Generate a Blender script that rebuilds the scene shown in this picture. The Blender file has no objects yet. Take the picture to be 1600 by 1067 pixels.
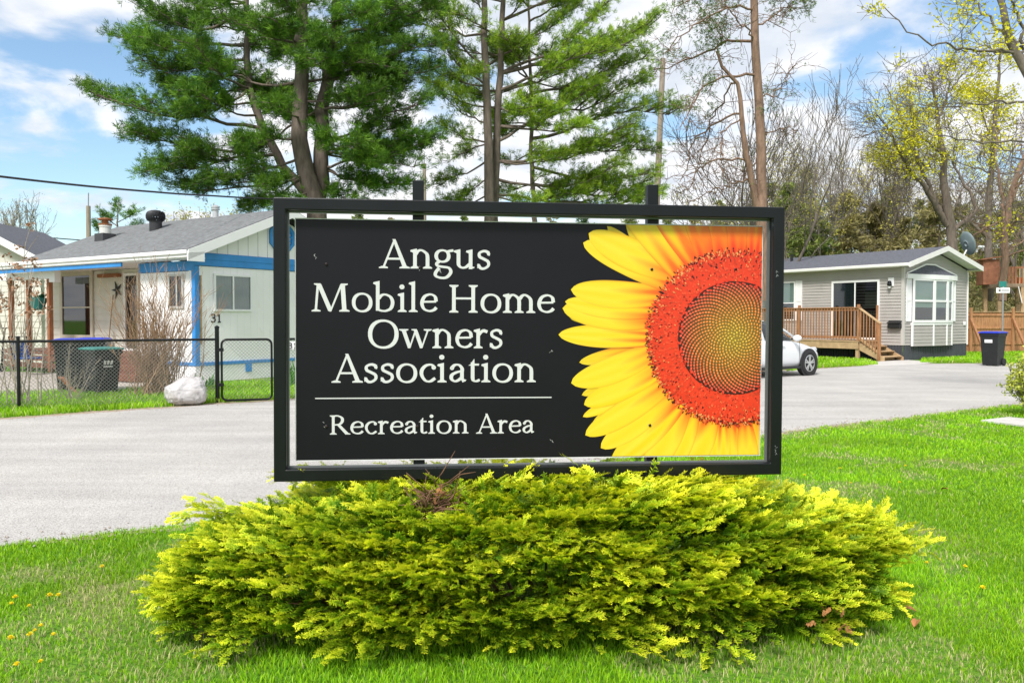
import bpy, bmesh, math, random
import numpy as np
from mathutils import Vector, Matrix
C = bpy.context.scene.collection
SC = bpy.context.scene
R = math.radians
# ---------------------------------------------------------------- camera
F = 1300.0                                   # focal length in photo pixels (1600 wide)
PITCH = math.atan(35.5 / F)
CAMZ = 1.5
cd = bpy.data.cameras.new('camera'); cam = bpy.data.objects.new('camera', cd); C.objects.link(cam)
cd.sensor_width = 36.0; cd.lens = 36.0 * F / 1600.0; cd.clip_start = 0.05; cd.clip_end = 2000
cam.location = (0, 0, CAMZ); cam.rotation_euler = (R(90) - PITCH, 0, 0)
SC.camera = cam
# ---------------------------------------------------------------- light
SUN_EL, SUN_AZ = R(48), R(205)               # azimuth clockwise from +Y
sd = (math.sin(SUN_AZ) * math.cos(SUN_EL), math.cos(SUN_AZ) * math.cos(SUN_EL), math.sin(SUN_EL))
ld = bpy.data.lights.new('sun', 'SUN'); sun = bpy.data.objects.new('sun', ld); C.objects.link(sun)
ld.energy = 3.0; ld.angle = R(14); ld.color = (1.0, 0.955, 0.915)
sun.rotation_euler = Vector(sd).to_track_quat('Z', 'Y').to_euler()
W = bpy.data.worlds.new('World'); SC.world = W; W.use_nodes = True
nt = W.node_tree; N = nt.nodes; L = nt.links; N.clear()
def wn(t, **k):
    n = N.new(t)
    for a, b in k.items(): setattr(n, a, b)
    return n
def wmath(op, a, b=None, clamp=False):
    n = wn('ShaderNodeMath', operation=op, use_clamp=clamp)
    for i, v in enumerate((a, b)):
        if v is None: continue
        if isinstance(v, (int, float)): n.inputs[i].default_value = v
        else: L.new(v, n.inputs[i])
    return n.outputs[0]
sky = wn('ShaderNodeTexSky', sky_type='NISHITA'); sky.sun_disc = False
sky.sun_elevation = SUN_EL; sky.sun_rotation = SUN_AZ; sky.air_density = 1.0; sky.dust_density = 0.6; sky.ozone_density = 2.0
tc = wn('ShaderNodeTexCoord'); sep = wn('ShaderNodeSeparateXYZ'); L.new(tc.outputs['Generated'], sep.inputs[0])
den = wmath('ADD', wmath('MAXIMUM', sep.outputs[2], 0.0), 0.22)
cx = wmath('DIVIDE', sep.outputs[0], den); cy = wmath('DIVIDE', sep.outputs[1], den)
cmb = wn('ShaderNodeCombineXYZ'); L.new(cx, cmb.inputs[0]); L.new(cy, cmb.inputs[1]); cmb.inputs[2].default_value = 3.7
n1 = wn('ShaderNodeTexNoise'); n1.inputs['Scale'].default_value = 2.9; n1.inputs['Detail'].default_value = 7; n1.inputs['Roughness'].default_value = 0.52; n1.inputs['Distortion'].default_value = 0.25
L.new(cmb.outputs[0], n1.inputs['Vector'])
# openings of clear sky in the cloud deck, at fixed bearings
def gap(px, py, rad):
    v = Vector(((px - 800) / F, 1, (533.5 - py) / F - math.tan(PITCH))).normalized()
    d = wn('ShaderNodeVectorMath', operation='DOT_PRODUCT'); L.new(tc.outputs['Generated'], d.inputs[0]); d.inputs[1].default_value = v
    m = wn('ShaderNodeMapRange', interpolation_type='SMOOTHSTEP'); L.new(d.outputs['Value'], m.inputs[0])
    m.inputs[1].default_value = math.cos(rad); m.inputs[2].default_value = 1.0; m.inputs[3].default_value = 0; m.inputs[4].default_value = 1
    return m.outputs[0]
g = wmath('ADD', gap(150, 90, R(22)), wmath('ADD', wmath('MULTIPLY', gap(1370, 60, R(11)), 0.85), wmath('MULTIPLY', gap(60, 280, R(10)), 0.30)))
thr = wmath('SUBTRACT', n1.outputs[0], wmath('MULTIPLY', g, 0.145))
mr = wn('ShaderNodeMapRange', interpolation_type='SMOOTHSTEP'); L.new(thr, mr.inputs[0])
mr.inputs[1].default_value = 0.31; mr.inputs[2].default_value = 0.48
n2 = wn('ShaderNodeTexNoise'); n2.inputs['Scale'].default_value = 5; n2.inputs['Detail'].default_value = 5; L.new(cmb.outputs[0], n2.inputs['Vector'])
cr = wn('ShaderNodeValToRGB'); L.new(n2.outputs[0], cr.inputs[0])
cr.color_ramp.elements[0].position = 0.34; cr.color_ramp.elements[0].color = (0.70, 0.76, 0.85, 1)
cr.color_ramp.elements[1].position = 0.60; cr.color_ramp.elements[1].color = (1.0, 1.0, 1.02, 1)
skm = wn('ShaderNodeMix', data_type='RGBA', blend_type='MULTIPLY'); skm.inputs[0].default_value = 1
L.new(sky.outputs[0], skm.inputs[6]); skm.inputs[7].default_value = (1.42, 1.50, 1.46, 1)
SKY = 0.085
clm = wn('ShaderNodeVectorMath', operation='SCALE'); L.new(cr.outputs[0], clm.inputs[0]); clm.inputs[3].default_value = 0.73 / SKY
mx = wn('ShaderNodeMix', data_type='RGBA'); L.new(mr.outputs[0], mx.inputs[0]); L.new(skm.outputs[2], mx.inputs[6]); L.new(clm.outputs[0], mx.inputs[7])
bg = wn('ShaderNodeBackground'); L.new(mx.outputs[2], bg.inputs[0]); bg.inputs[1].default_value = SKY
out = wn('ShaderNodeOutputWorld'); L.new(bg.outputs[0], out.inputs[0])
SC.view_settings.view_transform = 'Standard'; SC.view_settings.look = 'None'
SC.view_settings.exposure = 0.62; SC.view_settings.gamma = 1.0; SC.view_settings.use_curve_mapping = False
SC.cycles.max_bounces = 8; SC.cycles.transparent_max_bounces = 16
try: SC.cycles.use_denoising = True
except Exception: pass
# ---------------------------------------------------------------- survey helpers: sight lines of the photo met with real planes
CO, SI = math.cos(PITCH), math.sin(PITCH)
def ray(px, py):
    u, v = (px - 800) / F, (533.5 - py) / F
    return Vector((u, CO + v * SI, -SI + v * CO))
def at(px, py, Y):
    r = ray(px, py); return Vector((0, 0, CAMZ)) + r * (Y / r.y)
def gnd(px, py, z=0.0):
    r = ray(px, py); return Vector((0, 0, CAMZ)) + r * ((z - CAMZ) / r.z)
def hit(px, py, p, n):
    r = ray(px, py); o = Vector((0, 0, CAMZ)); return o + r * ((Vector(p) - o).dot(n) / r.dot(n))
# ---------------------------------------------------------------- objects
def tag(o, label=None, cat=None, group=None, kind=None):
    if label: o['label'] = label
    if cat: o['category'] = cat
    if group: o['group'] = group
    if kind: o['kind'] = kind
    return o
def empty(name, loc=(0, 0, 0), rz=0.0):
    o = bpy.data.objects.new(name, None); C.objects.link(o); o.location = loc; o.rotation_euler = (0, 0, rz); o.empty_display_size = 0.1
    return o
def copy_tree(o, parent=None):
    c = o.copy(); C.objects.link(c)
    if parent: c.parent = parent
    for ch in list(o.children): copy_tree(ch, c)
    return c
def link(name, me, m, parent=None, smooth=False):
    if m: me.materials.append(m)
    if smooth: me.polygons.foreach_set('use_smooth', [True] * len(me.polygons))
    o = bpy.data.objects.new(name, me); C.objects.link(o)
    if parent: o.parent = parent
    return o
def np_mesh(name, V, F_, m, parent=None, col=None, smooth=False):
    """V (n,3) array; F_ list of (k,3|4) index arrays"""
    me = bpy.data.meshes.new(name); V = np.ascontiguousarray(V, dtype=np.float32)
    me.vertices.add(len(V)); me.vertices.foreach_set('co', V.ravel())
    if not isinstance(F_, list): F_ = [F_]
    F_ = [np.asarray(f, dtype=np.int32) for f in F_ if len(f)]
    tot = sum(f.size for f in F_); n = sum(len(f) for f in F_)
    me.loops.add(tot); me.loops.foreach_set('vertex_index', np.concatenate([f.ravel() for f in F_]))
    ls = []; a = 0
    for f in F_:
        ls.append(a + np.arange(len(f), dtype=np.int32) * f.shape[1]); a += f.size
    me.polygons.add(n); me.polygons.foreach_set('loop_start', np.concatenate(ls))
    if smooth: me.polygons.foreach_set('use_smooth', np.ones(n, dtype=bool))
    me.update(calc_edges=True); me.validate()
    if col is not None:
        ca = me.color_attributes.new('col', 'FLOAT_COLOR', 'POINT')
        cc = np.ones((len(V), 4), dtype=np.float32); cc[:, :3] = col; ca.data.foreach_set('color', cc.ravel())
    return link(name, me, m, parent)
class MB:
    def __init__(s): s.v = []; s.f = []
    def add(s, vs, fs):
        b = len(s.v); s.v += [tuple(v) for v in vs]; s.f += [tuple(b + i for i in f) for f in fs]; return s
    def box(s, a, b, bev=0.0):
        x0, y0, z0 = (min(p, q) for p, q in zip(a, b)); x1, y1, z1 = (max(p, q) for p, q in zip(a, b))
        e = min(bev, (x1 - x0) * .45, (y1 - y0) * .45, (z1 - z0) * .45)
        if e <= 0:
            return s.add([(x0, y0, z0), (x1, y0, z0), (x1, y1, z0), (x0, y1, z0), (x0, y0, z1), (x1, y0, z1), (x1, y1, z1), (x0, y1, z1)],
                         [(0, 3, 2, 1), (4, 5, 6, 7), (0, 1, 5, 4), (1, 2, 6, 5), (2, 3, 7, 6), (3, 0, 4, 7)])
        vs = []
        for X, Y, Z, sx, sy, sz in [(x, y, z, 1 if i == 0 else -1, 1 if j == 0 else -1, 1 if k == 0 else -1) for k, z in enumerate((z0, z1)) for j, y in enumerate((y0, y1)) for i, x in enumerate((x0, x1))]:
            vs += [(X, Y + sy * e, Z + sz * e), (X + sx * e, Y, Z + sz * e), (X + sx * e, Y + sy * e, Z)]
        c = lambda i, j, k, ax: ((k * 2 + j) * 2 + i) * 3 + ax
        fs = []
        for k in (0, 1):
            f = [c(0, 0, k, 2), c(1, 0, k, 2), c(1, 1, k, 2), c(0, 1, k, 2)]; fs.append(f if k else f[::-1])
            f = [c(k, 0, 0, 0), c(k, 1, 0, 0), c(k, 1, 1, 0), c(k, 0, 1, 0)]; fs.append(f if k else f[::-1])
            f = [c(0, k, 0, 1), c(0, k, 1, 1), c(1, k, 1, 1), c(1, k, 0, 1)]; fs.append(f if k else f[::-1])
        for j in (0, 1):
            for k in (0, 1):
                fs.append([c(0, j, k, 1), c(1, j, k, 1), c(1, j, k, 2), c(0, j, k, 2)])
                fs.append([c(j, 0, k, 0), c(j, 1, k, 0), c(j, 1, k, 2), c(j, 0, k, 2)])
                fs.append([c(j, k, 0, 0), c(j, k, 1, 0), c(j, k, 1, 1), c(j, k, 0, 1)])
        for i in (0, 1):
            for j in (0, 1):
                for k in (0, 1): fs.append([c(i, j, k, 0), c(i, j, k, 1), c(i, j, k, 2)])
        return s.add(vs, fs)
    def bar(s, p, q, w, h=None, up=(0, 0, 1)):
        """rectangular bar from p to q, w across, h along up"""
        p, q = Vector(p), Vector(q); h = h or w; d = (q - p).normalized(); u = Vector(up)
        x = d.cross(u)
        if x.length < 1e-4: x = d.cross(Vector((1, 0, 0)))
        x.normalize(); z = x.cross(d).normalized(); x *= w / 2; z *= h / 2
        vs = [p - x - z, p + x - z, p + x + z, p - x + z, q - x - z, q + x - z, q + x + z, q - x + z]
        return s.add(vs, [(0, 1, 2, 3), (7, 6, 5, 4), (4, 5, 1, 0), (5, 6, 2, 1), (6, 7, 3, 2), (7, 4, 0, 3)])
    def tube(s, pts, r, n=8, cap=True):
        pts = [Vector(p) for p in pts]; rs = r if isinstance(r, (list, tuple, np.ndarray)) else [r] * len(pts)
        b = len(s.v); prev = None
        for i, p in enumerate(pts):
            d = (pts[min(i + 1, len(pts) - 1)] - pts[max(i - 1, 0)]).normalized()
            if prev is None:
                a = d.cross(Vector((0, 0, 1)))
                if a.length < 1e-3: a = d.cross(Vector((1, 0, 0)))
            else: a = prev - d * prev.dot(d)
            a.normalize(); prev = a; c = d.cross(a)
            for k in range(n):
                t = 2 * math.pi * k / n; s.v.append(tuple(p + (a * math.cos(t) + c * math.sin(t)) * rs[i]))
        for i in range(len(pts) - 1):
            for k in range(n):
                s.f.append((b + i * n + k, b + i * n + (k + 1) % n, b + (i + 1) * n + (k + 1) % n, b + (i + 1) * n + k))
        if cap:
            s.f.append(tuple(b + k for k in range(n))[::-1]); e = b + (len(pts) - 1) * n; s.f.append(tuple(e + k for k in range(n)))
        return s
    def lathe(s, prof, n=24, c=(0, 0, 0), axis='z'):
        b = len(s.v)
        for r, z in prof:
            for k in range(n):
                t = 2 * math.pi * k / n; x, y = r * math.cos(t), r * math.sin(t)
                v = (x, y, z) if axis == 'z' else ((x, z, y) if axis == 'y' else (z, x, y))
                s.v.append((c[0] + v[0], c[1] + v[1], c[2] + v[2]))
        for i in range(len(prof) - 1):
            for k in range(n): s.f.append((b + i * n + k, b + i * n + (k + 1) % n, b + (i + 1) * n + (k + 1) % n, b + (i + 1) * n + k))
        s.f.append(tuple(b + k for k in range(n))[::-1]); e = b + (len(prof) - 1) * n; s.f.append(tuple(e + k for k in range(n)))
        return s
    def prism(s, poly, d):
        """planar polygon (3D points) pushed along vector d"""
        n = len(poly); d = Vector(d); vs = [Vector(p) for p in poly] + [Vector(p) + d for p in poly]
        return s.add(vs, [tuple(range(n))[::-1], tuple(range(n, 2 * n))] + [(i, (i + 1) % n, n + (i + 1) % n, n + i) for i in range(n)])
    def ring(s, o, i, d):
        """frame between outer and inner quads (3D points, same order), depth d"""
        d = Vector(d); vs = [Vector(p) for p in o] + [Vector(p) for p in i]; n = len(o); vs = vs + [v + d for v in vs]; fs = []
        for k in range(n):
            j = (k + 1) % n
            fs += [(k, j, n + j, n + k), (2 * n + k, 3 * n + k, 3 * n + j, 2 * n + j), (k, 2 * n + k, 2 * n + j, j), (n + k, n + j, 3 * n + j, 3 * n + k)]
        return s.add(vs, fs)
    def each(s, name, m, parent=None, **k):
        for a in s.g: a.build(name, m, parent, **k)
    def build(s, name, m, parent=None, smooth=False, bevel=0.0, fix=True):
        me = bpy.data.meshes.new(name); me.from_pydata(s.v, [], s.f); me.validate()
        if fix or bevel:
            bm = bmesh.new(); bm.from_mesh(me); bmesh.ops.recalc_face_normals(bm, faces=bm.faces); bm.to_mesh(me); bm.free()
        o = link(name, me, m, parent, smooth)
        if bevel:
            b = o.modifiers.new('b', 'BEVEL'); b.width = bevel; b.segments = 2; b.limit_method = 'ANGLE'; b.angle_limit = R(40)
        return o
# ---------------------------------------------------------------- materials
def M(name, col, rough=0.6, var=0.12, scale=6.0, bump=0.0, bscale=60.0, metal=0.0, spec=0.4, attr=False, trans=0.0, coat=0.0, dirt=None, stretch=None, detail=4):
    m = bpy.data.materials.new(name); m.use_nodes = True; t = m.node_tree; n = t.nodes; b = n['Principled BSDF']; o = n['Material Output']
    b.inputs['Roughness'].default_value = rough; b.inputs['Metallic'].default_value = metal; b.inputs['Specular IOR Level'].default_value = spec
    b.inputs['Coat Weight'].default_value = coat; b.inputs['Coat Roughness'].default_value = 0.05
    co = n.new('ShaderNodeTexCoord'); mp = n.new('ShaderNodeMapping'); t.links.new(co.outputs['Object'], mp.inputs[0])
    if stretch: mp.inputs['Scale'].default_value = stretch
    if attr:
        a = n.new('ShaderNodeVertexColor'); a.layer_name = 'col'; src = a.outputs[0]
    else:
        a = n.new('ShaderNodeRGB'); a.outputs[0].default_value = (*col, 1); src = a.outputs[0]
    if var:
        z = n.new('ShaderNodeTexNoise'); z.inputs['Scale'].default_value = scale; z.inputs['Detail'].default_value = detail; z.inputs['Roughness'].default_value = 0.6; t.links.new(mp.outputs[0], z.inputs[0])
        mr = n.new('ShaderNodeMapRange'); t.links.new(z.outputs[0], mr.inputs[0]); mr.inputs[1].default_value = 0.3; mr.inputs[2].default_value = 0.7; mr.inputs[3].default_value = 1 - var; mr.inputs[4].default_value = 1 + var
        mm = n.new('ShaderNodeVectorMath'); mm.operation = 'SCALE'; t.links.new(src, mm.inputs[0]); t.links.new(mr.outputs[0], mm.inputs[3]); src = mm.outputs[0]
    if dirt:
        z = n.new('ShaderNodeTexNoise'); z.inputs['Scale'].default_value = dirt[1]; z.inputs['Detail'].default_value = 6; t.links.new(mp.outputs[0], z.inputs[0])
        mr = n.new('ShaderNodeMapRange'); t.links.new(z.outputs[0], mr.inputs[0]); mr.inputs[1].default_value = dirt[2]; mr.inputs[2].default_value = dirt[2] + dirt[3]
        mm = n.new('ShaderNodeMix'); mm.data_type = 'RGBA'; t.links.new(mr.outputs[0], mm.inputs[0]); t.links.new(src, mm.inputs[6]); mm.inputs[7].default_value = (*dirt[0], 1); src = mm.outputs[2]
    t.links.new(src, b.inputs['Base Color'])
    if bump:
        z = n.new('ShaderNodeTexNoise'); z.inputs['Scale'].default_value = bscale; z.inputs['Detail'].default_value = 3; t.links.new(mp.outputs[0], z.inputs[0])
        bp = n.new('ShaderNodeBump'); bp.inputs['Strength'].default_value = min(1, bump); bp.inputs['Distance'].default_value = 0.02; t.links.new(z.outputs[0], bp.inputs['Height']); t.links.new(bp.outputs[0], b.inputs['Normal'])
    if trans:
        tr = n.new('ShaderNodeBsdfTranslucent'); t.links.new(src, tr.inputs[0]); mx = n.new('ShaderNodeMixShader'); mx.inputs[0].default_value = trans
        t.links.new(b.outputs[0], mx.inputs[1]); t.links.new(tr.outputs[0], mx.inputs[2]); t.links.new(mx.outputs[0], o.inputs[0])
    return m
def glass(name, tint=(0.55, 0.62, 0.62), refl=0.16):
    m = bpy.data.materials.new(name); m.use_nodes = True; t = m.node_tree; n = t.nodes; n.remove(n['Principled BSDF']); o = n['Material Output']
    a = n.new('ShaderNodeBsdfTransparent'); a.inputs[0].default_value = (*tint, 1); g_ = n.new('ShaderNodeBsdfGlossy'); g_.inputs['Roughness'].default_value = 0.03
    lw = n.new('ShaderNodeLayerWeight'); lw.inputs[0].default_value = .25; ad = n.new('ShaderNodeMath'); ad.operation = 'MULTIPLY_ADD'; ad.use_clamp = True; ad.inputs[1].default_value = .35; ad.inputs[2].default_value = refl * .6; t.links.new(lw.outputs['Facing'], ad.inputs[0])
    x = n.new('ShaderNodeMixShader'); t.links.new(ad.outputs[0], x.inputs[0]); t.links.new(a.outputs[0], x.inputs[1]); t.links.new(g_.outputs[0], x.inputs[2]); t.links.new(x.outputs[0], o.inputs[0])
    return m
white_paint = M('white_paint', (.86, .85, .84), .5, .03, 2, dirt=((.68, .65, .60), 3, .62, .35))
white_trim = M('white_trim', (.84, .84, .83), .4, .02, 3)
blue_paint = M('blue_paint', (.035, .25, .62), .5, .12, 3)
black_metal = M('black_metal', (.0045, .0058, .0065), .34, .25, 5, spec=.32, bump=.06, bscale=200)
black_plastic = M('black_plastic', (.014, .015, .016), .5, .2, 4, bump=.1, bscale=120)
shingle = M('shingle', (.165, .172, .175), .9, .35, 9, bump=.6, bscale=40, detail=8)
shingle_dark = M('shingle_dark', (.105, .11, .13), .9, .3, 12, bump=.6, bscale=40, detail=8)
cream_siding = M('cream_siding', (.66, .63, .55), .6, .06, 3)
tan_siding = M('tan_siding', (.40, .375, .35), .55, .06, 1.5, dirt=((.30, .28, .25), 2.5, .58, .3))
dark_skirt = M('dark_skirt', (.055, .06, .07), .6, .15, 4)
cedar = M('cedar', (.35, .165, .075), .7, .3, 3, stretch=(6, 6, 1), bump=.2, bscale=30)
cedar_pale = M('cedar_pale', (.46, .31, .17), .75, .2, 3, stretch=(2, 2, 2), bump=.2, bscale=30)
fence_wood = M('fence_wood', (.40, .20, .09), .8, .3, 3, stretch=(5, 5, 1), bump=.2, bscale=30)
brown_post = M('brown_post', (.27, .105, .045), .7, .2, 4)
red_deck = M('red_deck', (.17, .07, .04), .75, .25, 5)
window_glass = glass('window_glass'); dark_glass = glass('dark_glass', (.22, .24, .26), .12)
interior = M('interior', (.05, .05, .05), .9, .2, 2)
curtain_m = M('curtain', (.50, .54, .50), .9, .06, 3, trans=.2)
blind_m = M('blind', (.50, .60, .53), .8, .04, 3)
concrete = M('concrete', (.52, .50, .47), .9, .12, 4, bump=.3, bscale=80)
grey_metal = M('grey_metal', (.32, .33, .33), .45, .15, 5, metal=.5)
wire_m = M('wire', (.30, .31, .30), .5, .1, 5, metal=.3)
cable_m = M('cable', (.03, .03, .035), .6, .1, 5)
pole_wood = M('pole_wood', (.30, .25, .20), .85, .25, 3, stretch=(5, 5, .6), bump=.3, bscale=20)
rust = M('rust', (.30, .12, .05), .8, .4, 8)
num_black = M('number_black', (.015, .015, .015), .5, 0)
letter_white = M('letter_white', (.60, .61, .60), .5, .03, 4)
rubber = M('rubber', (.02, .02, .021), .75, .2, 6)
bark_pine = M('bark_pine', (.15, .12, .095), .9, .35, 2.2, stretch=(4, 4, 1), bump=.8, bscale=9)
bark_scots = M('bark_scots', (.225, .145, .10), .9, .35, 2.2, stretch=(4, 4, 1), bump=.7, bscale=9)
bark_grey = M('bark_grey', (.155, .13, .105), .9, .3, 2.5, stretch=(4, 4, 1), bump=.6, bscale=9)
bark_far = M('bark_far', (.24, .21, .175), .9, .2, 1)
leaf_m = M('leaf', (0, 0, 0), .55, 0, spec=.3, attr=True, trans=.3)
needle_m = M('needle', (0, 0, 0), .55, 0, spec=.3, attr=True, trans=.25)
print_m = M('print', (0, 0, 0), .35, 0, spec=.4, attr=True)
stem_m = M('stem', (0, 0, 0), .85, 0, attr=True)
# ================================================================ ground, road, grass
rng = np.random.default_rng(5); random.seed(5)
def polyz(pts, z): return [(p[0], p[1], z) for p in pts]
near = [gnd(-900, 1075), gnd(-300, 900), gnd(0, 853), gnd(150, 836), gnd(300, 819), gnd(460, 795), gnd(760, 750), gnd(1000, 710), gnd(1222, 675), gnd(1330, 661), gnd(1440, 650), gnd(1540, 637), gnd(1600, 631), gnd(1800, 606)]
far = [gnd(-900, 735), gnd(-300, 675), gnd(0, 656), gnd(150, 645), gnd(300, 635), gnd(345, 631.5), gnd(430, 627), gnd(700, 606), gnd(1000, 590), gnd(1270, 577), gnd(1390, 569), gnd(1480, 568.5), gnd(1600, 568), gnd(1800, 566)]
near = [Vector((p.x, p.y)) for p in near]; far = [Vector((p.x, p.y)) for p in far]
near[0] = Vector((-9.0, 1.4)); far[0] = Vector((-16.5, 3.2)); near[1] = Vector((-5.2, 4.2)); far[1] = Vector((-10.6, 9.3))
def rough_line(P, amp, seed):
    r = random.Random(seed); o = []
    for a, b in zip(P[:-1], P[1:]):
        n = max(2, int((b - a).length / 0.12)); d = (b - a).normalized(); q = Vector((-d.y, d.x))
        for i in range(n): o.append(a.lerp(b, i / n) + q * r.uniform(-amp, amp))
    o.append(P[-1]); return o
nr, fr = rough_line(near, .035, 1), rough_line(far, .05, 2)
def strip(A, B, z, name, m, n=160):
    def res(P):
        P = np.array([(p.x, p.y) for p in P]); s = np.concatenate([[0], np.cumsum(np.linalg.norm(np.diff(P, axis=0), axis=1))]); t = np.linspace(0, s[-1], n)
        return np.stack([np.interp(t, s, P[:, 0]), np.interp(t, s, P[:, 1])], 1)
    a, b = res(A), res(B); V = np.concatenate([np.c_[a, np.full(n, z)], np.c_[b, np.full(n, z)]])
    i = np.arange(n - 1); return np_mesh(name, V, np.stack([i, i + 1, n + i + 1, n + i], 1), m)
# lawn / soil sheet
gm = bpy.data.materials.new('ground'); gm.use_nodes = True; t = gm.node_tree; n = t.nodes; b = n['Principled BSDF']; b.inputs['Roughness'].default_value = .95; b.inputs['Specular IOR Level'].default_value = .1
co = n.new('ShaderNodeTexCoord')
def noise(sc, det=5):
    z = n.new('ShaderNodeTexNoise'); z.inputs['Scale'].default_value = sc; z.inputs['Detail'].default_value = det; t.links.new(co.outputs['Object'], z.inputs[0]); return z.outputs[0]
def ramp(fac, stops):
    r_ = n.new('ShaderNodeValToRGB'); t.links.new(fac, r_.inputs[0]); e = r_.color_ramp.elements
    while len(e) < len(stops): e.new(.5)
    for k, (p, c) in enumerate(stops): e[k].position = p; e[k].color = (*c, 1)
    return r_.outputs[0]
g1 = ramp(noise(26, 6), [(.3, (.06, .15, .015)), (.5, (.10, .23, .022)), (.68, (.17, .29, .04))])
g2 = ramp(noise(.55, 6), [(.56, (0, 0, 0)), (.66, (1, 1, 1))])
g3 = ramp(noise(60, 3), [(.35, (.20, .17, .08)), (.65, (.36, .32, .17))])
mm = n.new('ShaderNodeMix'); mm.data_type = 'RGBA'; sc_ = n.new('ShaderNodeMath'); sc_.operation = 'MULTIPLY'; sc_.inputs[1].default_value = .75; t.links.new(g2, sc_.inputs[0]); t.links.new(sc_.outputs[0], mm.inputs[0]); t.links.new(g1, mm.inputs[6]); t.links.new(g3, mm.inputs[7]); t.links.new(mm.outputs[2], b.inputs['Base Color'])
bp = n.new('ShaderNodeBump'); bp.inputs['Strength'].default_value = .8; bp.inputs['Distance'].default_value = .03; t.links.new(noise(45, 4), bp.inputs['Height']); t.links.new(bp.outputs[0], b.inputs['Normal'])
tag(MB().add([(-700, -60, 0), (700, -60, 0), (700, 900, 0), (-700, 900, 0)], [(0, 1, 2, 3)]).build('ground', gm), kind='structure')
# pale chip-seal road
rm = bpy.data.materials.new('road'); rm.use_nodes = True; t = rm.node_tree; n = t.nodes; b = n['Principled BSDF']; b.inputs['Roughness'].default_value = .92; b.inputs['Specular IOR Level'].default_value = .25
co = n.new('ShaderNodeTexCoord')
fine = ramp(noise(95, 3), [(.30, (.20, .19, .18)), (.44, (.42, .405, .385)), (.56, (.50, .485, .462)), (.72, (.62, .605, .58))])
big = ramp(noise(.8, 7), [(.35, (.90, .90, .90)), (.65, (1.05, 1.045, 1.03))])
mm = n.new('ShaderNodeMix'); mm.data_type = 'RGBA'; mm.blend_type = 'MULTIPLY'; mm.inputs[0].default_value = 1; t.links.new(fine, mm.inputs[6]); t.links.new(big, mm.inputs[7])
st = n.new('ShaderNodeMapping'); st.inputs['Rotation'].default_value = (0, 0, R(-37)); st.inputs['Scale'].default_value = (.15, 1.6, 1); t.links.new(co.outputs['Object'], st.inputs[0])
z = n.new('ShaderNodeTexNoise'); z.inputs['Scale'].default_value = 1.6; z.inputs['Detail'].default_value = 5; t.links.new(st.outputs[0], z.inputs[0])
trk = ramp(z.outputs[0], [(.40, (.90, .895, .89)), (.6, (1, 1, 1))])
m2 = n.new('ShaderNodeMix'); m2.data_type = 'RGBA'; m2.blend_type = 'MULTIPLY'; m2.inputs[0].default_value = 1; t.links.new(mm.outputs[2], m2.inputs[6]); t.links.new(trk, m2.inputs[7]); t.links.new(m2.outputs[2], b.inputs['Base Color'])
bp = n.new('ShaderNodeBump'); bp.inputs['Strength'].default_value = .5; bp.inputs['Distance'].default_value = .012; t.links.new(noise(110, 3), bp.inputs['Height']); t.links.new(bp.outputs[0], b.inputs['Normal'])
tag(strip(nr, fr, .004, 'road', rm, 700), kind='structure')
# worn dirt shoulders along both road edges
soil = M('soil', (.34, .27, .19), .95, .35, 14, bump=.5, bscale=60, detail=7)
gravel = M('gravel', (.40, .36, .31), .95, .35, 20, bump=.6, bscale=50, detail=7)
def off(P, d): return [p + Vector((-.62, .78)) * d for p in P]
tag(strip(rough_line(off(near, -.10), .08, 3), rough_line(off(near, .10), .02, 4), .0025, 'road_shoulder', soil, 500), kind='structure')
tag(strip(rough_line(off(far, -.03), .02, 5), rough_line(off(far, .28), .12, 6), .0025, 'road_shoulder', soil, 500), kind='structure')
# second road behind the right-hand home and its street corner
tag(MB().add(polyz([gnd(1480, 545), gnd(1700, 548), gnd(1700, 537), gnd(1430, 535.5)], .004), [(0, 1, 2, 3)]).build('side_street', rm), kind='structure')
# yard of the left home: gravel under shrubs
tag(MB().add(polyz([Vector((-19, 15.0)), Vector((-9.2, 16.9)), Vector((-6.4, 18.9)), Vector((-8.0, 21)), Vector((-20, 26))], .003), [(0, 1, 2, 3, 4)]).build('gravel_bed', gravel), kind='structure')
tag(MB().add(polyz([gnd(1330, 568), gnd(1412, 562), gnd(1466, 566), gnd(1425, 570), gnd(1375, 572)], .006), [(0, 1, 2, 3, 4)]).build('walkway', concrete), kind='structure')
sl = MB()
P4 = [gnd(1533, 660), gnd(1575, 655), gnd(1665, 664), gnd(1625, 671)]
sl.prism([(p.x, p.y, 0.004) for p in P4], (0, 0, .035))
tag(sl.build('paving_slab', concrete, bevel=.006), 'flat pale concrete slab lying in the lawn at the right edge', 'slab')
# ---- grass blades
def inside(px, py, P):
    P = np.array([(p[0], p[1]) for p in P]); c = np.zeros(len(px), bool); j = len(P) - 1
    for i in range(len(P)):
        a = ((P[i, 1] > py) != (P[j, 1] > py)) & (px < (P[j, 0] - P[i, 0]) * (py - P[i, 1]) / (P[j, 1] - P[i, 1] + 1e-12) + P[i, 0]); c ^= a; j = i
    return c
def vnoise(x, y, s, seed=0):
    r_ = np.random.default_rng(seed); G = r_.random((64, 64)); x = x * s; y = y * s; xi = np.floor(x).astype(int); yi = np.floor(y).astype(int); fx = x - xi; fy = y - yi
    fx = fx * fx * (3 - 2 * fx); fy = fy * fy * (3 - 2 * fy); g_ = lambda a, b_: G[a % 64, b_ % 64]
    return (g_(xi, yi) * (1 - fx) + g_(xi + 1, yi) * fx) * (1 - fy) + (g_(xi, yi + 1) * (1 - fx) + g_(xi + 1, yi + 1) * fx) * fy
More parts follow.
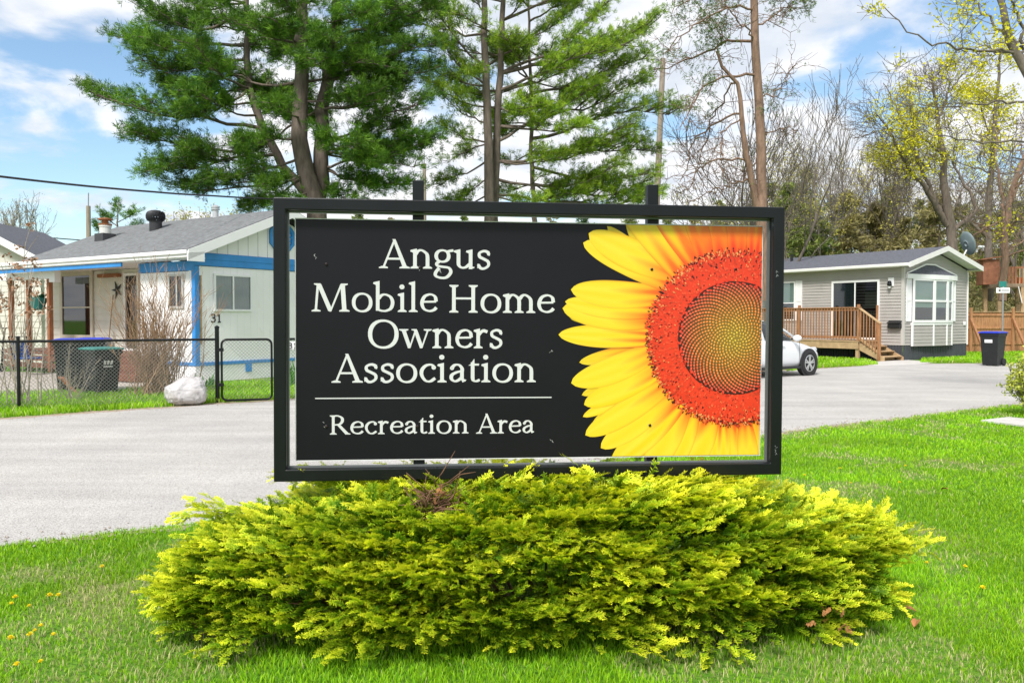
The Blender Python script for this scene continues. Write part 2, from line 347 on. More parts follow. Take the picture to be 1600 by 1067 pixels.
def blades(P, H, Wd, rngg, tint=1.0, dry=None):
    n_ = len(P); th = rngg.uniform(0, 2 * np.pi, n_); le = rngg.uniform(.1, .75, n_) * H; ph = rngg.uniform(0, 2 * np.pi, n_)
    sx, sy = np.cos(th) * Wd / 2, np.sin(th) * Wd / 2; lx, ly = np.cos(ph) * le, np.sin(ph) * le
    V = np.zeros((n_, 5, 3), np.float32); V[:, :, :2] = P[:, None, :2]
    V[:, 0, 0] -= sx; V[:, 0, 1] -= sy; V[:, 1, 0] += sx; V[:, 1, 1] += sy
    V[:, 2, 0] += lx * .35 + sx * .8; V[:, 2, 1] += ly * .35 + sy * .8; V[:, 2, 2] = H * .6; V[:, 3, 0] += lx * .35 - sx * .8; V[:, 3, 1] += ly * .35 - sy * .8; V[:, 3, 2] = H * .6
    V[:, 4, 0] += lx; V[:, 4, 1] += ly; V[:, 4, 2] = H
    i = np.arange(n_)[:, None] * 5
    c = np.zeros((n_, 5, 3), np.float32); base = np.array([.17, .45, .008]); base2 = np.array([.40, .66, .016]); dryc = np.array([.60, .57, .26])
    f = rngg.random(n_)[:, None]; cc = base * (1 - f) + base2 * f
    patch = np.clip(vnoise(P[:, 0], P[:, 1], 1.3, 7) * 1.3 - .2, 0, 1)[:, None]; cc = cc * (.80 + .4 * patch)
    if dry is not None:
        d_ = (rngg.random(n_) < dry)[:, None]; cc = np.where(d_, dryc * (.6 + .6 * rngg.random(n_)[:, None]), cc)
    c[:] = cc[:, None, :] * tint; c[:, :2] *= .75; c[:, 4] *= 1.12
    return V.reshape(-1, 3), [i + np.array([0, 1, 2, 3]), i + np.array([3, 2, 4])], c.reshape(-1, 3)
def scatter(poly, dens0, dref, rngg, nmax):
    """points in polygon, thinned with distance squared"""
    A = np.array([(p[0], p[1]) for p in poly]); lo, hi = A.min(0), A.max(0); area = np.prod(hi - lo); out_ = []
    N0 = int(min(nmax * 12, area * dens0)); p = rngg.uniform(lo, hi, (N0, 2)); d2 = p[:, 0] ** 2 + p[:, 1] ** 2
    k = rngg.random(N0) < np.minimum(1, dref * dref / d2); p = p[k]; p = p[inside(p[:, 0], p[:, 1], poly)]
    return p[:nmax]
lawn_near = [(-9, 1.4)] + [(p.x, p.y) for p in nr[1:]] + [(17, 20), (17, 2.6), (4, 2.0), (-4, 2.0)]
pn = scatter(lawn_near, 9500, 4.6, rng, 700000)
uu = np.abs(pn[:, 0] / np.maximum(pn[:, 1], .1)) < 1.0; pn = pn[uu]
dryp = np.clip((vnoise(pn[:, 0], pn[:, 1], 1.1, 3) * .6 + vnoise(pn[:, 0], pn[:, 1], 3.1, 4) * .4 - .53) * 4, .015, .5)
Hh = rng.uniform(.014, .042, len(pn)) * (1 - .45 * dryp) * (.8 + .5 * vnoise(pn[:, 0], pn[:, 1], 2.2, 9)); dd = np.hypot(pn[:, 0], pn[:, 1]); Wd = .0042 * np.maximum(1, dd / 4.5)
keep = rng.random(len(pn)) > dryp * .75; pn, Hh, Wd, dryp = pn[keep], Hh[keep], Wd[keep], dryp[keep]
v1, f1, c1 = blades(pn, Hh, Wd, rng, 1.0, dryp)
np_mesh('grass', v1, f1, leaf_m, col=c1)
tag(bpy.data.objects['grass'], 'bright spring lawn grass around the juniper, with dry straw patches', 'grass', kind='stuff')
# verge and yard grass on the far side of the road
verge = [(p.x, p.y) for p in off(fr, .12)][10:] 
fl = [tuple(p) for p in off(far, .2)]
yl = [fl[1], fl[2], fl[3], fl[4], fl[5], fl[6], fl[7], (-1.5, 22), (-6.2, 19.2), (-8.0, 17.4), (-13, 15.4), (-16, 14.6), (-12.5, 10)]
p1 = scatter(yl, 900, 14, rng, 70000)
cw = gnd(1400, 573); yr = [tuple(gnd(1230, 580.5))[:2], tuple(gnd(1270, 576))[:2], tuple(gnd(1345, 572))[:2], tuple(gnd(1372, 569.5))[:2], tuple(gnd(1348, 560))[:2], tuple(gnd(1226, 560))[:2]]
p2 = scatter(yr, 500, 25, rng, 20000)
ye = [tuple(gnd(1438, 566.5))[:2], tuple(gnd(1480, 567.3))[:2], tuple(gnd(1555, 566.8))[:2], tuple(gnd(1640, 566))[:2], tuple(gnd(1640, 551))[:2], tuple(gnd(1500, 549))[:2], tuple(gnd(1440, 562))[:2]]
p3 = scatter(ye, 500, 25, rng, 20000)
for pp in (p1, p2, p3):
    dd = np.hypot(pp[:, 0], pp[:, 1]); v1, f1, c1 = blades(pp, rng.uniform(.05, .12, len(pp)), .0045 * dd / 4.5, rng, 1.0, np.full(len(pp), .08))
    tag(np_mesh('grass', v1, f1, leaf_m, col=c1), 'strip of bright green grass beyond the road', 'grass', kind='stuff')
# dandelions
dm = M('dandelion_yellow', (.90, .74, .015), .7, .2, 40); gm2 = M('dandelion_green', (.10, .22, .03), .7, .2, 20)
droot = empty('dandelion'); s = MB(); s.tube([(0, 0, 0), (.006, 0, .03), (.004, .004, .055)], .0022, 5); s.build('stem', gm2, droot)
h = MB(); rr = random.Random(3)
for k in range(46):
    a = rr.uniform(0, 6.28); e = rr.uniform(.1, 1.4); d = Vector((math.cos(a) * math.cos(e), math.sin(a) * math.cos(e), math.sin(e))); q = Vector((-math.sin(a), math.cos(a), 0)) * .0028; p0 = Vector((.004, .004, .055))
    h.add([p0 - q * .5, p0 + q * .5, p0 + d * .016 + q, p0 + d * .016 - q], [(0, 1, 2, 3)])
h.build('flower_head', dm, droot, fix=False)
DL = [(62, 1043), (17, 1040), (3, 951), (8, 962), (25, 938), (52, 944), (78, 948), (92, 950), (60, 976), (40, 1000), (66, 1005), (147, 895), (26, 1000), (87, 1002), (1393, 758), (1462, 884), (1500, 893), (1535, 930), (1322, 733), (1400, 731), (1340, 756), (1256, 745)]
DLAB = ['small yellow dandelion heads dotted in the lawn']
for k, (px, py) in enumerate(DL):
    o = droot if k == 0 else copy_tree(droot); o.location = gnd(px + 14 * math.sin(k * 2.4), py + 6 + 12 * math.sin(k * 1.7) * (k < 14)); o.rotation_euler.z = k * 1.3; sc0 = .75 + .35 * ((k * 7) % 5) / 4; o.scale = (sc0, sc0, sc0)
    tag(o, 'small yellow dandelion flower among the lawn grass', 'dandelion', 'dandelions scattered in the lawn')
# fallen leaves
lfm = M('dry_leaf', (.38, .16, .06), .8, .3, 20)
lf = MB(); nL = 7
lf.add([(0, 0, .012)] + [(.045 * math.cos(t_) * (1 + .3 * math.cos(3 * t_)), .03 * math.sin(t_), .004 + .02 * abs(math.sin(t_))) for t_ in [2 * math.pi * k / 10 for k in range(10)]], [(0, k + 1, (k + 1) % 10 + 1) for k in range(10)])
lf0 = lf.build('fallen_leaf', lfm, fix=False)
for k, (px, py, w) in enumerate([(1421, 962, 'rusty fallen leaf on the lawn, nearest the right end of the juniper'), (1476, 770, 'orange brown fallen leaf alone on the open lawn right of the sign'), (1432, 983, 'small tan fallen leaf on the grass below the juniper right tip')]):
    o = lf0 if k == 0 else lf0.copy()
    if k: C.objects.link(o)
    o.location = gnd(px, py) + Vector((0, 0, .03)); o.rotation_euler = (.2, .3, k * 2.0); o.scale = (.7, .7, .7); tag(o, w, 'leaf', 'fallen leaves on the lawn')

# loose grit along the road edges
gr_ = np.random.default_rng(77); NV_ = []; FV_ = []
oct_ = np.array([[1, 0, 0], [-1, 0, 0], [0, 1, 0], [0, -1, 0], [0, 0, 1], [0, 0, -1.]]); of_ = np.array([[0, 2, 4], [2, 1, 4], [1, 3, 4], [3, 0, 4], [2, 0, 5], [1, 2, 5], [3, 1, 5], [0, 3, 5]])
cen = []
for P_, n_, sd_ in ((nr, 2600, .13), (fr, 900, .16)):
    A = np.array([(p.x, p.y) for p in P_]); A = A[(A[:, 1] > 3.5) & (A[:, 1] < 26)]; q = A[gr_.integers(0, len(A), n_)] + gr_.normal(0, sd_, (n_, 2)); cen.append(q)
cen = np.concatenate(cen); sz_ = gr_.uniform(.004, .014, (len(cen), 1, 1)); V = oct_[None] * sz_ * gr_.uniform(.6, 1.3, (len(cen), 6, 3)); V[:, :, :2] += cen[:, None]; V[:, :, 2] += .008
tag(np_mesh('grit', V.reshape(-1, 3), (np.arange(len(cen))[:, None, None] * 6 + of_[None]).reshape(-1, 3), gravel), 'loose pale stone grit strewn along the road edges', 'gravel', kind='stuff')
# ================================================================ the sign
PL, PR = at(461, 531.2, 4.17), at(1190, 533, 4.42)
SX = (PR - PL).normalized(); SN = SX.cross(Vector((0, 0, 1))).normalized(); SU = SN.cross(SX) * -1
if SU.z < 0: SU = -SU
if SN.y > 0: SN = -SN
PW, PH = (PR - PL).length, 1.219
SM = Matrix((( SX.x, SU.x, SN.x, PL.x), (SX.y, SU.y, SN.y, PL.y), (SX.z, SU.z, SN.z, PL.z), (0, 0, 0, 1)))
SMI = SM.inverted()
def pan(px, py, dep=0.0):
    p = hit(px, py, PL + SN * dep, SN); q = SMI @ p; return q.x, q.y
base = PL.lerp(PR, .5); base.z = 0
sg = empty('notice_sign', base)
tag(sg, 'black framed sign with white lettering and half a sunflower over the juniper', 'sign')
INV = Matrix.Translation(base).inverted() @ SM      # panel frame -> thing frame
def place(o): o.matrix_parent_inverse = Matrix.Identity(4); o.matrix_basis = INV; return o
# frame: square tube with an inner stop strip
cTL, cBL, cTR, cBR = [pan(x, y, .07) for x, y in ((427, 308), (427, 752), (1227, 324), (1221, 742))]
x0, x1, y1, y0 = (cTL[0] + cBL[0]) / 2, (cTR[0] + cBR[0]) / 2, (cTL[1] + cTR[1]) / 2, (cBL[1] + cBR[1]) / 2
tb = .060
def rect(a, b, c, d, z): return [(a, b, z), (c, b, z), (c, d, z), (a, d, z)]
f = MB().ring(rect(x0, y0, x1, y1, -.006), rect(x0 + tb, y0 + tb, x1 - tb, y1 - tb, -.006), (0, 0, .076))
fo = place(f.build('frame', black_metal, sg, bevel=.005))
f = MB().ring(rect(x0 + tb, y0 + tb, x1 - tb, y1 - tb, .0), rect(x0 + tb + .008, y0 + tb + .008, x1 - tb - .008, y1 - tb - .008, .0), (0, 0, .022))
place(f.build('stop_strip', M('stop_strip', (.16, .17, .17), .4, .1, 5, metal=.4), fo)); fo.children[0].matrix_basis = Matrix.Identity(4)
for (px, yt) in ((653.5, 283), (1018.5, 290)):
    u, v = pan(px, yt, -.04); p = SM @ Vector((u, v, -.04)); q = p - base; ps = MB()
    X, Y = SX * .029, Vector((SX.y, -SX.x, 0)).normalized() * .029; X.z = 0
    c4 = [q - X - Y, q + X - Y, q + X + Y, q - X + Y]; b4 = [Vector((c.x, c.y, -.25)) for c in c4]
    ps.add(b4 + c4, [(3, 2, 1, 0), (4, 5, 6, 7), (0, 1, 5, 4), (1, 2, 6, 5), (2, 3, 7, 6), (3, 0, 4, 7)])
    ps.build('post', black_metal, sg, bevel=.004)
# panel: pale composite board with a black printed face
pm = MB().box((0, -PH / 2, -.006), (PW, PH / 2, 0)); pn_o = place(pm.build('panel', M('panel_edge', (.72, .72, .70), .5, .05, 5), sg))
def on_panel(o): o.parent = pn_o; o.matrix_basis = Matrix.Identity(4); return o
e_ = .0045
on_panel(MB().add([(e_, -PH / 2 + e_, .0008), (PW - e_, -PH / 2 + e_, .0008), (PW - e_, PH / 2 - e_, .0008), (e_, PH / 2 - e_, .0008)], [(0, 1, 2, 3)]).build('face', M('face_black', (.0062, .0054, .0086), .38, .12, 3, spec=.26), pn_o))
# ---- lettering: broad-pen strokes, cap height 100
ZS = [0]
TH, TW = 12.4, 6.8
class G:
    def __init__(s): s.p = []
    def poly(s, *pts): s.p.append([tuple(map(float, q)) for q in pts]); return s
    def pen(s, pts, closed=False, a=TH, b=TW, tilt=12):
        """ribbon along a curve, wide on verticals"""
        P = np.array(pts, float); n_ = len(P); T = np.roll(P, -1, 0) - np.roll(P, 1, 0) if closed else np.gradient(P, axis=0)
        T /= np.linalg.norm(T, axis=1)[:, None] + 1e-9; ang = np.arctan2(T[:, 1], T[:, 0]); w = np.sqrt((a * np.sin(ang + math.radians(tilt))) ** 2 + (b * np.cos(ang + math.radians(tilt))) ** 2) / 2
        Nn = np.stack([-T[:, 1], T[:, 0]], 1) * w[:, None]; A, B = P + Nn, P - Nn; s.p.append(('rib', A, B, closed)); return s
    def ell(s, cx, cy, rx, ry, a0=0, a1=360, a=TH, b=TW, tilt=12, n=40, sq=2.15):
        t_ = np.radians(np.linspace(a0, a1, n, endpoint=abs(a1 - a0) < 360)); c_, s_ = np.cos(t_), np.sin(t_)
        return s.pen(np.stack([cx + rx * np.sign(c_) * abs(c_) ** (2 / sq), cy + ry * np.sign(s_) * abs(s_) ** (2 / sq)], 1), abs(a1 - a0) >= 360, a, b, tilt)
    def crv(s, *pts, a=TH, b=TW, tilt=12, n=8):
        P = [np.array(p, float) for p in pts]; P = [2 * P[0] - P[1]] + P + [2 * P[-1] - P[-2]]; o = []
        for i in range(1, len(P) - 2):
            for k in range(n):
                t_ = k / n; p0, p1, p2, p3 = P[i - 1:i + 3]
                o.append(.5 * ((2 * p1) + (p2 - p0) * t_ + (2 * p0 - 5 * p1 + 4 * p2 - p3) * t_ * t_ + (3 * p1 - p0 - 3 * p2 + p3) * t_ ** 3))
        o.append(P[-2]); return s.pen(o, False, a, b, tilt)
    def stem(s, x, y0, y1, w=TH, top=None, bot=None):
        s.poly((x - w / 2, y0), (x + w / 2, y0), (x + w / 2, y1), (x - w / 2, y1))
        for y, d, k in ((y0, 1, bot), (y1, -1, top)):
            if k == 'slab': s.poly((x - w / 2 - 9, y), (x + w / 2 + 9, y), (x + w / 2 + 9, y + d * 4), (x + w / 2, y + d * 9), (x - w / 2, y + d * 9), (x - w / 2 - 9, y + d * 4))
            if k == 'flag': s.poly((x - w / 2 - 10, y - 7), (x - w / 2 - 8, y - 2), (x + w / 2, y + 3), (x + w / 2, y - 14), (x - w / 2, y - 12))
        return s
XH = 67
def arch(g_, x0, x1, y=XH): return g_.crv((x0, y - 17), (x0 + 8, y - 6), (x0 + (x1 - x0) * .52, y - 3), (x1 - 3, y - 15), (x1, y - 30), (x1, y - 45), tilt=8)
def gl(c):
    g_ = G()
    if c == 'A': g_.poly((47, 102), (57, 102), (96, 4), (81, 4)).poly((49, 96), (54, 90), (21, 4), (14, 4)).poly((30, 30), (72, 30), (72, 37), (30, 37)); g_.poly((2, 0), (32, 0), (32, 4), (22, 8), (12, 8), (2, 4)).poly((70, 0), (105, 0), (105, 4), (95, 8), (80, 8), (70, 4)); return g_, 104
    if c == 'n': g_.stem(18, 0, XH, top='flag', bot='slab').stem(60, 0, 40, bot='slab'); arch(g_, 20, 60); return g_, 77
    if c == 'm': g_.stem(18, 0, XH, top='flag', bot='slab').stem(58, 0, 40, bot='slab').stem(98, 0, 40, bot='slab'); arch(g_, 20, 58); arch(g_, 60, 98); return g_, 115
    if c == 'u': g_.stem(17, 20, XH, top='flag').stem(58, 0, XH, top='flag').poly((52, 0), (69, 3), (72, 7), (62, 10), (52, 12)); g_.crv((17, 30), (18, 14), (28, 5), (42, 7), (56, 19), tilt=8); return g_, 75
    if c == 'g': g_.ell(33, 45, 21, 20, tilt=10).crv((48, 60), (58, 63), (70, 65), a=8, b=9).crv((24, 27), (14, 18), (18, 10), (34, 7), (55, 3), (61, -12), (48, -29), (30, -32), (12, -26), (10, -14), (22, 3), a=11.5, b=8); return g_, 70
    if c == 's': g_.crv((45, 51), (40, 61), (27, 64), (13, 57), (14, 44), (28, 36), (42, 27), (43, 13), (30, 3), (17, 4), (9, 16), a=10.5, b=8.5, tilt=-25).poly((43, 48), (48, 48), (47, 64), (43, 62)).poly((6, 3), (10, 5), (11, 19), (6, 19)); return g_, 54
    if c == 'M': g_.poly((16, 4), (24, 4), (31, 96), (23, 96)).poly((23, 98), (38, 98), (75, 8), (68, 0), (62, 2)).poly((66, 0), (72, 0), (108, 92), (108, 98), (103, 98)).poly((103, 98), (118, 98), (124, 4), (109, 4)); g_.poly((6, 0), (36, 0), (36, 4), (25, 8), (15, 8), (6, 4)).poly((99, 0), (134, 0), (134, 4), (125, 8), (108, 8), (99, 4)).poly((14, 100), (36, 100), (36, 94), (26, 92), (14, 96)).poly((105, 100), (128, 100), (128, 96), (118, 92), (105, 93)); return g_, 139
    if c == 'o': g_.ell(38, 33, 29, 31.5); return g_, 76
    if c == 'b': g_.stem(15, 4, 108, top='flag').crv((17, 46), (28, 59), (42, 62), (59, 53), (66, 34), (60, 13), (44, 4), (28, 4), (15, 9), tilt=6); return g_, 80
    if c == 'i': g_.stem(19, 0, XH, top='flag', bot='slab').ell(18, 90, 4.2, 4.2, a=9, b=9, n=16); return g_, 38
    if c == 'l': g_.stem(19, 0, 108, top='flag', bot='slab'); return g_, 38
    if c == 'e': g_.crv((14, 37), (60, 38), a=7, b=7).crv((60, 38), (56, 56), (40, 64), (20, 56), (11, 33), (18, 12), (36, 4), (52, 8), (61, 17), tilt=12); return g_, 66
    if c == 'H': g_.stem(22, 0, 98, top='slab', bot='slab').stem(87, 0, 98, top='slab', bot='slab').poly((22, 47), (87, 47), (87, 54), (22, 54)); return g_, 109
    if c == 'O': g_.ell(52, 49, 45, 47, a=14.5, b=7.5); return g_, 104
    if c == 'w': g_.poly((10, 63), (24, 63), (43, 6), (36, 0), (32, 0)).poly((35, 0), (40, 0), (60, 60), (56, 66)).poly((51, 63), (64, 63), (84, 6), (78, 0), (73, 0)).poly((76, 0), (81, 0), (103, 63), (97, 63)).poly((2, XH), (33, XH), (33, 63), (24, 60), (10, 60), (2, 63)).poly((86, XH), (113, XH), (113, 63), (104, 60), (96, 60), (86, 63)).poly((44, XH), (62, XH), (64, 60), (44, 63)); return g_, 113
    if c == 'r': g_.stem(18, 0, XH, top='flag', bot='slab').crv((20, 46), (29, 58), (38, 62), (50, 58), a=9, b=11, tilt=0); return g_, 53
    if c == 'c': g_.crv((56, 53), (44, 63), (26, 60), (13, 45), (12, 26), (24, 7), (40, 4), (57, 15), tilt=12).ell(52, 53, 3.4, 3.4, a=8, b=8, n=14); return g_, 61
    if c == 't': g_.stem(20, 14, 72).crv((20, 22), (22, 8), (32, 4), (44, 9), tilt=8).poly((5, 60), (16, 67), (42, 67), (41, 60)).poly((14, 67), (26, 67), (26, 83), (24, 83)); return g_, 46
    if c == 'a': g_.stem(48, 10, 44).crv((13, 52), (24, 62), (38, 62), (48, 50), (48, 36), tilt=8).ell(14.5, 51, 3, 3, a=8, b=8, n=14).crv((48, 40), (30, 36), (14, 26), (13, 12), (24, 4), (36, 8), (47, 17), tilt=10).poly((43, 14), (50, 0), (60, 4), (63, 9), (54, 12)); return g_, 64
    if c == 'R': g_.stem(21, 0, 98, top='slab', bot='slab').crv((20, 94), (42, 95), (60, 84), (61, 66), (48, 52), (22, 49), a=13.5, b=7, tilt=6).poly((36, 50), (52, 50), (92, 4), (92, 0), (76, 0)).poly((74, 0), (98, 0), (98, 4), (90, 7), (78, 7)); return g_, 93
    return g_, 40
lt = None
def emit(part, X, Y):
    ZS[0] += 1; z = .0014 + (ZS[0] % 23) * .00005
    if part[0] == 'rib' and isinstance(part[0], str):
        _, A, B, cl = part; n_ = len(A); vs = [(X(p[0]), Y(p[1]), z) for p in A] + [(X(p[0]), Y(p[1]), z) for p in B]
        lt.add(vs, [(i, n_ + i, n_ + (i + 1) % n_, (i + 1) % n_) for i in range(n_ if cl else n_ - 1)])
    else: lt.add([(X(p[0]), Y(p[1]), z) for p in part], [tuple(range(len(part)))])
def word(w, pxl, pxr, ybl, ycap):
    global lt
    lt = MB(); parts = []; adv = 0
    for c in w:
        g_, a = gl(c); parts += [(adv, q) for q in g_.p]; adv += a
    xs = np.concatenate([(np.concatenate([q[1], q[2]])[:, 0] if isinstance(q[0], str) else np.array(q)[:, 0]) + a for a, q in parts]); lo, hi = xs.min(), xs.max()
    ul, ur = pan(pxl, ybl)[0], pan(pxr, ybl)[0]; vb = pan((pxl + pxr) / 2, ybl)[1]; vc = pan((pxl + pxr) / 2, ycap)[1]; sy = (vc - vb) / 98
    for a, q in parts: emit(q, lambda x, a=a: ul + (x + a - lo) * (ur - ul) / (hi - lo), lambda y: vb + y * sy)
    on_panel(lt.build('lettering', letter_white, pn_o, fix=False))
word('Angus', 592, 766, 420, 376.5); word('Mobile', 487, 684, 487.2, 444.5); word('Home', 702, 867, 488.8, 446)
word('Owners', 575, 785, 544, 500.5); word('Association', 518, 837, 597.3, 554.5); word('Recreation', 515.5, 732, 677.7, 648); word('Area', 743.7, 834.6, 676.8, 647)
(a0, b0), (a1, b1) = pan(492.5, 623.2), pan(861.7, 619.8)
on_panel(MB().add([(a0, b0, .0014), (a1, b0, .0014), (a1, b1, .0014), (a0, b1, .0014)], [(0, 1, 2, 3)]).build('divider_line', letter_white, pn_o))
for px, py in ((510, 413), (656, 418), (1018, 421), (1149, 421), (510, 666), (652, 666), (1015, 664)):
    u, v = pan(px, py); on_panel(MB().lathe([(.0075, .0045), (.0075, .0075), (.004, .0095), (.0006, .0098)], 10, (u, v, 0)).build('screw', M('screw', (.03, .02, .02), .4, 0, metal=.5) if 'screw' not in bpy.data.materials else bpy.data.materials['screw'], pn_o))
rs = random.Random(8); scm = M('scratch', (.45, .45, .45), .6, 0)
for (px, py) in ((508, 664), (690, 424), (655, 420), (862, 691), (493, 402), (862, 549)):
    u, v = pan(px, py); sc = MB()
    for k in range(3): p0 = Vector((u + rs.uniform(-.008, .008), v + rs.uniform(-.012, .012), .0022)); d = Vector((rs.uniform(-.01, .01), rs.uniform(-.014, .014), 0)); sc.bar(p0, p0 + d, .0016, .0004)
    on_panel(sc.build('scratch', scm, pn_o))
scm2 = M('scuff', (.35, .36, .36), .6, 0)
for (px, py) in ((1214, 427), (1212, 703)):
    u, v = pan(px, py, .07); sc = MB()
    for k in range(9): p0 = Vector((u + rs.uniform(-.004, .004), v + rs.uniform(-.026, .026), .0705)); sc.bar(p0, p0 + Vector((rs.uniform(-.006, .006), rs.uniform(-.008, .008), 0)), .0014, .0006)
    o = sc.build('scuff_mark', scm2, fo); o.matrix_basis = Matrix.Identity(4)
# ---- printed sunflower
def zq(x, y): return np.array(pan(850 + x / 2.541, 330 + y / 2.541))
YEL, YLT, ORG, RED = np.array([.92, .62, .012]), np.array([.95, .74, .06]), np.array([.93, .20, .012]), np.array([.86, .045, .012])
VV, FF, CC = [], [], []; NV = [0]
def sheet(P, c):
    """P (n,m,3) grid of points"""
    n_, m_ = P.shape[:2]; i, j = np.meshgrid(np.arange(n_ - 1), np.arange(m_ - 1), indexing='ij'); a = (NV[0] + i * m_ + j).ravel()
    VV.append(P.reshape(-1, 3)); CC.append(c.reshape(-1, 3)); FF.append(np.stack([a, a + 1, a + m_ + 1, a + m_], 1)); NV[0] += n_ * m_
pr = np.random.default_rng(12)
def petal(tip, bs, w, z, bend=0., dark=0., org=.45, tipw=.62):
    T_, B_ = zq(*tip), zq(*bs); B_ = B_ - (T_ - B_) * .10; ax = T_ - B_; Ln = np.linalg.norm(ax); d = ax / Ln; q = np.array([-d[1], d[0]]); Wd = w / 2.541 / 300 / 2 * 1.0
    t_ = np.linspace(0, 1, 34)[:, None]; s_ = np.linspace(-1, 1, 19)[None, :]
    prof = np.where(t_ < .5, .62 + .38 * np.sin(np.pi * t_), np.clip(1 - np.clip((t_ - .5) / .5, 0, 1) ** 2.4, 0, 1) ** tipw)
    c0 = B_ + ax * t_ + q * (bend * Ln * np.sin(np.pi * t_ * .8))
    off_ = (s_ * prof * Wd)[..., None] * q; P = np.zeros((34, 19, 3)); P[..., :2] = c0[:, None, :] + off_; P[..., 2] = z + .00004 * (1 - s_ ** 2)
    ph, fr_ = pr.uniform(0, 6, 3), pr.uniform(3, 9, 3); streak = sum(np.sin(s_ * f_ + p_ + t_ * .8) for f_, p_ in zip(fr_, ph)) / 3
    k = np.clip((org + .22 * streak - t_) / .42, 0, 1) ** 1.15; k = np.clip(k + .30 * np.clip(abs(s_) - .78, 0, 1) / .22 * (t_ < .8) * pr.uniform(.3, 1.0), 0, 1)
    kr = np.clip((org * .33 + .10 * streak - t_) / .25, 0, 1)
    col = YEL + (YLT - YEL) * np.clip(.5 + .5 * streak, 0, 1)[..., None] * .8; col = col * (1 - k[..., None]) + ORG * k[..., None]; col = col * (1 - kr[..., None]) + RED * kr[..., None]
    edge = np.clip((abs(s_) - .9) / .1, 0, 1) * np.ones_like(t_); col = col * (1 - .18 * edge[..., None]) * (1 - dark)
    sheet(P, col)
z0 = .0012
back = [((250, 60), (520, 300), 60), ((330, 20), (520, 260), 110), ((120, 300), (440, 320), 70), ((100, 420), (420, 430), 70), ((140, 600), (430, 540), 60), ((150, 730), (450, 610), 60), ((190, 850), (470, 670), 70), ((250, 910), (500, 730), 70), ((330, 1000), (540, 780), 90), ((480, -60), (560, 200), 120), ((620, -70), (640, 175), 120), ((740, -80), (730, 150), 110), ((850, -80), (825, 150), 100), ((640, 1060), (690, 850), 80), ((730, 1070), (735, 860), 80), ((800, 1070), (800, 860), 80), ((495, 1060), (580, 800), 70)]
for i, (a, b, w) in enumerate(back): petal(a, b, w, z0 + i * .00005, dark=.12, org=.75)
z0 = .0024
front = [((152, 812), (455, 655), 58, .03), ((872, 1080), (850, 850), 84, .0), ((745, 1080), (740, 860), 86, .0), ((690, 1060), (700, 855), 88, .02), ((820, 1080), (800, 860), 88, 0), ((562, 1030), (655, 835), 118, .02), ((505, 1030), (588, 805), 92, .02), ((395, 1050), (545, 780), 118, .05), ((262, 1000), (525, 765), 112, .05),
         ((222, 935), (500, 730), 100, .04), ((160, 882), (478, 690), 100, .05), ((156, 762), (448, 625), 98, .05), ((104, 672), (430, 555), 108, .08), ((57, 490), (425, 503), 92, .0), ((74, 378), (425, 425), 112, .05), ((84, 352), (425, 395), 84, .05), ((107, 302), (452, 330), 108, .07),
         ((152, 132), (480, 285), 104, -.05), ((180, 80), (520, 235), 128, .06), ((250, -120), (535, 225), 150, -.06), ((400, -110), (600, 190), 138, -.05), ((860, -110), (835, 150), 90, .02), ((760, -120), (765, 150), 105, .03), ((640, -120), (690, 170), 120, .02), ((545, -110), (640, 180), 95, -.03)]
for i, (a, b, w, bd) in enumerate(front): petal(a, b, w, z0 + i * .00007, bend=bd * .6, org=(.85 if a[0] > 500 else .66) if b[1] < 200 else (.48 if a[1] < 560 else .42))
DC = zq(757, 503); px_m = np.linalg.norm(zq(857, 503) - DC) / 100; py_m = np.linalg.norm(zq(757, 603) - DC) / 100
def disc(r0, r1, z, c0, c1, n_=90, wob=0.):
    th = np.linspace(0, 2 * np.pi, n_); rr = np.linspace(r0, r1, 8)[:, None]; w_ = 1 + wob * np.sin(th * 17 + 1) * np.cos(th * 7); P = np.zeros((8, n_, 3)); P[..., 0] = DC[0] + rr * w_ * np.cos(th) * px_m; P[..., 1] = DC[1] + rr * w_ * np.sin(th) * py_m; P[..., 2] = z
    k = np.linspace(0, 1, 8)[:, None, None]; sheet(P, np.broadcast_to(np.array(c0) * (1 - k) + np.array(c1) * k, (8, n_, 3)).copy())
disc(195, 338, .0044, (.84, .055, .018), (.74, .040, .010), wob=.012)
def dots(XY, rx, ry, ang, cols, z, k=7):
    """small ellipses"""
    n_ = len(XY); t_ = np.linspace(0, 2 * np.pi, k, endpoint=False); ex, ey = rx[:, None] * np.cos(t_), ry[:, None] * np.sin(t_); c_, s_ = np.cos(ang)[:, None], np.sin(ang)[:, None]
    P = np.zeros((n_, k, 3)); P[..., 0] = XY[:, :1] + (ex * c_ - ey * s_); P[..., 1] = XY[:, 1:] + (ex * s_ + ey * c_); P[..., 2] = z[:, None]
    b_ = NV[0] + np.arange(n_)[:, None] * k; VV.append(P.reshape(-1, 3)); CC.append(np.repeat(cols, k, axis=0)); FF.append(b_ + np.arange(k)[None, :]); NV[0] += n_ * k
def ringpts(n_, r0, r1, jit=0):
    r_ = np.sqrt(pr.uniform(r0 ** 2, r1 ** 2, n_)); a_ = pr.uniform(0, 2 * np.pi, n_); return r_, a_
def xy(r_, a_): return np.stack([DC[0] + r_ * np.cos(a_) * px_m, DC[1] + r_ * np.sin(a_) * py_m], 1)
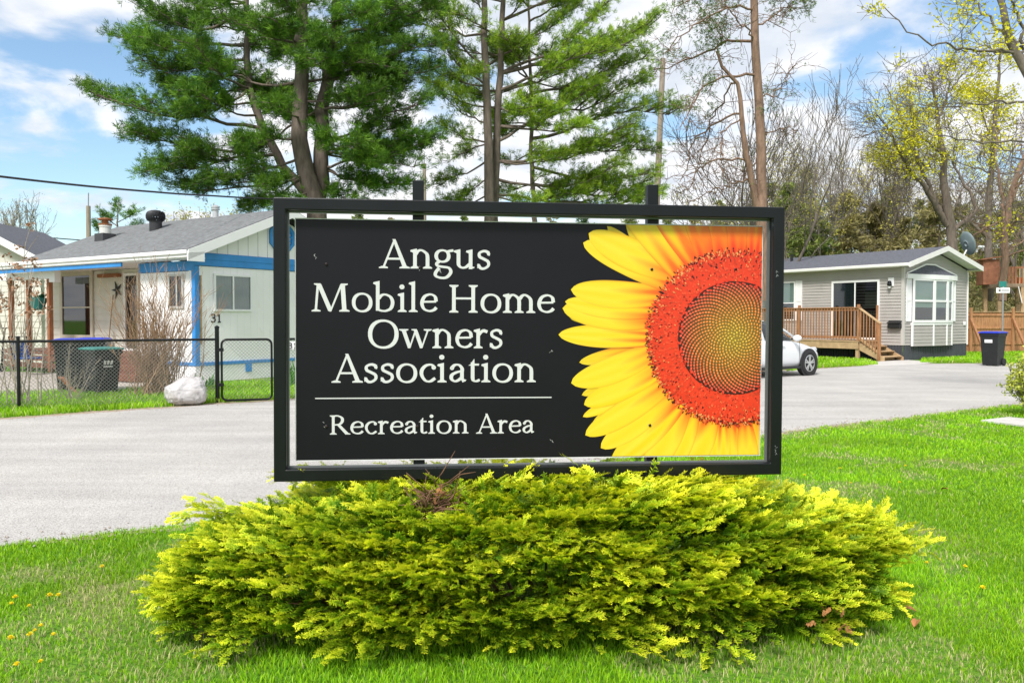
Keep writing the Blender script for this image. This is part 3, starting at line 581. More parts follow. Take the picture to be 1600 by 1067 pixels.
# dark gaps and bright anther tips over the red ring, crowded to its rim
def floret(n_, r0, r1, cb, rx, ry, z, dens=1.0, off_a=0.0):
    r_ = r0 + (r1 - r0) * pr.random(n_) ** dens; a_ = pr.uniform(0, 2 * np.pi, n_); c_ = np.array(cb) * pr.uniform(.6, 1.25, n_)[:, None]
    dots(xy(r_, a_), rx * pr.uniform(.6, 1.4, n_), ry * pr.uniform(.7, 1.3, n_), a_ + off_a + pr.normal(0, .45, n_), np.clip(c_, 0, .97), z + pr.random(n_) * .0003)
Z = .0047
floret(430, 275, 347, (.06, .01, .008), .0075, .0034, Z, .45); floret(900, 210, 335, (.87, .06, .02), .0085, .0042, Z + .0003, .8); floret(330, 212, 338, (.20, .014, .008), .0048, .0036, Z + .0007)
floret(330, 320, 352, (.85, .07, .02), .011, .0036, Z + .0010); floret(260, 330, 356, (.03, .008, .006), .0075, .0030, Z + .0010); floret(650, 205, 330, (.92, .085, .03), .0065, .0044, Z + .0013); floret(190, 215, 350, (.95, .30, .09), .0042, .0032, Z + .0017, .7); floret(260, 322, 350, (.93, .32, .10), .0065, .0034, Z + .0018)
# seed head: golden-angle spirals
disc(0.5, 224, .0068, (.30, .19, .025), (.035, .008, .006))
NS = 1050; i_ = np.arange(1, NS); rr = 218 * np.sqrt(i_ / NS); aa = i_ * 2.399963; tt = rr / 218
c0 = np.array([.80, .58, .06]); c1 = np.array([.85, .29, .05]); c2 = np.array([.74, .075, .045]); cs = np.where(tt[:, None] < .42, c0 + (c1 - c0) * (tt[:, None] / .42), c1 + (c2 - c1) * ((tt[:, None] - .42) / .58))
cs = np.clip(cs * pr.uniform(.8, 1.3, len(cs))[:, None], 0, .97); sz = .0051 + .0024 * tt
dots(xy(rr, aa), sz * pr.uniform(.95, 1.15, NS - 1), sz * .78 * np.ones(NS - 1), aa + .8, cs, np.full(NS - 1, .0071), 6)
dots(xy(rr + 1.5, aa + .012), sz * .5, sz * .38, aa + .8, np.clip(cs * 1.3 + .02, 0, .97), np.full(NS - 1, .0074), 5)
r_, a_ = pr.uniform(212, 232, 150), pr.uniform(0, 6.28, 150); dots(xy(r_, a_), np.full(150, .0075), np.full(150, .0045), a_ + 1.57, np.tile([[.82, .05, .02]], (150, 1)), np.full(150, .0076))
me_o = np_mesh('sunflower_print', np.concatenate(VV), FF, print_m, pn_o, np.concatenate(CC) * .86); on_panel(me_o)
bm = bmesh.new(); bm.from_mesh(me_o.data)
for co_, no_ in (((PW - .006, 0, 0), (1, 0, 0)), ((0, PH / 2 - .006, 0), (0, 1, 0)), ((0, -PH / 2 + .006, 0), (0, -1, 0))):
    bmesh.ops.bisect_plane(bm, geom=bm.verts[:] + bm.edges[:] + bm.faces[:], plane_co=co_, plane_no=no_, clear_outer=True)
bm.to_mesh(me_o.data); bm.free()
# ================================================================ the juniper under the sign
jr = np.random.default_rng(21)
def spray_template(kind):
    r_ = np.random.default_rng(kind); V, T = [], []
    def leaf(p, d, ln, w, up, t0):
        d = d / np.linalg.norm(d); s_ = np.cross(d, up); s_ /= np.linalg.norm(s_) + 1e-9
        V.extend([p - s_ * w * .25, p + d * ln * .45 - s_ * w, p + d * ln, p + d * ln * .45 + s_ * w]); T.extend([t0 - .1, t0 + .08, t0 + .5, t0 + .08])
    up = np.array([0, 0, 1.]); ax = np.array([1., 0, 0])
    for k in range(8):
        x = .12 + .86 * k / 7; p = np.array([x, .03 * math.sin(x * 5 + kind), .10 * math.sin(x * 2.2) - .03 * x * x])
        for sd_ in (-1, 1):
            ang = R(32 + r_.uniform(-9, 12)) * sd_; d = np.array([math.cos(ang), math.sin(ang), r_.uniform(-.1, .4)]); ln = (.40 - .24 * x) * r_.uniform(.7, 1.2)
            leaf(p, d, ln, .046, up, x * .5)
            for j in range(2):
                q = p + d * ln * (.35 + .3 * j); a2 = ang + R(r_.uniform(25, 55)) * (1 if j % 2 else -1); leaf(q, np.array([math.cos(a2), math.sin(a2), r_.uniform(-.2, .6)]), .17 * r_.uniform(.7, 1.3), .038, up, x * .5 + .25)
    leaf(np.array([.9, 0, .03]), np.array([1, .1, .1]), .22, .025, up, .6)
    return np.array(V), np.array(T)
TEM = [spray_template(k) for k in range(5)]
def sprays(P, D, S, tone, rg, flat=.38):
    """feather sprays at P along D with length S; tone 0 green .. 1 yellow"""
    Vs, Cs = [], []; n_ = len(P); D = D / np.linalg.norm(D, axis=1)[:, None]; pick = rg.integers(0, len(TEM), n_)
    U = np.array([0, 0, 1.]) + rg.normal(0, flat, (n_, 3)); Y_ = np.cross(U, D); Y_ /= np.linalg.norm(Y_, axis=1)[:, None] + 1e-9; Z_ = np.cross(D, Y_)
    for k, (T_, tt_) in enumerate(TEM):
        m_ = pick == k
        if not m_.any(): continue
        A = (T_[None, :, 0, None] * D[m_][:, None] + T_[None, :, 1, None] * Y_[m_][:, None] + T_[None, :, 2, None] * Z_[m_][:, None]) * S[m_][:, None, None] + P[m_][:, None]
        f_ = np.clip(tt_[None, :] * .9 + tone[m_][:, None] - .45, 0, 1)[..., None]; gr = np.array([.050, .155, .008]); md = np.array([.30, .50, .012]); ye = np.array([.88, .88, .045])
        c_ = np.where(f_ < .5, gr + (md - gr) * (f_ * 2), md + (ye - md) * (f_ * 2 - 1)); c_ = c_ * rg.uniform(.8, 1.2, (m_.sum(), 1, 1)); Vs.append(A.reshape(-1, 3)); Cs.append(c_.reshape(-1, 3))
    V = np.concatenate(Vs); return V, np.arange(len(V)).reshape(-1, 4), np.concatenate(Cs)
jx = np.array([-1.68, -1.42, -1.05, -.6, 0, .6, 1.1, 1.5, 1.85, 2.15]); jz = np.array([.14, .44, .57, .64, .66, .66, .60, .46, .41, .26]); jf = np.array([.20, .42, .60, .70, .72, .72, .72, .60, .36, .12])
def axis_y(x): return PL.y + (x - PL.x) * SX.y / SX.x - .02
def env(x, psi, k=1.0):
    rz, ry = np.interp(x, jx, jz), np.interp(x, jx, jf); c_, s_ = np.cos(psi), np.sin(psi)
    return np.stack([x, axis_y(x) - ry * k * np.sign(c_) * abs(c_) ** .8, np.maximum(.03, .05 + rz * k * s_ ** .9)], -1)
NCL = 330
cx_ = jr.uniform(-1.60, 1.95, NCL); psi = np.clip(np.abs(jr.beta(1.25, 1.6, NCL) * 2.3 + .03), .03, 3.0)
Pc = env(cx_, psi, jr.uniform(.74, 1.06, NCL)); Pc[:, 2] = np.maximum(Pc[:, 2], .07)
outw = np.stack([(cx_ - .15) * .55 + jr.normal(0, .35, NCL), -np.cos(psi) * 1.0 + jr.normal(0, .25, NCL), np.full(NCL, .0)], 1); outw /= np.linalg.norm(outw, axis=1)[:, None] + 1e-9
Dc = outw + np.stack([np.zeros(NCL), np.zeros(NCL), .08 + .30 * np.sin(psi) + jr.normal(0, .12, NCL)], 1)
Ps, Ds, Ss, Ts = [], [], [], []
for k in range(NCL):
    n_ = 58; t_ = jr.random(n_); d = Dc[k] / np.linalg.norm(Dc[k]); s_ = np.cross(d, [0, 0, 1]); s_ /= np.linalg.norm(s_) + 1e-9; Lk = jr.uniform(.22, .42)
    wd = .125 * (1 - .6 * t_) * jr.normal(0, 1, n_); hh = -.035 * t_ ** 2 + jr.normal(0, .010, n_)
    P = Pc[k] + d * ((t_ - .75) * Lk)[:, None] + s_ * wd[:, None]; P[:, 2] += hh
    dd = d + s_ * (wd * 4.5 + jr.normal(0, .3, n_))[:, None] + jr.normal(0, .16, (n_, 3)); dd[:, 2] += .06
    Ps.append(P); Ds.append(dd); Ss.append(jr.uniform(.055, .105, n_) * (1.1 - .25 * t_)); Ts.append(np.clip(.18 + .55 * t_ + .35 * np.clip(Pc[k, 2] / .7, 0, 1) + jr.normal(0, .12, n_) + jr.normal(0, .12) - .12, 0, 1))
# inner, greener sprays, coloured darker to deepen the shadow gaps between clumps
NI = 6500; xi = jr.uniform(-1.55, 1.85, NI); pi_ = jr.uniform(.03, 2.9, NI); Pi = env(xi, pi_, jr.uniform(.62, .90, NI)); Di = np.stack([(xi - .15) * .4 + jr.normal(0, .5, NI), -np.cos(pi_) + jr.normal(0, .4, NI), jr.uniform(-.1, .7, NI)], 1)
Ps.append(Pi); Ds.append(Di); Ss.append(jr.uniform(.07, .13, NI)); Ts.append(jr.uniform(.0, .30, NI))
# long shoots that break the outline
SH = [(245, 945, 3.85, -1, .05, .1), (262, 925, 3.9, -1, .1, .18), (300, 798, 4.1, -1, -.1, .2), (320, 795, 4.1, -1, 0, .15), (440, 745, 4.25, -1, .1, .12), (470, 742, 4.2, -1, -.2, .22), (540, 738, 4.45, .8, 0, .4), (620, 738, 4.45, -.8, 0, .5), (820, 745, 4.2, .9, 0, .4), (900, 742, 4.2, -.8, 0, .4), (985, 748, 4.1, .9, 0, .4), (1100, 752, 4.4, .05, 0, 1.2), (1095, 758, 4.4, -.1, 0, 1.2), (1108, 756, 4.4, .3, 0, 1.2), (1295, 800, 4.3, .8, 0, .5), (1340, 800, 4.3, .5, 0, .9), (1380, 802, 4.3, .3, 0, 1.0), (1435, 848, 4.3, 1, 0, .1), (1455, 852, 4.3, 1, 0, .05), (1420, 850, 4.25, 1, -.2, .15), (1400, 930, 4.1, .8, -.5, .1)]
for (px, py, dY, dx, dy, dz) in SH:
    c = np.array(at(px, py, dY)); d = np.array([dx, dy, dz]); d /= np.linalg.norm(d); n_ = 26; t_ = jr.random(n_)
    Ps.append(c - d * (t_ * .30)[:, None] + jr.normal(0, .022, (n_, 3))); Ds.append(d + jr.normal(0, .33, (n_, 3))); Ss.append(jr.uniform(.06, .12, n_)); Ts.append(np.clip(.95 - .5 * t_ + jr.normal(0, .1, n_), 0, 1))
P, D, S, T_ = np.concatenate(Ps), np.concatenate(Ds), np.concatenate(Ss), np.concatenate(Ts)
hole = np.array(at(682, 778, 3.95)); kk = (np.linalg.norm((P - hole) * [1, .7, .9], axis=1) > .13); P, D, S, T_ = P[kk], D[kk], S[kk], T_[kk]
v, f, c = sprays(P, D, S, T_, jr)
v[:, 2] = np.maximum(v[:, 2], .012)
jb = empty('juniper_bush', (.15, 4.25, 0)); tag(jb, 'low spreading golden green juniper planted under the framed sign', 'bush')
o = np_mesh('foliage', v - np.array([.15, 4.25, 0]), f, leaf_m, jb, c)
br = MB(); rb = random.Random(4)
for k in range(110):
    x = rb.uniform(-1.6, 1.9); ps_ = rb.uniform(.05, 2.9); e = env(np.array([x]), np.array([ps_]), .86)[0]; b0 = Vector((x * .35 + .1, axis_y(x * .35) + .02, .02)); e = Vector(e); m_ = b0.lerp(e, .5); m_.z *= .75
    br.tube([b0 - Vector((.15, 4.25, 0)), m_ - Vector((.15, 4.25, 0)), e - Vector((.15, 4.25, 0))], [.011, .007, .002], 5)
for k in range(90):
    a = Vector(hole) + Vector((rb.gauss(0, .05), rb.gauss(.06, .04), rb.gauss(-.05, .04))); d = Vector((rb.gauss(0, .07), rb.gauss(-.03, .05), rb.gauss(.03, .05)))
    br.tube([a - Vector((.15, 4.25, 0)), a + d * .45 + Vector((rb.gauss(0, .01), 0, rb.gauss(0, .01))) - Vector((.15, 4.25, 0)), a + d * 1.2 - Vector((.15, 4.25, 0))], [.004, .003, .0012], 4)
br.build('branches', M('juniper_wood', (.19, .10, .06), .9, .3, 20), jb, smooth=True)
dn = jr.normal(0, 1, (40, 3)); hs = [np.array(at(x, y, d)) for x, y, d in ((1285, 965, 3.75), (1310, 965, 3.75), (1140, 778, 4.5), (300, 985, 3.75), (680, 775, 4.0))]
Pd = np.concatenate([h_ + jr.normal(0, .022, (5, 3)) for h_ in hs]); v, f, c = sprays(Pd, jr.normal(0, 1, (len(Pd), 3)) + [0, -.6, .3], np.full(len(Pd), .05), np.full(len(Pd), .4), jr)
o = np_mesh('dead_sprig', v - np.array([.15, 4.25, 0]), f, M('dead_sprig', (.42, .19, .07), .9, .3, 20), jb); o['label'] = 'rusty brown dead sprigs'
# small weeds at its foot
# ================================================================ helpers for houses
def vpanel(mb, ax, val, a0, a1, z0, z1, pitch, g, d, sgn):
    """flat wall strip with narrow vertical grooves; ax is the constant axis, sgn the outward side"""
    n_ = max(1, round((a1 - a0) / pitch)); pts = []
    for k in range(n_):
        s = a0 + (a1 - a0) * k / n_; e = a0 + (a1 - a0) * (k + 1) / n_; pts += [(s, 0), (e - g, 0), (e - g * .8, -d), (e - g * .2, -d)]
    pts.append((a1, 0)); vs = []
    for z in (z0, z1):
        for s, o in pts: vs.append((val + sgn * o, s, z) if ax == 'x' else (s, val + sgn * o, z))
    m_ = len(pts); mb.add(vs, [(i, i + 1, m_ + i + 1, m_ + i) for i in range(m_ - 1)])
def lap(mb, ax, val, a0, a1, z0, z1, pitch, d, sgn):
    """lap siding: each course leans out at its foot"""
    n_ = max(1, round((z1 - z0) / pitch)); h = (z1 - z0) / n_; vs = []
    for k in range(n_):
        for z, o in ((z0 + k * h, d), (z0 + k * h + h * .93, d * .15), (z0 + (k + 1) * h, 0)):
            for s in (a0, a1): vs.append((val + sgn * o, s, z) if ax == 'x' else (s, val + sgn * o, z))
    m_ = len(vs) // 2; mb.add(vs, [(2 * i, 2 * i + 1, 2 * i + 3, 2 * i + 2) for i in range(m_ - 1)])
def pt(ax, val, s, z): return (val, s, z) if ax == 'x' else (s, val, z)
def window(par, ax, val, sgn, s0, s1, z0, z1, fm=None, muntin_v=(), muntin_h=(), fw=.05, proud=.045, curtain=None, gl=None, cdepth=.10, split=None):
    fm = fm or white_trim; fm_mb = MB(); d = [0, 0, 0]; d[0 if ax == 'x' else 1] = sgn * proud
    q = lambda a, b, c, e, v: [pt(ax, v, a, b), pt(ax, v, c, b), pt(ax, v, c, e), pt(ax, v, a, e)]
    b0 = val + sgn * .002
    fm_mb.ring(q(s0, z0, s1, z1, b0), q(s0 + fw, z0 + fw, s1 - fw, z1 - fw, b0), d)
    fr_ = None
    for m_ in muntin_v: c = s0 + (s1 - s0) * m_; fm_mb.prism(q(c - .02, z0 + fw, c + .02, z1 - fw, b0 + sgn * .01), [v * .6 for v in d])
    for m_ in muntin_h: c = z0 + (z1 - z0) * m_; fm_mb.prism(q(s0 + fw, c - .02, s1 - fw, c + .02, b0 + sgn * .008), [v * .7 for v in d])
    fr_ = fm_mb.build('window', fm, par)
    MB().add(q(s0 + fw * .8, z0 + fw * .8, s1 - fw * .8, z1 - fw * .8, val + sgn * .016), [(0, 1, 2, 3)]).build('pane', gl or window_glass, fr_)
    bk = MB().add(q(s0 + fw * .8, z0 + fw * .8, s1 - fw * .8, z1 - fw * .8, val + sgn * .004), [(0, 1, 2, 3)]).build('dark_room', interior, fr_)
    if curtain:
        for (a, b, c, e, mat_, pl) in curtain:
            n_ = 40 if pl else 2; vs = []; S0, S1 = s0 + (s1 - s0) * a, s0 + (s1 - s0) * b
            for z in (z0 + (z1 - z0) * c, z0 + (z1 - z0) * e):
                for k in range(n_): vs.append(pt(ax, val + sgn * (.009 + (.0045 * math.sin(k * .95) if pl else 0)), S0 + (S1 - S0) * k / (n_ - 1), z))
            MB().add(vs, [(k, k + 1, n_ + k + 1, n_ + k) for k in range(n_ - 1)]).build('curtain' if pl else 'blind', mat_, fr_, smooth=bool(pl))
    return fr_
def strokes_text(par, name, s, org, dx, dz, h, m, nrm, w=None):
    """digits as raised strokes"""
    SEG = {'3': [[(0, .9), (.25, 1), (.5, .95), (.58, .76), (.45, .58), (.2, .54)], [(.2, .54), (.5, .5), (.62, .28), (.5, .06), (.25, 0), (0, .1)]], '1': [[(.05, .8), (.25, 1), (.25, 0)], [(.05, 0), (.45, 0)]],
           '9': [[(.5, .6), (.3, .45), (.08, .55), (.04, .8), (.2, .98), (.42, .96), (.52, .78), (.5, .4), (.35, .1), (.1, 0)]]}
    mb = MB(); x = 0
    for c in s:
        for k, sg_ in enumerate(SEG[c]):
            P = [Vector(org) + Vector(dx) * ((x + a) * h) + Vector(dz) * (b * h) + Vector(nrm) * (.004 + .0007 * k) for a, b in sg_]
            mb.tube(P, (w or h * .085), 5)
        x += .95 if c != '1' else .7
    return mb.build(name, m, par)
# ================================================================ left home (no. 31)
LH = empty('mobile_home', (-7.42, 19.5, 0), R(56.6)); tag(LH, 'white mobile home with blue trim, grey shingle roof and open porch, number 31', 'house')
w = MB(); vpanel(w, 'y', 0, .0, 5.2, .47, 2.74, .20, .012, .004, -1); vpanel(w, 'x', 0, 0, 2.17, .47, 2.62, .20, .012, .004, -1)
w.add([(0, 2.17, 0), (1.2, 2.17, 0), (1.2, 2.17, 2.87), (0, 2.17, 2.87)], [(0, 1, 2, 3)])
w.add([(5.2, 0, 0), (5.2, 7.3, 0), (5.2, 7.3, 3.0), (5.2, 0, 3.0)], [(0, 1, 2, 3)]); w.add([(1.2, 7.3, 0), (5.2, 7.3, 0), (5.2, 7.3, 3), (2.6, 7.3, 4.15), (1.2, 7.3, 3.4)], [(0, 1, 2, 3, 4)])
w.build('wall', white_paint, LH, fix=False)
w = MB()
slope = (4.30 - 3.07) / 3.05
n_ = 17
for k in range(n_):                      # board-and-batten gable triangle
    a, b = .02 + 5.16 * k / n_, .02 + 5.16 * (k + 1) / n_; f = lambda x: 3.06 + max(0, (2.6 - abs(x - 2.6) - .05)) * slope
    w.add([(a, -.004, 3.06), (b - .03, -.004, 3.06), (b - .03, -.004, f(b - .03)), (a, -.004, f(a))], [(0, 1, 2, 3)])
    w.add([(b - .03, .004, 3.06), (b, .004, 3.06), (b, .004, f(b)), (b - .03, .004, f(b - .03))], [(0, 1, 2, 3)])
w.build('gable', white_paint, LH, fix=False)
w = MB(); lap(w, 'x', 1.2, 2.17, 9.0, .62, 2.87, .205, .018, -1); w.build('porch_wall', cream_siding, LH, fix=False)
w = MB(); vpanel(w, 'y', -.004, 0, 5.2, 0, .385, .30, .015, .006, -1); vpanel(w, 'x', -.004, 0, 2.17, 0, .385, .30, .015, .006, -1); w.build('skirting', white_paint, LH, fix=False)
w = MB(); w.box((-.03, -.035, 2.75), (5.23, -.002, 3.055), .004); w.box((-.035, -.05, 2.90), (5.235, -.0355, 3.05), .004); w.box((-.03, -.002, 2.63), (-.001, 2.2, 2.86), .003); w.box((-.028, -.03, .39), (5.2, -.001, .468), .003); w.box((-.028, .0, .39), (-.001, 2.17, .468), .003)
w.box((-.025, -.028, .47), (.10, -.0015, 2.74), .003); w.box((-.026, .0, .47), (-.0012, .10, 2.62), .003); w.box((1.42, -.03, .18), (1.60, -.006, .388), .003)
w.box((-.43, 2.3, 2.775), (-.38, 8.6, 2.875), .003)
w.build('trim', blue_paint, LH)
w = MB(); w.box((.115, -.02, .9), (.17, -.002, 2.52), .003); w.build('bare_corner_strip', M('bare_wood', (.38, .26, .15), .8, .3, 6), LH)
# roof: two shingled slopes, white fascias
w = MB(); e0, eR, eA = -.42, 8.6, 7.4; xe, ze, xa, za = -.47, 3.09, 2.6, 4.33
w.add([(xe, e0, ze), (xe, 7.25, ze - .02), (xa, eA, za), (xa, e0, za), (xe, e0, ze - .05), (xe, 7.25, ze - .07), (xa, eA, za - .05), (xa, e0, za - .05)], [(0, 3, 2, 1), (4, 5, 6, 7), (0, 1, 5, 4), (0, 4, 7, 3), (1, 2, 6, 5)])
w.add([(5.67, e0, ze), (5.67, eA, ze), (xa, eA, za), (xa, e0, za), (5.67, e0, ze - .05), (5.67, eA, ze - .05), (xa, eA, za - .05), (xa, e0, za - .05)], [(0, 1, 2, 3), (4, 7, 6, 5), (0, 4, 5, 1), (0, 3, 7, 4), (1, 5, 6, 2)])
rf = w.build('roof', shingle, LH)
w = MB(); zz = lambda x: ze - .052 + (min(x, 5.2 - x) - xe) * slope
for (a, b) in ((xe, 2.6), (2.6, 5.67)):
    za_, zb_ = (ze - .052, za - .052) if a < 0 else (za - .052, ze - .052)
    w.prism([(a, e0 - .02, za_ - .20), (b, e0 - .02, zb_ - .20), (b, e0 - .02, zb_ + .03), (a, e0 - .02, za_ + .03)], (0, .035, 0))
w.prism([(xe - .02, e0 - .02, ze - .28), (xe + .42, e0 - .02, ze - .28), (xe + .42, e0 - .02, ze - .05), (xe - .02, e0 - .02, ze - .1)], (0, .034, 0))
w.box((xe - .015, e0 + .02, 2.90), (xe + .02, 8.6, 3.045), .004); w.box((xe - .06, e0 + .02, 2.97), (xe - .016, 8.6, 3.06), .008)
w.box((xe + .021, e0 + .03, 2.88), (-.002, 2.2, 2.905)); w.box((xe + .021, 2.2, 2.88), (1.2, 8.6, 2.905)); w.box((5.2, e0 + .03, 2.93), (5.65, 7.3, 2.95))
w.build('fascia', white_trim, rf)
# chimney, turbine and pipe vent on the roof
def roofz(x): return ze + (x - xe) * slope
w = MB(); w.box((1.0, 5.50, roofz(1.0) - .1), (1.40, 5.92, roofz(1.40) + .06), .01); ch = w.build('chimney', M('flashing', (.05, .05, .055), .6, .2, 5), rf)
w = MB(); w.lathe([(.155, 0), (.155, .22), (.17, .225), (.17, .27)], 20, (1.2, 5.7, roofz(1.2) + .1)); w.build('flue', M('flue', (.62, .62, .58), .5, .1, 6), ch, smooth=False)
w = MB(); w.lathe([(.175, .0), (.185, .04), (.09, .05), (.09, .14), (.19, .15), (.20, .19), (.04, .22)], 18, (1.2, 5.7, roofz(1.2) + .375)); w.build('rain_cap', rust, ch)
dk = M('turbine_black', (.03, .03, .033), .5, .2, 8)
TK = .76
w = MB(); w.lathe([(.22 * TK, 0), (.22 * TK, .34)], 20, (1.75, 4.15, roofz(1.75) - .12)); tv = w.build('turbine_vent', dk, rf)
w = MB(); cz = roofz(1.75) + .36
for k in range(22):
    a = 2 * math.pi * k / 22; P = []
    for j in range(9): e = -1.2 + 2.4 * j / 8; r_ = (.16 + .16 * math.cos(e * .98)) * TK; P.append(Vector((1.75 + r_ * math.cos(a + .25 * math.sin(e)), 4.15 + r_ * math.sin(a + .25 * math.sin(e)), cz + .19 * TK * math.sin(e * 1.1))))
    for p, q in zip(P[:-1], P[1:]):
        tg = Vector((-math.sin(a + .5), math.cos(a + .5), 0)) * .032; w.add([p - tg, p + tg, q + tg, q - tg], [(0, 1, 2, 3)])
w.lathe([(.20 * TK, .17 * TK), (.17 * TK, .21 * TK), (.02, .235 * TK)], 18, (1.75, 4.15, cz)); w.lathe([(.235 * TK, -.20 * TK), (.235 * TK, -.16 * TK)], 18, (1.75, 4.15, cz)); w.build('turbine', dk, tv, fix=False)
w = MB(); w.lathe([(.08, 0), (.08, .22), (.12, .225), (.12, .25), (.09, .252), (.09, .28), (.12, .285), (.12, .31), (.02, .36)], 14, (2.55, 2.6, 4.28)); w.build('pipe_vent', M('galv', (.55, .56, .57), .4, .1, 5, metal=.4), rf)
# windows
window(LH, 'y', 0, -1, .50, 1.62, 1.68, 2.58, muntin_v=(.5,), curtain=[(.05, .50, .06, .96, curtain_m, True), (.54, .95, .06, .96, curtain_m, True)], gl=window_glass)
window(LH, 'x', 0, -1, .40, .98, 1.75, 2.56, muntin_v=(.45,), curtain=[(.06, .42, .05, .95, curtain_m, True)], gl=dark_glass, fm=M('aluminium', (.50, .50, .48), .4, .1, 4))
window(LH, 'x', 1.178, -1, 6.30, 8.05, .90, 2.88, muntin_h=(.47,), fm=M('beige_trim', (.56, .50, .40), .5, .06, 4), fw=.13, gl=dark_glass, curtain=[(.10, .30, .5, .92, M('curtain_dim', (.40, .38, .33), .9, .1, 4), True)])
pd = MB().ring([(1.185, 4.05, .62), (1.185, 4.75, .62), (1.185, 4.75, 2.75), (1.185, 4.05, 2.75)], [(1.185, 4.12, .68), (1.185, 4.68, .68), (1.185, 4.68, 2.68), (1.185, 4.12, 2.68)], (-.05, 0, 0)).build('door', white_trim, LH)
MB().add([(1.17, 4.1, .66), (1.17, 4.7, .66), (1.17, 4.7, 2.7), (1.17, 4.1, 2.7)], [(0, 1, 2, 3)]).build('door_glass', M('door_glass', (.02, .025, .025), .06, .2, 2, spec=.6), pd)
# octagonal gable vent
w = MB(); oc = [(2.6 + .44 * math.cos(R(22.5 + 45 * k)), -.05, 3.60 + .44 * math.sin(R(22.5 + 45 * k))) for k in range(8)]; ic = [(2.6 + .34 * math.cos(R(22.5 + 45 * k)), -.05, 3.60 + .34 * math.sin(R(22.5 + 45 * k))) for k in range(8)]
w.ring(oc, ic, (0, .04, 0))
for k in range(6): z = 3.32 + .10 * k; hw = min(.33, .44 - abs(z - 3.6) * .55); w.add([(2.6 - hw, -.045, z - .03), (2.6 + hw, -.045, z - .03), (2.6 + hw, -.012, z + .055), (2.6 - hw, -.012, z + .055)], [(0, 1, 2, 3)])
w.build('gable_vent', blue_paint, LH, fix=False)
strokes_text(LH, 'house_number', '31', (.43, -.006, 1.42), (1, 0, 0), (0, 0, 1), .19, num_black, (0, -1, 0))
# porch
w = MB(); w.box((-.02, 2.2, .50), (1.19, 9.0, .62), .005)
for k in range(3): w.box((-.30 - .30 * (2 - k) * 1.0, 1.05, .02 + .0 * k), (-.03 - .30 * (2 - k) + .0, 3.9, .19 * (k + 1)), .008)
w.box((-.31, 1.06, .55), (-.03, 3.9, .6), .006)
for k in range(2): w.box((-.035, 3.9, .12 + .2 * k), (-.022, 9.0, .27 + .2 * k), .004)
w.build('porch_deck', red_deck, LH)
for y, dx in ((6.42, 0), (7.58, .02), (8.58, .02)):
    MB().box((-.06 + dx, y - .06, .02), (.06 + dx, y + .06, 2.60), .008).build('porch_post', brown_post, LH)
w = MB(); w.box((-.07, 6.05, 2.60), (.07, 9.2, 2.80), .006); w.box((-.085, 6.0, 2.50), (.085, 6.30, 2.865), .006); w.build('porch_beam', white_trim, LH)
MB().box((1.05, 4.9, 2.66), (1.18, 5.9, 2.76), .006).build('porch_shelf', brown_post, LH)
def LHW(x, y, z): return Vector((-7.42, 19.5, 0)) + Matrix.Rotation(R(56.6), 3, 'Z') @ Vector((x, y, z))
# things on the porch
bl = empty('broom', LHW(1.05, 5.35, .62), R(56.6)); tag(bl, 'long handled broom leaning on the cream porch wall beside the glass door', 'broom')
MB().tube([(0, 0, .25), (.09, -.10, 1.55)], .014, 6).build('handle', M('broom_handle', (.33, .20, .10), .6, .1, 5), bl)
MB().prism([(-.05, .14, 0), (-.05, -.14, 0), (.0, -.05, .30), (.0, .05, .30)], (.05, 0, 0)).build('bristles', M('bristles', (.40, .28, .12), .9, .3, 30), bl)
hb = MB()
for (a, b) in ((0, .5), (1.25, .5), (2.5, .5), (3.75, .45), (5.0, .5)):
    hb.prism([(0, 0, 0), (0, .08 * math.cos(a - .5), .08 * math.sin(a - .5)), (0, .26 * math.cos(a), .26 * math.sin(a)), (0, .08 * math.cos(a + .5), .08 * math.sin(a + .5))], (-.02, 0, 0))
o = hb.build('wall_ornament', black_plastic); o.location = LHW(1.165, 5.1, 2.3); o.rotation_euler.z = R(56.6); tag(o, 'dark star-shaped ornament hung on the porch wall above the broom', 'ornament')
hp = empty('hanging_planter', LHW(.1, 7.25, 1.75), R(56.6)); tag(hp, 'dark teal planter hanging between the brown porch posts', 'planter')
tm = M('teal_pot', (.015, .17, .15), .5, .15, 5); MB().lathe([(.10, .0), (.16, .03), (.24, .30), (.25, .34), (.21, .34)], 18).build('pot', tm, hp)
MB().tube([(.2, 0, .33), (0, 0, .85)], .006, 4).build('hanger', black_plastic, hp); MB().tube([(-.2, 0, .33), (0, 0, .85)], .006, 4).build('hanger', black_plastic, hp)
w = MB(); rr = random.Random(6)
for k in range(60): a = rr.uniform(0, 6.28); p = Vector((rr.uniform(0, .2) * math.cos(a), rr.uniform(0, .2) * math.sin(a), .33)); d = Vector((math.cos(a) * .12, math.sin(a) * .12, rr.uniform(.02, .18))); q = Vector((-math.sin(a), math.cos(a), 0)) * .03; w.add([p, p + d * .5 + q, p + d, p + d * .5 - q], [(0, 1, 2, 3)])
w.build('plant', M('planter_leaf', (.04, .16, .08), .6, .3, 20), hp, fix=False)
cfm = M('blue_cloth', (.03, .09, .34), .85, .25, 12)
pc = empty('patio_chair', LHW(-.75, 6.15, .0), R(70)); tag(pc, 'black framed patio chair with blue cloth beside the brown porch post', 'chair')
w = MB(); w.box((-.25, -.25, .42), (.25, .25, .47), .02); w.build('seat', cfm, pc)
w = MB(); w.prism([(-.24, .22, .47), (.24, .22, .47), (.24, .34, .92), (-.24, .34, .92)], (0, .03, 0)); w.build('backrest', cfm, pc)
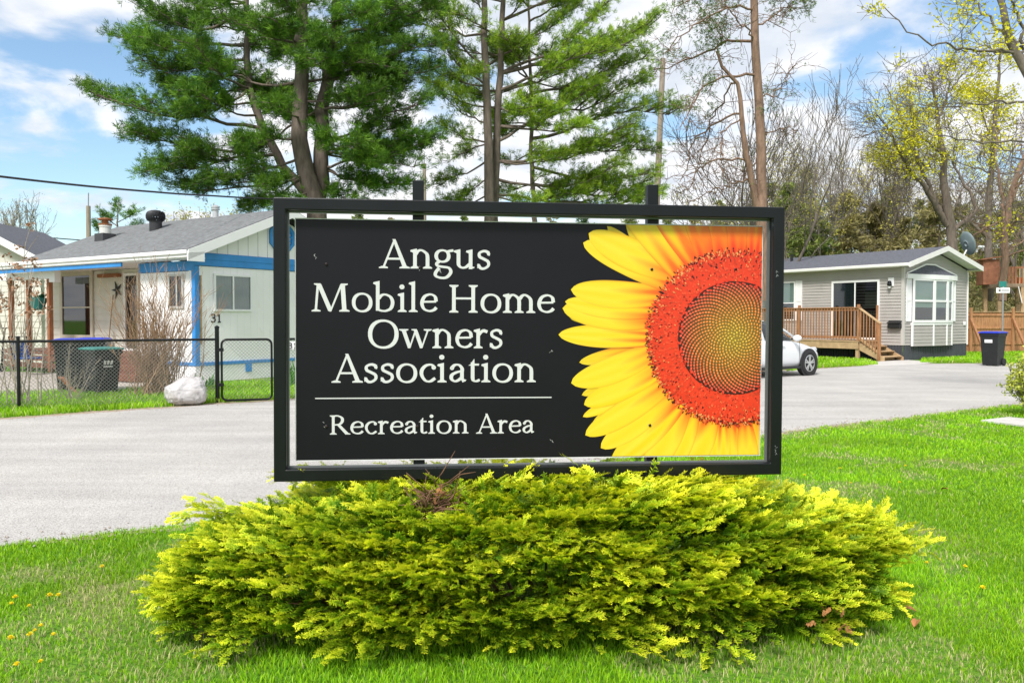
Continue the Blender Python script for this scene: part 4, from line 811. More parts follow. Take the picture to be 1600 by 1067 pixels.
for sx in (-1, 1):
    MB().tube([(sx * .27, -.27, 0), (sx * .27, -.25, .62), (sx * .27, .22, .64)], .014, 6).build('arm', black_metal, pc); MB().tube([(sx * .27, .32, 0), (sx * .27, .2, .45), (sx * .27, .36, 1.02)], .014, 6).build('leg', black_metal, pc)
MB().tube([(-.27, .36, 1.02), (.27, .36, 1.02)], .014, 6).build('top_rail', black_metal, pc)
ks = empty('kick_scooter', LHW(-.55, 8.0, 0), R(20)); tag(ks, 'black scooter with upright handlebar parked by the far left porch post', 'scooter')
MB().tube([(0, 0, .12), (.06, 0, .9), (.10, 0, 1.22)], [.03, .03, .022], 8).build('steering_column', black_plastic, ks); MB().tube([(.10, -.26, 1.24), (.10, 0, 1.22), (.10, .26, 1.24)], .018, 6).build('handlebar', black_plastic, ks)
MB().box((-.75, -.07, .10), (0, .07, .14), .01).build('deck', black_plastic, ks)
for x in (.02, -.78): MB().lathe([(.05, -.02), (.10, -.02), (.10, .02), (.05, .02)], 16, (x, 0, .10), 'y').build('wheel', rubber, ks)
# neighbour shed at far left
NS_ = empty('white_shed', (-18.42, 28.0, 0), R(4)); tag(NS_, 'cream gabled outbuilding with white rake boards at the far left edge', 'shed')
w = MB(); lap(w, 'y', 0, -2.2, 2.5, 0, 3.4, .2, .015, -1); w.add([(-2.2, .0, 3.4), (2.5, .0, 3.4), (.15, .0, 4.6)], [(0, 1, 2)]); w.add([(2.5, 0, 0), (2.5, 5, 0), (2.5, 5, 3.4), (2.5, 0, 3.4)], [(0, 1, 2, 3)]); w.build('wall', cream_siding, NS_, fix=False)
w = MB()
for s in (-1, 1): w.prism([(.15, -.4, 4.92), (.15, -.4, 4.86), (.15 + s * 2.62, -.4, 3.44), (.15 + s * 2.62, -.4, 3.50)], (0, 5.6, 0))
r2 = w.build('roof', shingle_dark, NS_)
w = MB()
for s in (-1, 1): w.prism([(.15, -.43, 4.90), (.15, -.43, 4.66), (.15 + s * 2.64, -.43, 3.20), (.15 + s * 2.64, -.43, 3.47)], (0, .028, 0))
w.build('rake_board', white_trim, r2)
# ================================================================ fence and gate
FA, FB = gnd(30, 641.5), gnd(340, 628.5); fd = (FB - FA); fd.z = 0; fd.normalize(); fn = Vector((-fd.y, fd.x, 0))
FH = 1.13
cf = empty('chain_link_fence', FA); tag(cf, 'black chain link fence with pipe rail along the left yard', 'fence')
def chain(mb, p, q, z0, z1, step=.062, r=.0016):
    L_ = (q - p).length; d = (q - p).normalized(); Hh_ = z1 - z0; n_ = int((L_ + Hh_) / step)
    for s in (1, -1):
        for k in range(n_):
            u0 = k * step - (Hh_ if s > 0 else 0); u1 = u0 + Hh_; a0, b0 = max(u0, 0), min(u1, L_)
            if b0 <= a0: continue
            za_, zb_ = (z0 + (a0 - u0), z0 + (b0 - u0)) if s > 0 else (z1 - (a0 - u0), z1 - (b0 - u0))
            mb.tube([p + d * a0 + Vector((0, 0, za_)) + fn * (.002 * s), p + d * b0 + Vector((0, 0, zb_)) + fn * (.002 * s)], r, 3, cap=False)
l0 = Vector((0, 0, 0)) - fd * 5.5; l1 = FB - FA; l1.z = 0
w = MB(); chain(w, l0, l1, .03, FH - .02, r=.0030); w.build('mesh', wire_m, cf, smooth=True)
MB().tube([l0 + Vector((0, 0, FH)), l1 + Vector((0, 0, FH))], .021, 8).build('top_rail', black_metal, cf)
for p, h, r_ in ((l0, FH + .02, .026), (-fd * 2.8, FH + .02, .026), (Vector((0, 0, 0)), FH + .04, .027), (l1, FH + .20, .038)):
    MB().lathe([(r_, -.3), (r_, h), (r_ * 1.15, h + .005), (r_ * 1.1, h + .03), (r_ * .2, h + .05)], 12, tuple(p)).build('post', black_metal, cf)
GA, GB = gnd(347, 630), gnd(425, 627.5)
gt = empty('fence_gate', GA); tag(gt, 'black chain link garden gate with rounded corners beside the sign frame', 'gate')
gd = GB - GA; gd.z = 0; W_ = gd.length; gd.normalize(); rc = .09; P = []; z0_, z1_ = .05, 1.13
for (cx0, cz0, a0) in ((W_ - rc, z1_ - rc, 90), (W_ - rc, z0_ + rc, 0), (rc, z0_ + rc, -90), (rc, z1_ - rc, -180)):
    for k in range(6): a = R(a0 - 18 * k); P.append(gd * (cx0 + rc * math.cos(a)) + Vector((0, 0, cz0 + rc * math.sin(a))))
P += P[:2]; MB().tube(P, .020, 8, cap=False).build('gate_frame', black_metal, gt, smooth=True)
w = MB(); chain(w, gd * .03, gd * (W_ - .03), z0_ + .03, z1_ - .02, r=.0030); w.build('mesh', wire_m, gt, smooth=True)
for z in (.30, .92): MB().box((-.06, -.03, z), (.03, .03, z + .06), .004).build('hinge', black_metal, gt)
F2 = GB + gd * .10; f2 = empty('chain_link_fence', (F2.x, F2.y, 0)); tag(f2, 'short run of black chain link fence seen in the gap at the panel left edge', 'fence')
w = MB(); chain(w, Vector((0, 0, 0)), fd * 4.5, .03, FH - .02, r=.0030); w.build('mesh', wire_m, f2, smooth=True); MB().tube([Vector((0, 0, FH)), fd * 4.5 + Vector((0, 0, FH))], .021, 8).build('top_rail', black_metal, f2)
for u in (0, 2.2, 4.5): MB().lathe([(.03, -.3), (.03, FH + .05), (.005, FH + .08)], 12, tuple(fd * u)).build('post', black_metal, f2)
np_ = hit(456.5, 540, F2 - fn * .03, fn); q_ = empty('number_plate', np_ , math.atan2(fd.y, fd.x)); tag(q_, 'small white plate with number 31 wired to the fence', 'sign')
MB().box((-.14, -.004, -.07), (.14, .004, .07), .004).build('plate', white_trim, q_); strokes_text(q_, 'house_number', '31', (-.07, -.006, -.05), (1, 0, 0), (0, 0, 1), .10, num_black, (0, -1, 0))
# ================================================================ bins
def bin_(name_loc, rz, H, lidm, label, sc_=1.0):
    b = empty('wheelie_bin', name_loc, rz); tag(b, label, 'bin', 'wheeled refuse bins'); w = MB(); wb, wt, db, dt = .22 * sc_, .28 * sc_, .23 * sc_, .32 * sc_
    ring_ = lambda w_, d_, z, o=0: [(-w_, -d_ + o, z), (w_, -d_ + o, z), (w_, d_ + o, z), (-w_, d_ + o, z)]
    lv = [ring_(wb, db, .03), ring_(wb + .012, db + .02, H * .25), ring_(wt - .012, dt - .01, H * .86), ring_(wt + .012, dt + .01, H * .87), ring_(wt + .015, dt + .015, H * .94)]
    vs = [p for l_ in lv for p in l_]; fs = [(3, 2, 1, 0)]
    for i in range(4):
        for k in range(4): fs.append((i * 4 + k, i * 4 + (k + 1) % 4, i * 4 + 4 + (k + 1) % 4, i * 4 + 4 + k))
    fs.append((16, 17, 18, 19)); w.add(vs, fs); w.build('body', black_plastic, b, bevel=.012)
    w = MB(); w.add(ring_(wt + .03, dt + .035, H * .942) + ring_(wt + .035, dt + .04, H * .975) + ring_(wt - .06, dt - .06, H), [(3, 2, 1, 0), (8, 9, 10, 11)] + [(i * 4 + k, i * 4 + (k + 1) % 4, i * 4 + 4 + (k + 1) % 4, i * 4 + 4 + k) for i in (0, 1) for k in range(4)]); w.build('lid', lidm, b, bevel=.01)
    w = MB(); w.tube([(-.2 * sc_, dt + .09, H * .93), (.2 * sc_, dt + .09, H * .93)], .015, 8); w.tube([(-.2 * sc_, dt, H * .92), (-.2 * sc_, dt + .09, H * .93)], .015, 6); w.tube([(.2 * sc_, dt, H * .92), (.2 * sc_, dt + .09, H * .93)], .015, 6); w.build('handle', black_plastic, b)
    for s in (-1, 1):
        MB().lathe([(.02, -.025), (.11, -.025), (.12, -.015), (.12, .015), (.11, .025), (.02, .025)], 18, (s * (wb + .03), db - .02, .12), 'x').build('wheel', rubber, b)
    w = MB(); zc = H * .62; yf = -(db + (dt - db) * .62) - .010
    return b, yf
blm = M('lid_blue', (.015, .035, .42), .45, .1, 5); tlm = M('lid_teal', (.02, .22, .19), .5, .1, 5)
gA = gnd(112, 612); gB = gnd(146, 611); gC = gnd(159, 616); gD = gnd(1551, 571.5)
bin_((gA.x, gA.y, 0), R(20), 1.10, blm, 'left black bin of the pair with blue lids behind the fence')
bin_((gB.x, gB.y, 0), R(16), 1.11, blm, 'blue-lidded black bin just behind the teal-lidded bin')
b3, y3 = bin_((gC.x, gC.y, 0), R(52), .94, tlm, 'shorter black bin with a teal lid and white recycling mark behind the fence', .95)
w = MB()
for k in range(3): w.prism([(-.09 + .065 * k, -.268, .60), (-.045 + .065 * k, -.268, .60), (-.035 + .065 * k, -.282, .68), (-.08 + .065 * k, -.282, .68)], (0, -.006, 0))
w.prism([(-.09, -.262, .55), (.09, -.262, .55), (.09, -.265, .575), (-.09, -.265, .575)], (0, -.008, 0)); w.build('recycling_mark', white_paint, b3)
b4, y4 = bin_((gD.x, gD.y, 0), R(-52), 1.10, blm, 'black bin with a blue lid standing alone by the road on the right')
MB().prism([(-.13, -.292, .74), (.10, -.292, .74), (.10, -.302, .84), (-.13, -.302, .84)], (0, -.006, 0)).build('sticker', white_paint, b4)
# fallen brown branch by the bins
st_ = gnd(118, 614); o = MB().tube([(-.1, 0, .34), (.0, .02, .32), (.12, 0, .16), (.28, 0, .03)], [.03, .05, .04, .035], 6).build('broken_post', brown_post); o.location = (st_.x, st_.y - .45, 0); tag(o, 'short broken brown wood piece leaning before the black bins', 'wood')
# white bag
bm = bmesh.new(); bmesh.ops.create_icosphere(bm, subdivisions=5, radius=1)
from mathutils import noise as mn
for v in bm.verts:
    c = v.co.copy(); an = math.atan2(c.y, c.x); t_ = max(0, c.z); q = Vector((math.copysign(abs(c.x) ** .66, c.x) * .355, math.copysign(abs(c.y) ** .8, c.y) * .30, math.copysign(abs(c.z) ** .7, c.z) * .205))
    q *= 1 + .07 * mn.noise(c * 1.5) + .025 * mn.noise(c * 4.5)
    rad = mn.noise(Vector((math.cos(an) * 3.2, math.sin(an) * 3.2, c.z * .9))); q *= 1 - (.08 + .08 * t_) * math.exp(-abs(rad) * 9)
    fold = mn.noise(Vector((c.x * 2.2 + 5, c.y * 2.2, c.z * 5.5))); q *= 1 - .05 * math.exp(-abs(fold) * 13) + .018 * mn.noise(c * 11)
    k_ = max(0, c.z - .55) / .45; q.z += .09 * k_ ** 2; q.x += .09 * k_; q.z = max(q.z, -.205); v.co = q + Vector((0, 0, .206))
for k, (x, y, z, r_) in enumerate(((.11, 0, .50, .045),)):
    mt = Matrix.Translation((x, y, z)) @ Matrix.Diagonal((1.0, .8, 1.7, 1)); rr_ = bmesh.ops.create_icosphere(bm, subdivisions=3, radius=r_, matrix=mt)
    for v in rr_['verts']: v.co += (v.co - Vector((x, y, z))) * .35 * mn.noise(v.co * 30)
me = bpy.data.meshes.new('rubbish_bag'); bm.to_mesh(me); bm.free()
bgm = M('bag_plastic', (.60, .585, .575), .35, .10, 5, bump=1, bscale=9, trans=.2, dirt=((.50, .44, .38), 4, .52, .35), spec=.6)
o = link('rubbish_bag', me, bgm, None, True); g_ = gnd(286, 634); o.location = (g_.x, g_.y + .15, 0); o.rotation_euler.z = .5; tag(o, 'full knotted white plastic bag lying on the verge before the fence', 'bag')
# ================================================================ bare shrubs of the left yard
def twigs(name, loc, label, cat, n_, h0, h1, spread, r0, m, seed, lean=(0, 0), heads=None, budm=None, side=5, base=.18):
    rg = random.Random(seed); t_ = empty(name, loc); tag(t_, label, cat); w = MB(); tips = []
    for k in range(n_):
        a = rg.uniform(0, 6.283); e = rg.random() ** .7 * spread; h = rg.uniform(h0, h1) * (1 - .25 * e / max(spread, .01)); b = Vector((rg.gauss(0, base), rg.gauss(0, base), 0)); d = Vector((math.cos(a) * e + lean[0], math.sin(a) * e + lean[1], 1)).normalized(); P = [b]
        for j in range(6): d = (d + Vector((rg.gauss(0, .07), rg.gauss(0, .07), .02 if j < 3 else .04))).normalized(); P.append(P[-1] + d * h / 6)
        r_ = r0 * rg.uniform(.6, 1.2); w.tube(P, [r_ * (1 - .13 * j) for j in range(7)], 4, cap=False); tips.append(P[-1])
        for s in range(side):
            i = rg.randrange(2, 7); p = P[i]; dd = (d + Vector((rg.gauss(0, .45), rg.gauss(0, .45), rg.gauss(.1, .2)))).normalized(); l_ = h * rg.uniform(.10, .28); q = p + dd * l_ * .5; q2 = q + (dd + Vector((rg.gauss(0, .2), rg.gauss(0, .2), .15))).normalized() * l_ * .5
            w.tube([p, q, q2], [r_ * .45, r_ * .35, r_ * .22], 3, cap=False); tips.append(q2)
    w.build('stems', m, t_, smooth=True); return t_, tips
tan_tw = M('twig_tan', (.34, .215, .125), .8, .35, 9, detail=6); pale_tw = M('twig_pale', (.42, .36, .28), .85, .3, 9)
g_ = gnd(247, 618); sh, tp = twigs('dormant_shrub', (g_.x, g_.y, 0), 'tall leafless brown shrub of upright canes behind the white bag', 'shrub', 140, 1.2, 2.75, .58, .012, tan_tw, 11, side=8)
g_ = gnd(28, 634); hs_, tp = twigs('dried_hydrangea', (g_.x, g_.y, 0), 'leggy pale shrub with dried brown flower heads at the left fence post', 'shrub', 20, 1.6, 2.75, .30, .014, pale_tw, 12, side=5)
rg = random.Random(2); dfm = M('dried_flower', (.34, .20, .12), .9, .35, 20)
for p in rg.sample([t_ for t_ in tp if t_.z > 1.5], 36):
    w = MB()
    for k in range(14):
        c = p + Vector((rg.gauss(0, .045), rg.gauss(0, .045), rg.gauss(.02, .03))); a = Vector((rg.gauss(0, 1), rg.gauss(0, 1), rg.gauss(0, 1))).normalized() * .028; b = a.cross(Vector((rg.gauss(0, 1), rg.gauss(0, 1), 1))).normalized() * .024; w.add([c - a, c + b, c + a, c - b], [(0, 1, 2, 3)])
    w.build('flower_head', dfm, hs_, fix=False)
g_ = gnd(70, 634); twigs('low_bare_shrub', (g_.x, g_.y + .8, 0), 'low tangle of bare grey twigs behind the left fence post', 'shrub', 30, .5, 1.15, .75, .008, pale_tw, 14, side=6)
# leafy spring bulbs by the house wall seen past the sign frame
def leafclump(loc, label, n_, h, m, seed):
    rg = random.Random(seed); w = MB()
    for k in range(n_):
        a = rg.uniform(0, 6.28); b = Vector((rg.gauss(0, .14), rg.gauss(0, .14), 0)); hh = h * rg.uniform(.6, 1.1); s = Vector((-math.sin(a), math.cos(a), 0)) * .028; d = Vector((math.cos(a), math.sin(a), 0)) * hh * .35
        w.add([b - s * .5, b + s * .5, b + d * .35 + s + Vector((0, 0, hh * .6)), b + d * .35 - s + Vector((0, 0, hh * .6)), b + d + Vector((0, 0, hh))], [(0, 1, 2, 3), (3, 2, 4)])
    o = w.build('leafy_plant', m, fix=False); o.location = loc; tag(o, label, 'plant'); return o
lm_ = M('bulb_leaf', (.10, .30, .04), .5, .25, 12, trans=.25); g_ = gnd(455, 606); leafclump((g_.x, g_.y, 0), 'upright green bulb leaves by the white wall seen beside the sign panel', 46, .62, lm_, 3)
g_ = gnd(322, 607); leafclump((g_.x, g_.y, 0), 'small tuft of green leaves at the foot of the blue house corner', 18, .34, lm_, 4)
# ================================================================ right home (no. 19)
RO = Vector((14.1, 30.0, 0)); RA = R(33)
def RHW(x, y, z): return RO + Matrix.Rotation(RA, 3, 'Z') @ Vector((x, y, z))
RH = empty('mobile_home', RO, RA); tag(RH, 'taupe sided mobile home with white bay window, dark skirting and wooden deck, number 19', 'house')
RWd, RL = 4.22, 14.5
w = MB(); lap(w, 'x', 0, .06, RL, .54, 3.36, .112, .022, -1); lap(w, 'y', 0, .06, RWd, .54, 3.36, .112, .022, -1)
gs = (4.16 - 3.48) / 2.45
n_ = 6
for k in range(n_):
    z0, z1 = 3.36 + .112 * k, 3.36 + .112 * (k + 1); a = max(0.05, (z0 - 3.36) / gs); b = max(0.05, (z1 - 3.36) / gs)
    if b < 2.08: w.add([(a, -.014, z0), (RWd - a, -.014, z0), (RWd - b, -.001, z1), (b, -.001, z1)], [(0, 1, 2, 3)])
w.add([(RWd, 0, .5), (RWd, RL, .5), (RWd, RL, 3.36), (RWd, 0, 3.36)], [(0, 1, 2, 3)]); w.add([(0, RL, .5), (RWd, RL, .5), (RWd, RL, 3.36), (RWd / 2, RL, 4.05), (0, RL, 3.36)], [(0, 1, 2, 3, 4)])
w.build('wall', tan_siding, RH, fix=False)
ttm = M('tan_trim', (.50, .48, .44), .5, .03, 4); MB().box((-.03, -.03, .54), (.075, .075, 3.36), .004).build('corner_post', ttm, RH); MB().box((RWd - .075, -.028, .54), (RWd + .02, .075, 3.36), .004).build('corner_post', ttm, RH)
w = MB()
for ax, L_ in (('x', RL), ('y', RWd)):
    n_ = int(L_ / .11); vs = []; pts = []
    for k in range(n_): s = L_ * k / n_; d = L_ / n_; pts += [(s, 0), (s + d * .68, 0), (s + d * .76, -.022), (s + d * .92, -.022)]
    pts.append((L_, 0))
    for z in (-.05, .54):
        for s, o in pts: vs.append(pt(ax, -.008 - o * 1.0, s, z) if False else (( -.010 - o, s, z) if ax == 'x' else (s, -.010 - o, z)))
    m_ = len(pts); w.add(vs, [(i, i + 1, m_ + i + 1, m_ + i) for i in range(m_ - 1)])
w.build('skirting', dark_skirt, RH, fix=False)
w = MB(); xe, ze, xa, za = -.34, 3.49, RWd / 2, 4.17
for s in (0, 1):
    X = lambda x: x if s == 0 else RWd - x
    w.add([(X(xe), -.42, ze), (X(xe), RL + .3, ze), (X(xa), RL + .3, za), (X(xa), -.42, za), (X(xe), -.42, ze - .05), (X(xe), RL + .3, ze - .05), (X(xa), RL + .3, za - .05), (X(xa), -.42, za - .05)], [(0, 3, 2, 1), (4, 5, 6, 7), (0, 1, 5, 4), (0, 4, 7, 3), (1, 2, 6, 5)])
rf2 = w.build('roof', shingle_dark, RH)
w = MB()
for s in (0, 1):
    X = lambda x: x if s == 0 else RWd - x
    w.prism([(X(xe), -.445, ze - .17), (X(xa), -.445, za - .17), (X(xa), -.445, za + .012), (X(xe), -.445, ze + .012)], (0, .024, 0))
    w.add([(X(xe), -.42, ze - .16), (X(xa), -.42, za - .16), (X(xa), -.002, za - .16), (X(xe), -.002, ze - .16)], [(0, 1, 2, 3)])
    w.box((X(xe) - .008, -.42, ze - .14), (X(xe + .022) , RL + .3, ze - .004), .003); w.box((X(xe) - .075 * (1 if s == 0 else -1), -.40, ze - .12), (X(xe) - .010 * (1 if s == 0 else -1), RL + .3, ze - .02), .01); w.box((X(xe + .022), -.40, ze - .135), (X(-.002), RL, ze - .12))
w.build('fascia', M('pale_fascia', (.72, .71, .68), .45, .04, 4), rf2)
for v in (6.0, 9.5): MB().lathe([(.06, 0), (.06, .35)], 12, (1.4, v, 3.9)).build('pipe_vent', black_plastic, rf2)
# sliding door, window with shutters on the long side
window(RH, 'x', -.014, -1, .92, 2.95, .72, 2.95, fw=.075, muntin_v=(.5,), curtain=[(.52, .96, .03, .97, M('drape', (.10, .19, .19), .9, .15, 4), True)], gl=dark_glass, proud=.05)
window(RH, 'x', -.014, -1, 4.66, 5.55, 1.42, 3.02, fw=.06, muntin_h=(.45,), curtain=[(.04, .96, .47, .97, blind_m, False)], gl=window_glass)
shm = M('shutter_white', (.80, .80, .80), .5, .03, 5)
def shutter(par, ax, val, s0, s1, z0, z1):
    w = MB(); q = lambda a, b, c, e: [pt(ax, val, a, b), pt(ax, val, c, b), pt(ax, val, c, e), pt(ax, val, a, e)]; d = [0, 0, 0]; d[0 if ax == 'x' else 1] = -.03
    zm = z0 + (z1 - z0) * .5; w.ring(q(s0, z0, s1, z1), q(s0 + .05, z0 + .06, s1 - .05, z1 - .06), d); w.prism(q(s0 + .051, z0 + .061, s1 - .051, zm - .03), [v * .6 for v in d]); w.prism(q(s0 + .051, zm + .03, s1 - .051, z1 - .061), [v * .6 for v in d]); w.prism(q(s0 + .052, zm - .029, s1 - .052, zm + .029), d)
    return w.build('shutter', shm, par)
shutter(RH, 'x', -.016, 4.34, 4.65, 1.42, 3.03); shutter(RH, 'x', -.016, 5.56, 5.87, 1.42, 3.03)
window(RH, 'x', -.014, -1, 9.0, 10.2, 1.42, 2.9, fw=.06, muntin_v=(.5,), gl=dark_glass)
# lamp, mailbox, outlet, number
w = MB(); w.box((-.05, .36, 2.68), (-.014, .58, 3.0), .008); wl = w.build('wall_lamp', white_trim, RH)
w = MB(); w.lathe([(.07, -.16), (.085, -.12), (.06, .0), (.03, .02)], 14, (-.13, .47, 2.86)); w.build('lamp_shade', black_metal, wl); MB().lathe([(.045, -.05), (.05, 0), (.02, .03)], 12, (-.13, .47, 2.66)).build('lamp_glass', M('lamp_glass', (.6, .62, .6), .15, 0), wl)
w = MB(); w.box((-.17, .03, 1.15), (-.016, .52, 1.33), .02); w.prism([(-.19, .02, 1.335), (-.19, .53, 1.335), (-.018, .53, 1.42), (-.018, .02, 1.42)], (0, 0, .015)); w.build('mailbox', black_plastic, RH)
w = MB(); w.box((.20, -.024, 1.74), (.40, -.016, 1.90), .003); nb = w.build('number_plaque', num_black, RH); strokes_text(nb, 'house_number', '19', (.235, -.025, 1.775), (1, 0, 0), (0, 0, 1), .09, white_trim, (0, -1, 0))
w = MB(); w.box((3.95, -.06, 1.25), (4.08, -.016, 1.40), .01); w.build('outlet_cover', white_trim, RH)
w = MB(); w.tube([(4.19, -.05, .5), (4.19, -.05, 3.3)], .025, 6); w.build('downpipe', white_trim, RH)
# bow window
by = [(.46, -.07), (1.68, -.15), (2.58, -.14), (3.04, -.07)]
w = MB(); lap_ = []
for (a, b) in zip(by[:-1], by[1:]):
    n_ = 7; h = (1.36 - .50) / n_; vs = []
    dn = Vector((b[1] - a[1], -(b[0] - a[0]))).normalized()
    for k in range(n_):
        for z, o in ((.50 + k * h, .014), (.50 + k * h + h * .93, .003), (.50 + (k + 1) * h, 0)):
            for p in (a, b): vs.append((p[0] + dn.x * o, p[1] + dn.y * o, z))
    m_ = len(vs) // 2; w.add(vs, [(2 * i, 2 * i + 1, 2 * i + 3, 2 * i + 2) for i in range(m_ - 1)])
w.add([(p[0], p[1], .50) for p in by] + [(3.04, 0, .5), (.46, 0, .5)], [(0, 1, 2, 3, 4, 5)]); w.add([(.46, -.07, .5), (.46, 0, .5), (.46, 0, 1.36), (.46, -.07, 1.36)], [(0, 1, 2, 3)]); w.add([(3.04, -.07, .5), (3.04, 0, .5), (3.04, 0, 1.36), (3.04, -.07, 1.36)], [(0, 1, 2, 3)])
bay = w.build('bay_window', tan_siding, RH, fix=False)
for p in by: MB().box((p[0] - .035, p[1] - .034, .50), (p[0] + .035, p[1] + .02, 1.36), .004).build('corner_strip', white_trim, bay)
def facet(a, b, name):
    a, b = Vector((a[0], a[1], 0)), Vector((b[0], b[1], 0)); d = (b - a).normalized(); nn = Vector((d.y, -d.x, 0)); L_ = (b - a).length; z0, z1 = 1.36, 2.95; zm = z0 + .5 * (z1 - z0)
    P = lambda s, z, o=0: a + d * s + nn * o + Vector((0, 0, z)); q = lambda s0, z0_, s1, z1_, o: [P(s0, z0_, o), P(s1, z0_, o), P(s1, z1_, o), P(s0, z1_, o)]
    w = MB(); w.ring(q(0, z0, L_, z1, .0), q(.075, z0 + .09, L_ - .075, z1 - .06, .0), nn * .05); w.prism(q(.076, zm - .035, L_ - .076, zm + .035, .005), nn * .035); fr = w.build('window', white_trim, bay)
    MB().add(q(.07, z0 + .08, L_ - .07, z1 - .05, .018), [(0, 1, 2, 3)]).build('pane', window_glass, fr)
    MB().add(q(.07, z0 + .08, L_ - .07, z1 - .05, .002), [(0, 1, 2, 3)]).build('dark_room', interior, fr)
    MB().add(q(.10, z0 + .55, L_ - .10, z1 - .06, .006), [(0, 1, 2, 3)]).build('blind', blind_m, fr)
for a, b in zip(by[:-1], by[1:]): facet(a, b, 'w')
w = MB(); top = [(.12, -.10), (1.68, -.22), (2.58, -.21), (3.36, -.10)]
w.prism([(x, y, 2.95) for x, y in top] + [(3.36, -.003, 2.95), (.12, -.003, 2.95)], (0, 0, .17)); w.build('head_board', white_trim, bay); w = MB(); w.prism([(x, y, 1.27) for x, y in [(.44, -.10), (1.68, -.18), (2.59, -.17), (3.06, -.10)]] + [(3.06, -.003, 1.27), (.44, -.003, 1.27)], (0, 0, .088)); w.build('sill_board', white_trim, bay)
w = MB(); hip = [(1.35, -.003, 3.47), (1.95, -.003, 3.47)]; vs = [(x, y, 3.122) for x, y in top] + hip; w.add(vs, [(0, 1, 4), (1, 2, 5, 4), (2, 3, 5)]); w.build('bay_roof', shingle_dark, bay, fix=False)
w = MB(); w.bar((.10, -.06, 3.14), (1.35, -.03, 3.50), .03, .045); w.bar((1.35, -.03, 3.50), (1.95, -.03, 3.50), .03, .045); w.bar((1.95, -.03, 3.50), (3.38, -.06, 3.14), .03, .045); w.build('roof_edge', white_trim, bay)
shutter(RH, 'y', -.016, .13, .455, 1.40, 2.94); shutter(RH, 'y', -.016, 3.045, 3.36, 1.40, 2.94)
# ---- deck
DK = empty('wooden_deck', RHW(-.65, 3.2, 0), RA); tag(DK, 'cedar deck with baluster railing and three steps along the taupe home', 'deck'); dx, dy = -.65, 3.2
def dbox(a, b, bev=.006): return MB().box((a[0] - dx, a[1] - dy, a[2]), (b[0] - dx, b[1] - dy, b[2]), bev)
w = MB(); n_ = 9
for k in range(n_): x = -1.27 + 1.22 * k / n_; w.box((x - dx, .92 - dy, .655), (x + .128 - dx, 6.2 - dy, .69), .004)
w.build('decking', cedar_pale, DK)
w = MB()
w.box((-1.25 - dx, .96 - dy, .40), (-1.21 - dx, 6.2 - dy, .652), .004); w.box((-1.20 - dx, .96 - dy, .42), (-.06 - dx, 1.0 - dy, .652), .004); w.build('fascia_board', cedar_pale, DK)
for y in (1.03, 3.4, 6.1): dbox((-1.21, y - .06, -.05), (-1.09, y + .06, .41)).build('support_post', cedar_pale, DK)
for y, x in ((.98, -1.20), (3.55, -1.20), (6.1, -1.20)): dbox((x - .045, y - .045, .69), (x + .045, y + .045, 2.02), .008).build('railing_post', cedar, DK)
dbox((-.10, .93, -.0), (-.012, 1.02, 2.0), .008).build('railing_post', cedar, DK)
w = MB(); w.box((-1.275 - dx, .90 - dy, 1.885), (-1.135 - dx, 6.2 - dy, 1.923), .005); w.box((-1.225 - dx, 1.03 - dy, 1.79), (-1.185 - dx, 6.1 - dy, 1.884), .004); w.box((-1.225 - dx, 1.03 - dy, .77), (-1.185 - dx, 6.1 - dy, .86), .004)
w.box((-1.225 - dx, 6.1 - dy, 1.79), (-.05 - dx, 6.14 - dy, 1.884), .004); w.build('top_rail', cedar, DK)
for k in range(40):
    y = 1.12 + k * .125
    if abs(y - 3.55) < .06 or y > 6.05: continue
    dbox((-1.262, y - .018, .74), (-1.226, y + .018, 1.884), .003).build('baluster', cedar, DK)
# steps down towards the corner of the home
w = MB()
for k in range(3):
    y1 = .90 - .30 * k; z = .52 - .175 * k; w.box((-1.16 - dx, y1 - .32 - dy, z - .04), (-.05 - dx, y1 - dy, z), .005); w.box((-1.15 - dx, y1 - .03 - dy, z - .17), (-.06 - dx, y1 - .005 - dy, z - .041), .004)
w.build('step', cedar_pale, DK)
w = MB(); w.prism([(-1.20 - dx, .93 - dy, .62), (-1.20 - dx, .93 - dy, .36), (-1.20 - dx, .10 - dy, -.0), (-1.20 - dx, -.05 - dy, .0), (-1.20 - dx, -.05 - dy, .12)], (.04, 0, 0)); w.prism([(-.058 - dx, .93 - dy, .62), (-.058 - dx, .93 - dy, .36), (-.058 - dx, .10 - dy, -.0), (-.058 - dx, -.05 - dy, .0), (-.058 - dx, -.05 - dy, .12)], (.037, 0, 0)); w.build('stringer', cedar_pale, DK)
dbox((-1.245, .10, -.05), (-1.155, .20, 1.36), .008).build('railing_post', cedar, DK)
w = MB(); w.bar((-1.2 - dx, .98 - dy, 1.91), (-1.2 - dx, .10 - dy, 1.33), .13, .036); w.bar((-1.2 - dx, .95 - dy, .80), (-1.2 - dx, .15 - dy, .28), .04, .08); w.build('stair_rail', cedar_pale, DK)
for k in range(6): y = .86 - k * .118; zt = 1.88 - (.98 - y) * .66; dbox((-1.258, y - .018, zt - 1.12), (-1.222, y + .018, zt), .003).build('baluster', cedar, DK)
